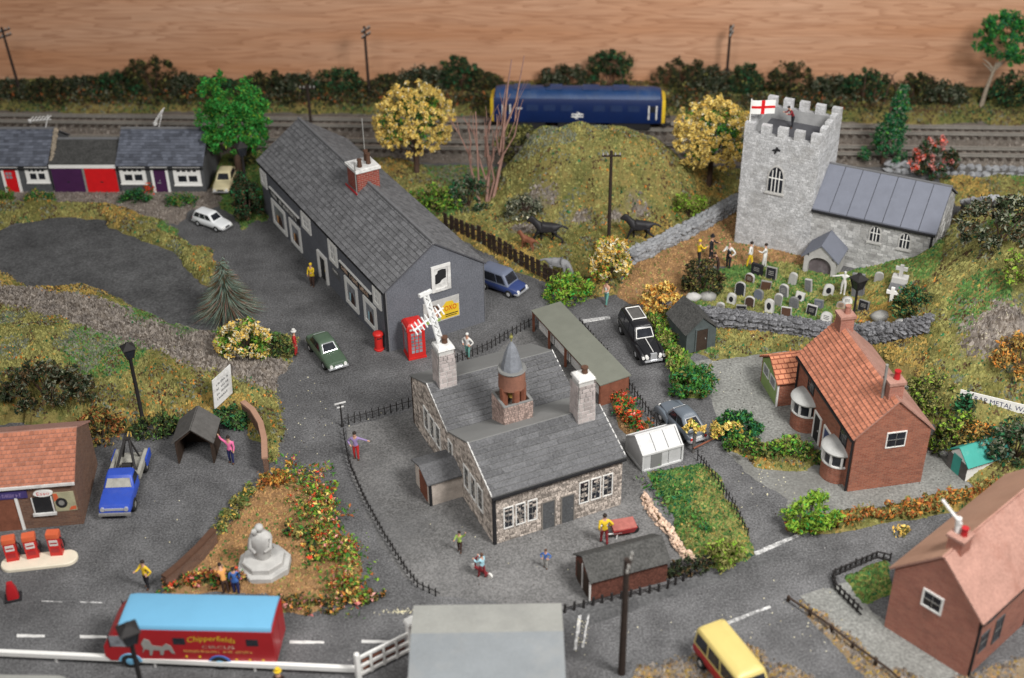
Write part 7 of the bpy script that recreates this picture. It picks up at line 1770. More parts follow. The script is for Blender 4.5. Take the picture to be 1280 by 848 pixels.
# two yellow blossom trees
for px, py, lab, sd, h, rx in ((521, 216, 'yellow blossom tree behind the inn roof near the railway', 11, 5.0, 3.5), (886, 232, 'yellow blossom tree beside the church tower', 21, 4.7, 3.3)):
    t = veg('blossom_tree', lab, 'tree', px, py, 'yellow blossom trees', 0)
    trunk(t, 4.4, .22, (.1, 0), limbs(10, 1.6, 4.0, 1.7, 1.7, .1, sd))
    c = (0, 0, h); C = clumps(330, c, (rx, rx * .9, 3.3), sd, .6, -.75)
    crown(t, 'crown', clumps(60, c, (rx * .85, rx * .75, 2.4), sd + 1, .4), .5, 34, .15, ['lf_green', 'lf_lime', 'lf_deep'], sd, [.5, .2, .3])
    crown(t, 'blossom', C, .27, 36, .13, ['bl_yellow', 'bl_gold', 'bl_white'], sd + 2, [.74, .18, .08])
# tree against the board at the top right
t = veg('broadleaf_tree', 'dark green round tree on a pale leaning trunk before the board at top right', 'tree', 1226, 133, rot=0)
trunk(t, 4.6, .2, (.55, -.4), limbs(6, 3.0, 4.2, 1.2, 1.0, .09, 9), 'bark_pale')
crown(t, 'crown', clumps(85, (.75, -.5, 6.9), (2.55, 2.1, 2.9), 31, .45), .42, 60, .15, ['lf_bright', 'lf_deep', 'lf_green'], 32, [.25, .45, .3])
# conifer beside the church
t = veg('conifer_tree', 'dark green conical tree behind the church tower roof', 'tree', 1103, 205, rot=0)
trunk(t, 5.5, .2)
g = np.random.default_rng(8); C = []
for k in range(150):
    z = .7 + 6.6 * g.random() ** 1.15; a = g.random() * 6.28; r = 2.1 * (1 - (z - .5) / 7.4) * (.55 + .45 * g.random()); C.append((r * math.cos(a) + .12 * z, r * math.sin(a), z))
crown(t, 'crown', np.array(C), .33, 40, .14, ['lf_deep', 'lf_green', 'lf_greyish'], 33, [.7, .15, .15])
# bottle brush fir
t = veg('fir_tree', 'bristly brown green bottle brush fir beside the yellow bush', 'tree', 287, 398, rot=0)
trunk(t, 4.6, .14)
b = MB(); g = random.Random(3)
for k in range(1500):
    z = 1.2 + 3.7 * g.random() ** 1.2; a = g.uniform(0, 6.283); r = 3.3 * (1 - (z - .9) / 4.3) * g.uniform(.75, 1.05) + .1
    p = Vector((0, 0, z)); q = p + Vector((math.cos(a) * r, math.sin(a) * r, -.34 * r + .05)); w = Vector((-math.sin(a), math.cos(a), 0)) * .05; u = Vector((0, 0, .05))
    b.add([p + w, p - w, q, p + u], [(0, 1, 2), (1, 3, 2), (3, 0, 2)])
    m_ = b.v
crown_me = b.mesh('crown', M['needle'], None, False)
crown_me.materials.append(M['lf_brown']); crown_me.materials.append(M['bark_bare'])
mi = np.repeat(np.random.default_rng(1).choice(3, 1500, p=[.62, .28, .10]), 3); crown_me.polygons.foreach_set('material_index', mi.astype(np.int32)); place(crown_me, 'crown', t)
crown(t, 'needle_tip', np.array([(0, 0, .6 + 4.2 * k / 40) for k in range(40)]), .6, 30, .09, ['lf_brown', 'needle'], 41)
# bare tree
t = veg('bare_tree', 'bare pinkish branched tree reaching up beside the mound', 'tree', 608, 252, rot=0)
b = MB(); g = random.Random(5)
def twig(b, p, d, L, r, n):
    q = p + d * L; md = p + d * L * .5 + Vector((g.uniform(-.1, .1), g.uniform(-.1, .1), 0)) * L
    b.tube([p, md, q], [r, r * .8, r * .5], 5)
    if n:
        for _ in range(3):
            e = (d + Vector((g.uniform(-.3, .3), g.uniform(-.3, .3), g.uniform(-.1, .35)))).normalized(); s = p + d * L * g.uniform(.35, 1.0); twig(b, s, e, L * g.uniform(.45, .7), r * .5, n - 1)
for dx, L, r in ((.0, 6.2, .17), (-.45, 5.0, .14), (.4, 8.0, .17), (.12, 4.6, .12)): twig(b, Vector((dx * 1.2, 0, -.2)), Vector((dx * .4, g.uniform(-.1, .1), 1)).normalized(), L, r, 2)
b.tube([(1.5, 0, 6), (1.9, 0, 10), (2.3, 0, 12.6)], [.12, .09, .05], 5); b.tube([(1.6, 0, 6.5), (2.6, 0, 9.0), (3.3, 0, 12.9)], [.11, .08, .04], 5); b.tube([(-.6, 0, 2.0), (-.68, 0, 8.2)], [.09, .05], 5)
stuff(b.build('branches', M['bark_bare'], t))
def bush(label, px, py, r, mats, n, per, size, seed, wts=None, inner=.5, rad=.35, name='bush', cat='bush', group=None, blossom=None, stem=True, zc=.55, partname='foliage'):
    t = veg(name, label, cat, px, py, group, 0)
    if stem:
        b = MB(); g = random.Random(seed)
        for _ in range(5): b.tube([(0, 0, -.2), (g.uniform(-.4, .4) * r[0], g.uniform(-.4, .4) * r[1], r[2] * g.uniform(.7, 1.2))], [.08, .03], 5)
        stuff(b.build('stems', M['bark'], t))
    crown(t, partname, clumps(n, (0, 0, r[2] * zc), r, seed, inner, -.45), rad, per, size, mats, seed, wts)
    if blossom: crown(t, 'blossom', clumps(blossom[0], (0, 0, r[2] * zc + .05), tuple(k * 1.02 for k in r), seed + 5, .7, -.2), blossom[1], blossom[2], blossom[3], blossom[4], seed + 6)
    return t
BL = (70, .22, 26, .115, ['bl_yellow', 'bl_gold', 'bl_yellow'])
bush('yellow flowering bush beside the bottle brush fir', 306, 445, (1.9, 1.6, 1.75), ['lf_olive', 'lf_green', 'lf_lime'], 50, 40, .13, 51, blossom=(95, .24, 28, .115, ['bl_yellow', 'bl_gold', 'bl_white']))
bush('dark green low bush at the foot of the yellow flowering bush', 345, 440, (1.3, 1.1, .9), ['lf_grassy', 'lf_dark', 'lf_olive'], 26, 44, .13, 52)
bush('bright lime bush at the lane corner below the horses', 712, 374, (1.9, 1.5, 1.35), ['lf_lime', 'lf_bright', 'lf_olive'], 50, 44, .13, 53, [.65, .2, .15])
bush('lime green bush with long leaves behind the bare tree near the inn', 545, 262, (2.3, 1.4, 1.5), ['lf_lime', 'lf_green', 'lf_olive'], 44, 40, .15, 54)
bush('small lime bush at the top of the stone wall by the mound', 862, 272, (1.5, 1.2, 1.4), ['lf_lime', 'lf_olive'], 34, 40, .13, 55)
bush('olive and dark bush between the bare tree and the mound', 648, 208, (2.2, 1.6, 2.6), ['lf_olive', 'lf_dark', 'lf_grass'], 56, 44, .15, 56)
bush('dark bush at the foot of the bare tree', 585, 258, (1.8, 1.4, 1.9), ['lf_dark', 'lf_greyish', 'lf_deep'], 40, 40, .14, 57)
bush('greyish rock plant patch on the left flank of the mound', 655, 268, (1.5, 1.2, 1.2), ['lf_greyish', 'lf_dark', 'bl_white'], 36, 36, .13, 58, [.6, .34, .06])
bush('tall yellow orange shrub beside the person in green trousers', 762, 352, (1.5, 1.1, 2.3), ['lf_olive', 'lf_lime', 'lf_orange'], 40, 34, .13, 59, [.4, .35, .25], blossom=(80, .24, 28, .12, ['bl_yellow', 'bl_gold', 'bl_white']))
bush('thin yellow flowering spray leaning over the paddock corner', 764, 318, (1.3, .8, .9), ['lf_lime', 'lf_olive'], 16, 26, .12, 60, blossom=(40, .22, 26, .12, ['bl_yellow', 'bl_gold', 'lf_orange']))
bush('peach and yellow flowering shrub behind the hearse', 826, 392, (1.5, 1.1, 1.6), ['lf_olive', 'lf_orange'], 16, 24, .13, 61, blossom=(62, .24, 30, .125, ['bl_yellow', 'bl_gold', 'lf_orange']))
bush('dark round bush in front of the churchyard mourners', 877, 362, (1.55, 1.3, 1.55), ['lf_dark', 'lf_brown', 'lf_olive'], 52, 46, .13, 62, [.5, .3, .2])
bush('dark leafy bush at the right corner of the churchyard', 1138, 392, (1.4, 1.1, 1.3), ['lf_dark', 'lf_deep', 'lf_olive'], 40, 44, .13, 63)
bush('spiky dark green bush in the middle of the concrete yard', 921, 545, (1.45, 1.2, 1.05), ['lf_deep', 'lf_green', 'lf_dark'], 44, 50, .13, 64, [.5, .25, .25])
bush('dark green bush at the end of the hedge by the hearse lane', 868, 492, (1.7, 1.3, 1.35), ['lf_green', 'lf_deep', 'lf_olive'], 46, 46, .13, 65, [.45, .35, .2])
bush('bright lime bush by the road at the corner of the brick house yard', 1012, 655, (1.6, 1.3, 1.3), ['lf_lime', 'lf_bright', 'lf_olive'], 46, 46, .13, 66, [.75, .15, .1])
bush('pink blossom shrub on a dark stem between the church roof and railway', 1164, 222, (2.1, 1.3, 2.4), ['lf_dark', 'lf_brown', 'lf_deep'], 46, 40, .14, 67, [.5, .3, .2], blossom=(34, .24, 26, .12, ['bl_pink', 'bl_red', 'bl_pink']))
bush('tangled dark grey brush at the right edge behind the church', 1250, 300, (3.0, 2.0, 2.2), ['lf_dark', 'lf_greyish', 'lf_brown'], 80, 46, .16, 68, [.5, .32, .18])
bush('yellow green shrub on top of the right hand slope', 1290, 345, (2.2, 1.6, 1.5), ['lf_lime', 'lf_grass', 'lf_olive'], 44, 44, .14, 69)
bush('dark green tangled bush behind the teal roofed shed', 1268, 572, (2.2, 1.5, 1.7), ['lf_dark', 'lf_deep', 'lf_greyish'], 70, 46, .14, 70, [.45, .2, .35])
bush('mixed olive and dark shrub behind the brick house chimney', 1160, 512, (1.6, 1.4, 1.8), ['lf_dark', 'lf_olive', 'lf_lime', 'lf_grass'], 60, 44, .12, 71, [.25, .3, .2, .25])
bush('ochre orange bush at the right edge above the scrap banner', 1275, 462, (1.8, 1.4, 1.6), ['lf_ochre', 'lf_orange', 'lf_brown'], 44, 44, .13, 72, [.5, .3, .2])
bush('low yellow orange shrub below the scrap banner', 1222, 552, (1.4, 1.1, .75), ['lf_ochre', 'lf_dark', 'lf_orange'], 36, 44, .13, 73, [.4, .4, .2])
bush('lime weedy shrub left of the scrap banner', 1190, 560, (1.7, 1.4, 1.7), ['lf_olive', 'lf_lime', 'lf_dark'], 46, 44, .14, 74)
bush('dark tuft at the left end of the scrap banner', 1201, 522, (.45, .4, 1.1), ['lf_dark', 'lf_deep'], 22, 40, .13, 75)
bush('dark brown bush behind the petrol garage roof', 62, 500, (3.2, 1.8, 1.7), ['lf_dark', 'lf_brown', 'lf_greyish'], 70, 46, .15, 76, [.5, .3, .2])
bush('rust and olive bush between the garage and the tow truck', 127, 545, (1.5, 1.1, 1.3), ['lf_rust', 'lf_olive', 'lf_ochre', 'lf_dark'], 42, 44, .13, 77)
bush('dark green hedge bush between the tall lamp and the hut', 200, 542, (2.1, .8, .8), ['lf_dark', 'lf_grassy', 'lf_olive'], 40, 44, .13, 78, [.5, .3, .2])
bush('dark green bush between the hut and the curved brick wall', 290, 530, (1.3, .9, .8), ['lf_dark', 'lf_deep', 'lf_grassy'], 30, 44, .13, 79)
bush('tall dark green bush in front of the inn corner by the lantern lamp', 311, 276, (1.15, 1.1, 2.9), ['lf_dark', 'lf_deep', 'lf_brown'], 80, 46, .14, 80, [.6, .2, .2])
bush('dark green bush behind the cream car', 306, 208, (1.1, 1.0, 1.8), ['lf_dark', 'lf_olive'], 36, 44, .14, 81)
for px, py, lab, mm in ((50, 251, 'green shrub with yellow top under the left cottage window', ['lf_deep', 'lf_green', 'lf_ochre']), (170, 252, 'dark green shrub under the window beside the red garage door', ['lf_deep', 'lf_green', 'lf_dark']), (228, 256, 'green shrub under the rightmost cottage window', ['lf_deep', 'lf_olive', 'lf_green']), (2, 250, 'small green shrub at the left edge beside the red cottage door', ['lf_green', 'lf_olive'])):
    bush(lab, px, py, (1.35, .6, .6), mm, 30, 40, .11, px + 90, stem=False, group='shrubs in front of the cottages')
bush('small red flowering tuft beside the purple cottage door', 187, 240, (.4, .35, .55), ['bl_red', 'lf_green'], 9, 30, .11, 95, [.7, .3], stem=False)
# dark undergrowth along the board
BK = [(62, 119, 2.6, 2.0, 'low brownish bush above the left cottage roof'), (104, 116, 2.6, 1.8, 'low dark bush above the purple garage'), (150, 118, 2.6, 2.4, 'dark bush left of the tallest scrub bush'), (192, 117, 3.4, 4.2, 'tall near black bush, highest in the scrub left of the green tree'),
      (236, 116, 2.6, 3.2, 'dark bush right of the tallest scrub bush'), (272, 119, 2.2, 2.1, 'dark bush just left of the green tree crown'), (338, 116, 2.6, 3.1, 'dark bush just right of the green tree crown'), (374, 118, 2.4, 2.6, 'dark bush behind the short telegraph pole'), (425, 118, 2.8, 2.7, 'dark bush left of the telegraph pole near the yellow tree'),
      (486, 116, 2.4, 2.8, 'dark bush between telegraph pole and yellow tree top'), (530, 113, 2.8, 3.2, 'tall dark bush behind the yellow tree top'), (575, 112, 2.6, 3.2, 'dark bush between yellow tree and locomotive'), (604, 114, 2.2, 2.6, 'dark bush at the left end of the locomotive'), (705, 110, 3.0, 3.6, 'dark bush showing over the middle of the locomotive roof'),
      (762, 108, 2.6, 4.0, 'dark bush showing over the right of the locomotive roof'), (852, 112, 3.6, 4.3, 'big dark bush right of the locomotive'), (888, 114, 2.4, 2.8, 'dark bush left of the telegraph pole by the church'), (932, 114, 2.6, 2.8, 'dark bush between telegraph pole and church flag'), (988, 118, 2.8, 3.6, 'dark bush behind the tower battlements'), (1040, 122, 2.6, 2.8, 'dark bush right behind the tower corner'),
      (1078, 124, 2.8, 3.4, 'dark bush left of the conical tree'), (1142, 128, 2.8, 2.9, 'dark bush right of the conical tree'), (1180, 130, 2.4, 3.6, 'tall dark bush left of the leaning tree trunk'), (1256, 130, 2.8, 3.2, 'dark bush right of the leaning tree trunk'), (1296, 132, 2.6, 2.6, 'dark bush at the far right edge'), (18, 121, 2.2, 1.8, 'low dark bush beside the far left telegraph pole')]
for i, (px, py, rx, h, lab) in enumerate(BK):
    mm = (['lf_dark', 'lf_brown', 'lf_olive'], ['lf_dark', 'lf_greyish', 'lf_brown'], ['lf_dark', 'lf_deep', 'lf_olive'])[i % 3]
    bush(lab + (', at the wooden board' if len(lab.split()) < 11 else ''), px, py, (rx * .9, 1.3, h * rnd.uniform(.38, .72)), mm, 64, 70, .125, 200 + i, (.70, .22, .08), group='dark scrub bushes along the wooden board')
def undergrowth():
    g = np.random.default_rng(77); C = []
    for k in range(520):
        p = at(-30 + 1340 * k / 620 + g.normal() * 4, 112 + 14 * (k / 620) + g.uniform(3, 17)); C.append((p.x, p.y, p.z + g.uniform(.05, max(.2, .75 + .55 * math.sin(k * .11) + .3 * math.sin(k * .31)))))
    C = np.array(C); V, F, mi = leaves(C, .45 + .25 * g.random(len(C)), 34, .16, 5, 78, wts=[.48, .24, .12, .1, .06])
    stuff(place(fast('undergrowth', V, F, [M[q] for q in ('lf_dark', 'lf_brown', 'lf_greyish', 'lf_olive', 'lf_rust')], mi), 'undergrowth'))
undergrowth()
b = MB(); g = random.Random(12)
for px in (1078, 1090, 1105, 1122, 1176, 985, 780):
    p = at(px, 130 if px > 1000 else 118); c = Vector((p.x, p.y, p.z)); k = g.uniform(-1, 1); b.tube([c, c + Vector((k * .5, 0, 1.6)), c + Vector((k * 1.4, 0, 2.9)), c + Vector((k * 2.2, 0, 3.2))], [.08, .07, .05, .03], 5)
stuff(b.build('dead_twigs', M['bark']))
# hedges made of clumps along a line
def hedge(label, pts, w, h, mats, per, seed, wts=None, name='hedge', cat='hedge', size=.13, blossom=None, dens=3.2):
    P = path_pts(pts); o = P[0].copy(); t = thing(name, label, cat, (o.x, o.y, 0)); g = np.random.default_rng(seed); C = []
    for q, a in walk(P, 1 / dens):
        for _ in range(3): C.append((q.x - o.x + g.normal() * w * .45, q.y - o.y + g.normal() * w * .45, q.z + h * (.25 + .6 * g.random())))
    crown(t, 'foliage', np.array(C), w * .45, per, size, mats, seed, wts)
    if blossom: crown(t, 'blossom', np.array(C)[::2] + np.array([0, 0, h * .25]), w * .28, blossom[1], .13, blossom[0], seed + 1, blossom[2] if len(blossom) > 2 else None)
    return t
hedge('yellow green hedge between the hearse lane and the garden hut', [(818, 402), (836, 440), (852, 470), (862, 486)], .75, 1.0, ['lf_olive', 'lf_lime', 'lf_green', 'lf_grass'], 40, 301)
hedge('low mixed hedge in front of the bay windowed brick house', [(912, 562), (950, 568), (985, 568), (1022, 574)], .85, .95, ['lf_green', 'lf_olive', 'lf_dark', 'lf_lime'], 42, 302, [.3, .3, .25, .15])
hedge('rust and green low hedge along the road below the brick house', [(990, 660), (1060, 652), (1130, 640), (1200, 624), (1280, 606)], .6, .6, ['lf_rust', 'lf_olive', 'lf_orange', 'lf_grass'], 30, 303)
hedge('dark rough hedge between the tarred shed and the vegetable plot', [(838, 722), (862, 715), (885, 708)], .5, .8, ['lf_dark', 'iron', 'lf_brown'], 40, 304, [.6, .2, .2])
hedge('flower bed of red and orange blooms beside the shelter', [(760, 488), (778, 510), (798, 540)], .8, .55, ['lf_green', 'lf_deep', 'lf_rust'], 26, 305, name='flower_bed', cat='flower bed', blossom=(['bl_red', 'lf_orange', 'bl_pink'], 30, [.65, .25, .1]))
hedge('mixed flower bed along the right edge of the memorial garden', [(372, 600), (398, 640), (420, 690), (440, 730), (452, 752)], 1.5, .6, ['lf_green', 'lf_lime', 'lf_grassy', 'lf_rust'], 24, 306, name='flower_bed', cat='flower bed', blossom=(['bl_yellow', 'bl_red', 'bl_pink', 'lf_olive'], 16, [.46, .22, .12, .2]))
hedge('orange and yellow flower clump at the end of the curved brick wall', [(328, 606), (345, 600), (358, 602)], .7, .6, ['lf_orange', 'lf_olive', 'lf_rust'], 24, 307, name='flower_bed', cat='flower bed', blossom=(['bl_yellow', 'bl_gold', 'lf_orange'], 18))
hedge('low olive and pink hedge along the bottom of the memorial garden', [(352, 758), (400, 758), (440, 752), (470, 748)], .55, .5, ['lf_olive', 'lf_dark', 'bl_pink', 'lf_orange'], 32, 308, [.45, .3, .1, .15])
hedge('flower bed of red and orange blooms below the straight brick wall', [(215, 738), (245, 728), (275, 722), (300, 728)], .6, .45, ['lf_green', 'lf_dark', 'lf_rust'], 24, 309, name='flower_bed', cat='flower bed', blossom=(['bl_red', 'bl_gold', 'bl_pink'], 14))
hedge('grassy olive fringe along the left edge of the memorial garden', [(272, 664), (292, 640), (316, 612)], .7, .4, ['lf_grass', 'lf_grassy', 'lf_olive', 'bl_gold'], 26, 311, [.35, .3, .25, .1], name='grass_fringe', cat='plants')
hedge('small red and yellow flowers close behind the memorial plinth', [(362, 668), (384, 668), (392, 700)], .7, .45, ['lf_green', 'lf_dark', 'lf_olive'], 20, 312, name='flower_bed', cat='flower bed', blossom=(['bl_red', 'bl_gold', 'bl_yellow'], 12))
hedge('row of leafy vegetables filling the plot beside the railing', [(820, 600), (860, 640), (890, 680)], 1.2, .12, ['lf_grassy', 'lf_green', 'lf_deep', 'lf_grass'], 14, 310, [.45, .3, .15, .1], name='vegetable_plot', cat='vegetable plot', size=.12)
bush('yellow green tuft at the lower end of the vegetable plot', 906, 700, (1.1, .8, .7), ['lf_lime', 'lf_grass', 'lf_olive'], 24, 40, .12, 320, stem=False)
o = at(866, 566); t = thing('flowering_plant', 'small yellow flowering branch on a grey stake beside the greenhouse', 'plant', (o.x, o.y, o.z))
MB().tube([(0, 0, -.1), (.05, 0, 1.8)], .11, 7).build('stake', M['wood_grey'], t); MB().tube([(0, -.2, .5), (2.6, 1.4, .7)], .06, 6).build('branch', M['rust'], t)
crown(t, 'blossom', np.array([(-.5, 0, 2.0), (-.2, .1, 2.2), (.1, 0, 1.9), (.5, .2, 1.75), (1.3, .3, 1.9), (1.2, .5, 1.5), (1.3, .3, 1.1), (1.8, .6, 1.3), (2.2, .8, 1.4), (2.7, 1, 1.3), (3.0, 1.1, 1.0)]), .3, 46, .13, ['bl_yellow', 'bl_gold', 'lf_lime'], 321, [.6, .25, .15])
for px, py, lab in ((1127, 668, 'small yellow weed on the road above the pink house roof'),): bush(lab, px, py, (.35, .3, .3), ['bl_gold', 'bl_yellow', 'lf_olive'], 8, 20, .11, 330, stem=False, name='weed', cat='weed')
# rubble and white grit scattered in places
def grit(name, spots, m, seed):
    g = random.Random(seed); P = []; s = []
    for px, py, sx, sy, n in spots:
        for _ in range(int(n * .6)):
            q = at(px + g.gauss(0, sx), py + g.gauss(0, sy)); P.append((q.x, q.y, q.z + .02)); s.append(g.uniform(.03, .065))
    V, F = crumbs(np.array(P), np.array(s), seed); stuff(place(fast(name, V, F, [M[m]]), name))
grit('white_grit', [(960, 595, 22, 22, 90), (1130, 420, 10, 6, 26), (720, 690, 90, 40, 22), (200, 640, 60, 30, 16), (380, 520, 12, 30, 36), (500, 765, 12, 1.5, 110), (727, 790, 5, 14, 60), (440, 520, 30, 20, 14), (900, 470, 30, 30, 20), (1060, 640, 60, 10, 24), (1246, 412, 20, 15, 420), (1262, 430, 12, 10, 160), (870, 780, 60, 12, 30), (1000, 770, 40, 30, 40)], 'bl_white', 6)
grit('dark_grit', [(930, 500, 40, 40, 80), (640, 700, 120, 50, 60), (330, 340, 40, 60, 40), (400, 500, 30, 50, 50), (880, 640, 40, 30, 50), (1120, 600, 40, 15, 40)], 'wood_dark', 7)

# ------------------------------------------------------------------ people and animals: one skinned body each
FIG = []
def figure(name, label, cat, px, py, ang, joints, edges, radii, parts, group=None, h=1.0, sub=2, z=None, hair=None, root=0, extra=None):
    """joints: points; edges between them; parts: (edge indices, material) painted by the nearest bone"""
    o = at(px, py) if z is None else flat(px, py, z)
    t = thing(name, label, cat, (o.x, o.y, o.z), ang, group)
    me = bpy.data.meshes.new('body_cage'); me.from_pydata([tuple(Vector(j) * h) for j in joints], edges, [])
    ob = bpy.data.objects.new('body_cage', me); COL.objects.link(ob)
    sk = ob.modifiers.new('skin', 'SKIN'); sk.use_smooth_shade = True
    for i, r in enumerate(radii):
        sv = me.skin_vertices[0].data[i]; r = r if isinstance(r, tuple) else (r, r); sv.radius = (r[0] * h, r[1] * h); sv.use_root = (i == root)
    ss = ob.modifiers.new('smooth', 'SUBSURF'); ss.levels = ss.render_levels = sub
    FIG.append((ob, t, [Vector(j) * h for j in joints], edges, parts, hair, h))
    if extra: extra(t, h)
    return t
PE = [(0, 1), (1, 2), (2, 3), (3, 4), (4, 5), (2, 6), (6, 7), (7, 8), (8, 9), (2, 10), (10, 11), (11, 12), (12, 13), (0, 14), (14, 15), (15, 16), (16, 17), (0, 18), (18, 19), (19, 20), (20, 21)]
PR = [(.155, .12), (.15, .115), (.17, .12), .065, .095, .10, .075, .06, .048, .04, .075, .06, .048, .04, .105, .08, .062, .05, .105, .08, .062, .05]
def person(label, px, py, ang, top, legs, la=None, ra=None, stride=.12, h=1.0, bend=0.0, head='skin', hands='skin', hair='hair_dark', hat=None, sleeves=None, z=None, coat=False, kneel=False, extra=None):
    """faces +x before turning; la/ra: (elbow, wrist) offsets from the shoulder"""
    b = bend
    def sp(z_, x=0.0): return (x + b * (z_ - .98), 0, .98 + (z_ - .98) * math.cos(b * .7))
    pel = (0, 0, .98); wai = sp(1.2); che = sp(1.48); nek = sp(1.64, .02); hd = sp(1.76, .03 + b * .1); ht = sp(1.9, .03 + b * .1)
    def arm(s, a):
        sh = Vector(sp(1.52)) + Vector((0, s * .21, 0)); a = a or ((0.03, .07, -.31), (.12, .05, -.56))
        e = sh + Vector((a[0][0], s * a[0][1], a[0][2])); w = sh + Vector((a[1][0], s * a[1][1], a[1][2])); hn = w + (w - e).normalized() * .11
        return [sh, e, w, hn]
    def leg(s, st):
        hip = Vector((0, s * .11, .92))
        if kneel and s > 0: return [hip, Vector((.38, s * .12, .55)), Vector((.30, s * .12, .08)), Vector((.45, s * .13, .04))]
        if kneel: return [hip, Vector((.1, s * .12, .48)), Vector((-.28, s * .12, .10)), Vector((-.36, s * .12, .04))]
        return [hip, Vector((st * .6 + .03, s * .12, .50)), Vector((st, s * .12, .08)), Vector((st + .14, s * .14, .045))]
    J = [pel, wai, che, nek, hd, ht] + arm(1, la) + arm(-1, ra) + leg(1, stride) + leg(-1, -stride)
    rr = list(PR)
    if coat: rr[0] = (.2, .16); rr[14] = rr[18] = .13; rr[15] = rr[19] = .11
    sl = sleeves or top
    parts = {}
    for i in (0, 1): parts[i] = top
    for i in (2, 3, 4): parts[i] = head
    for i in (5, 9, 6, 10, 7, 11): parts[i] = sl
    for i in (8, 12): parts[i] = hands
    for i in (13, 17): parts[i] = top if coat else legs
    for i in (14, 18): parts[i] = legs
    for i in (15, 16, 19, 20): parts[i] = legs
    parts[16] = parts[20] = 'brown' if legs not in ('cl_white',) else legs
    return figure('person', label, 'person', px, py, ang, J, PE, rr, parts, 'model people', h, 2, z, (hair, hat), 0, extra)
A_UP = ((.05, .22, .22), (.1, .3, .5)); A_BACK = ((-.12, .1, -.28), (-.05, .06, -.5)); A_FWD = ((.2, .06, -.2), (.46, .02, -.12)); A_HIP = ((-.05, .22, -.26), (.12, .06, -.44)); A_OUT = ((0, .3, -.1), (.02, .55, -.16))
person('person in a long yellow coat standing outside the inn door', 391, 358, R(250), 'cl_yellow', 'cl_brown', A_FWD, None, .06, 1.05, coat=True, hair='cl_yellow')
person('person in red coat with white hat standing by the green car', 370, 444, R(10), 'cl_red', 'cl_red', None, None, .05, 1.05, coat=True, hair='cl_white', hat='cl_white')
person('person in white shirt and teal trousers behind the school railing', 585, 447, R(240), 'cl_white', 'cl_teal', A_HIP, A_HIP, .08, 1.05, hair='cl_white')
person('person in pale top and green trousers walking by the yellow shrub', 758, 381, R(230), 'cl_white', 'cl_teal', A_FWD, None, .2, 1.05, sleeves='skin')
person('person in yellow top beside the mourner in black hat', 873, 330, R(20), 'cl_yellow', 'cl_black', None, A_FWD, .05, 1.1, hair='cl_yellow')
person('man in black suit and tall dark hat at the graveside', 888, 326, R(-30), 'cl_black', 'cl_black', A_FWD, None, .06, 1.15, hat='cl_black')
person('dark brown clothed person stooping by the churchyard bush', 897, 342, R(200), 'cl_brown', 'cl_brown', A_FWD, A_FWD, .08, 1.0, bend=.35)
person('bald bearded man in white shirt with black waistcoat', 910, 336, R(230), 'cl_black', 'cl_black', A_HIP, A_FWD, .06, 1.2, sleeves='cl_white', hair=None)
person('person in white shirt and bright yellow trousers near the tower', 937, 334, R(150), 'cl_white', 'cl_yellow', A_HIP, None, .16, 1.15)
person('person in white robe walking beside the tower base', 955, 335, R(160), 'cl_white', 'cl_white', A_FWD, None, .08, 1.1, coat=True)
person('all white figure with outstretched arms beside the churchyard lamp', 1053, 368, R(250), 'cl_white', 'cl_white', A_OUT, A_OUT, .06, 1.05, head='cl_white', hands='cl_white', hair=None)
tw = flat(989, 165, 8.75)
person('person in dark red leaning inside the tower battlements', 990, 160, R(200), 'cl_darkred', 'cl_black', A_FWD, A_FWD, .1, 1.0, bend=.5, z=8.70)
person('person in bright pink waving one arm beside the hut', 290, 579, R(260), 'cl_pink', 'cl_navy', None, A_UP, .07, 1.1)
person('person in lilac top and red trousers by the curved railing', 446, 574, R(265), 'cl_purple', 'cl_red', A_OUT, A_HIP, .08, 1.1)
person('person in yellow shirt and dark red trousers near the wheelbarrow', 755, 680, R(100), 'cl_yellow', 'cl_darkred', A_BACK, A_HIP, .14, 1.15)
person('child in green top with a ball near the school porch', 575, 690, R(250), 'cl_green', 'cl_brown', A_UP, A_FWD, .12, .8, hands='skin')
person('child in blue top standing alone in the school yard', 682, 710, R(255), 'cl_blue', 'cl_grey', A_HIP, A_HIP, .1, .72, hair='brown')
def scooter(t, h):
    b = MB(); b.tube([(-.3, -.22, .22), (.75, -.22, .22)], .09, 7); b.tube([(.75, -.22, .2), (.6, -.22, 1.0)], .05, 6); b.tube([(.6, -.5, 1.0), (.6, .06, 1.0)], .04, 6); b.build('scooter_frame', M['cl_darkred'], t)
    for x in (-.38, .85): q = MB(); q.tube([(x, -.28, .18), (x, -.16, .18)], .18, 12); q.build('scooter_wheel', M['cl_white'], t)
person('child in light blue riding a dark red scooter across the yard', 603, 722, R(140), 'cl_lblue', 'cl_darkred', A_FWD, A_FWD, .18, .92, hair='brown', extra=scooter)
person('person in yellow top and dark trousers at the end of the straight brick wall', 185, 735, R(240), 'cl_yellow', 'cl_black', A_HIP, A_FWD, .08, 1.05)
person('person in orange coat stooping over the flowers before the memorial', 283, 742, R(120), 'cl_orange', 'cl_brown', A_FWD, A_FWD, .06, 1.0, bend=.45)
person('person in dark blue coat beside the orange coated gardener', 296, 742, R(100), 'cl_blue', 'cl_navy', None, None, .06, 1.0, coat=True)
person('person with yellow hat at the bottom edge near the white rail', 352, 872, R(90), 'cl_brown', 'cl_black', None, None, .08, 1.0, hat='cl_yellow')
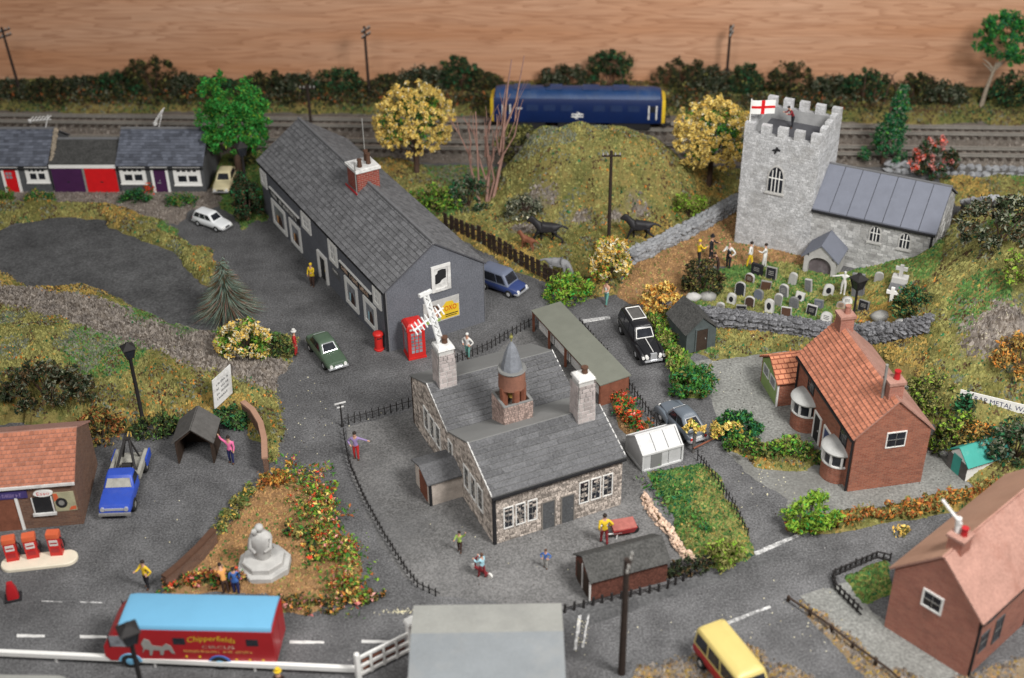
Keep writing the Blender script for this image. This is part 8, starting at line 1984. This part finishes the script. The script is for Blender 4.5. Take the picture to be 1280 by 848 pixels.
def horse(label, px, py, ang, m, h=1.0, graze=False, tail=True, gait=1, name='horse', cat='horse'):
    nk = [(.72, 0, 1.35), (.98, 0, 1.62), (1.14, 0, 1.86), (1.42, 0, 1.74), (1.6, 0, 1.6)] if not graze else [(.72, 0, 1.2), (.98, 0, .95), (1.16, 0, .62), (1.3, 0, .34), (1.36, 0, .2)]
    J = [(-.05, 0, 1.22), (.5, 0, 1.24), nk[0], nk[1], nk[2], nk[3], nk[4], (-.6, 0, 1.27), (-.82, 0, 1.3), (-1.1, 0, 1.38), (-1.42, 0, 1.28), (-1.65, 0, 1.12)]
    E = [(0, 1), (1, 2), (2, 3), (3, 4), (4, 5), (5, 6), (0, 7), (7, 8), (8, 9), (9, 10), (10, 11)]
    J = [(x * .92, y, z) for x, y, z in J]; Rr = [(.36, .36), (.36, .38), (.27, .31), (.18, .26), (.17, .2), .15, .11, (.35, .37), (.24, .24), .08, .09, .05]
    for s, f, k in ((1, 1, .42), (-1, 1, -.12), (1, -1, -.38), (-1, -1, .28)):
        i = len(J); g_ = k * gait
        if f > 0: J += [(.55, s * .17, .98), (.58 + g_ * .5, s * .17, .62), (.54 + g_ * .8, s * .17, .28), (.58 + g_ * .95, s * .17, .05)]; E += [(1, i)]
        else: J += [(-.55, s * .18, 1.0), (-.45 + g_ * .4, s * .18, .70), (-.70 + g_ * .8, s * .18, .42), (-.64 + g_ * 1.1, s * .18, .05)]; E += [(7, i)]
        E += [(i, i + 1), (i + 1, i + 2), (i + 2, i + 3)]; Rr += [.18, .11, .075, .085]
    i = len(J); J += [(nk[2][0] - .06, .07, nk[2][2] + .2), (nk[2][0] - .06, -.07, nk[2][2] + .2)]; E += [(4, i), (4, i + 1)]; Rr += [.03, .03]
    return figure(name, label, cat, px, py, ang, J, E, Rr, {k: m for k in range(len(E))}, None, h)
horse('black horse cantering in the paddock beside the brown foal', 684, 303, heading((705, 290), (660, 288)), 'horse_black', 1.12, gait=1.2)
horse('black horse trotting in the paddock beside the stone wall', 800, 300, heading((820, 290), (780, 288)), 'horse_black', 1.1, gait=1.0)
horse('small brown foal standing near the board fence', 660, 312, heading((668, 312), (648, 305)), 'horse_brown', .72, gait=.3, name='foal', cat='foal')
horse('grey pony grazing behind the lime bush', 697, 345, heading((685, 340), (710, 343)), 'horse_grey', .98, graze=True, gait=.25, name='pony', cat='pony')

def finish_figures():
    bpy.context.view_layer.update()
    dg = bpy.context.evaluated_depsgraph_get()
    for ob, t, J, E, parts, hair, h in FIG:
        me = bpy.data.meshes.new_from_object(ob.evaluated_get(dg)); me.name = 'body'
        names = list(dict.fromkeys(parts.values())); me.materials.clear()
        for n in names: me.materials.append(M[n])
        n = len(me.polygons); c = np.empty(n * 3); me.polygons.foreach_get('center', c); c = c.reshape(-1, 3)
        best = np.full(n, 1e9); mi = np.zeros(n, np.int32)
        for k, (a, b) in enumerate(E):
            A, B = np.array(J[a]), np.array(J[b]); d = B - A; u = np.clip(((c - A) @ d) / (d @ d + 1e-9), 0, 1); q = np.linalg.norm(c - A - u[:, None] * d, axis=1)
            if hair is not None and k in (8, 12): q = q - .02 * h
            w = q < best; best = np.where(w, q, best); mi = np.where(w, names.index(parts[k]), mi)
        me.polygons.foreach_set('material_index', mi); me.shade_smooth()
        place(me, 'body', t)
        if hair:
            hc = (J[4] + J[5]) / 2; r = .125 * h
            if hair[0]:
                q = MB(); q.blob((hc.x - .025 * h, hc.y, hc.z + .045 * h), (r, r * .95, r * .85), 10, 6, .05); q.build('hair', M[hair[0]], t, True)
            if hair[1]:
                q = MB(); q.lathe([(.02, .06), (.2, .06), (.2, .09), (.125, .10), (.115, .24), (.02, .25)], 12); q.build('hat', M[hair[1]], t, 40, (hc.x, hc.y, hc.z + .02 * h))
    for ob, *_ in FIG:
        m_ = ob.data; bpy.data.objects.remove(ob); bpy.data.meshes.remove(m_)
finish_figures()

o = at(778, 668); t = thing('wheelbarrow', 'red topped barrow with pale handles beside the person in yellow', 'wheelbarrow', (o.x, o.y, o.z), R(12))
MB().hexa([(-.6, -.35, .35), (.6, -.35, .35), (.6, .35, .35), (-.6, .35, .35), (-.7, -.5, .7), (.75, -.5, .8), (.75, .5, .8), (-.7, .5, .7)]).build('tray', M['red_dark'], t)
MB().obox((0.03, 0, .78), (1.4, .95, .08), 0).build('load', mat('load_red', (0.36, 0.12, 0.10), .8, .3, 3), t)
for s in (-1, 1): MB().tube([(.5, s * .3, .4), (-1.25, s * .4, .55)], .05, 6).build('handle', M['white_worn'], t); MB().tube([(-.4, s * .3, .4), (-.45, s * .3, 0)], .05, 6).build('leg', M['white_worn'], t)
MB().tube([(.75, -.08, .25), (.75, .08, .25)], .25, 14).build('wheel', M['tyre'], t)
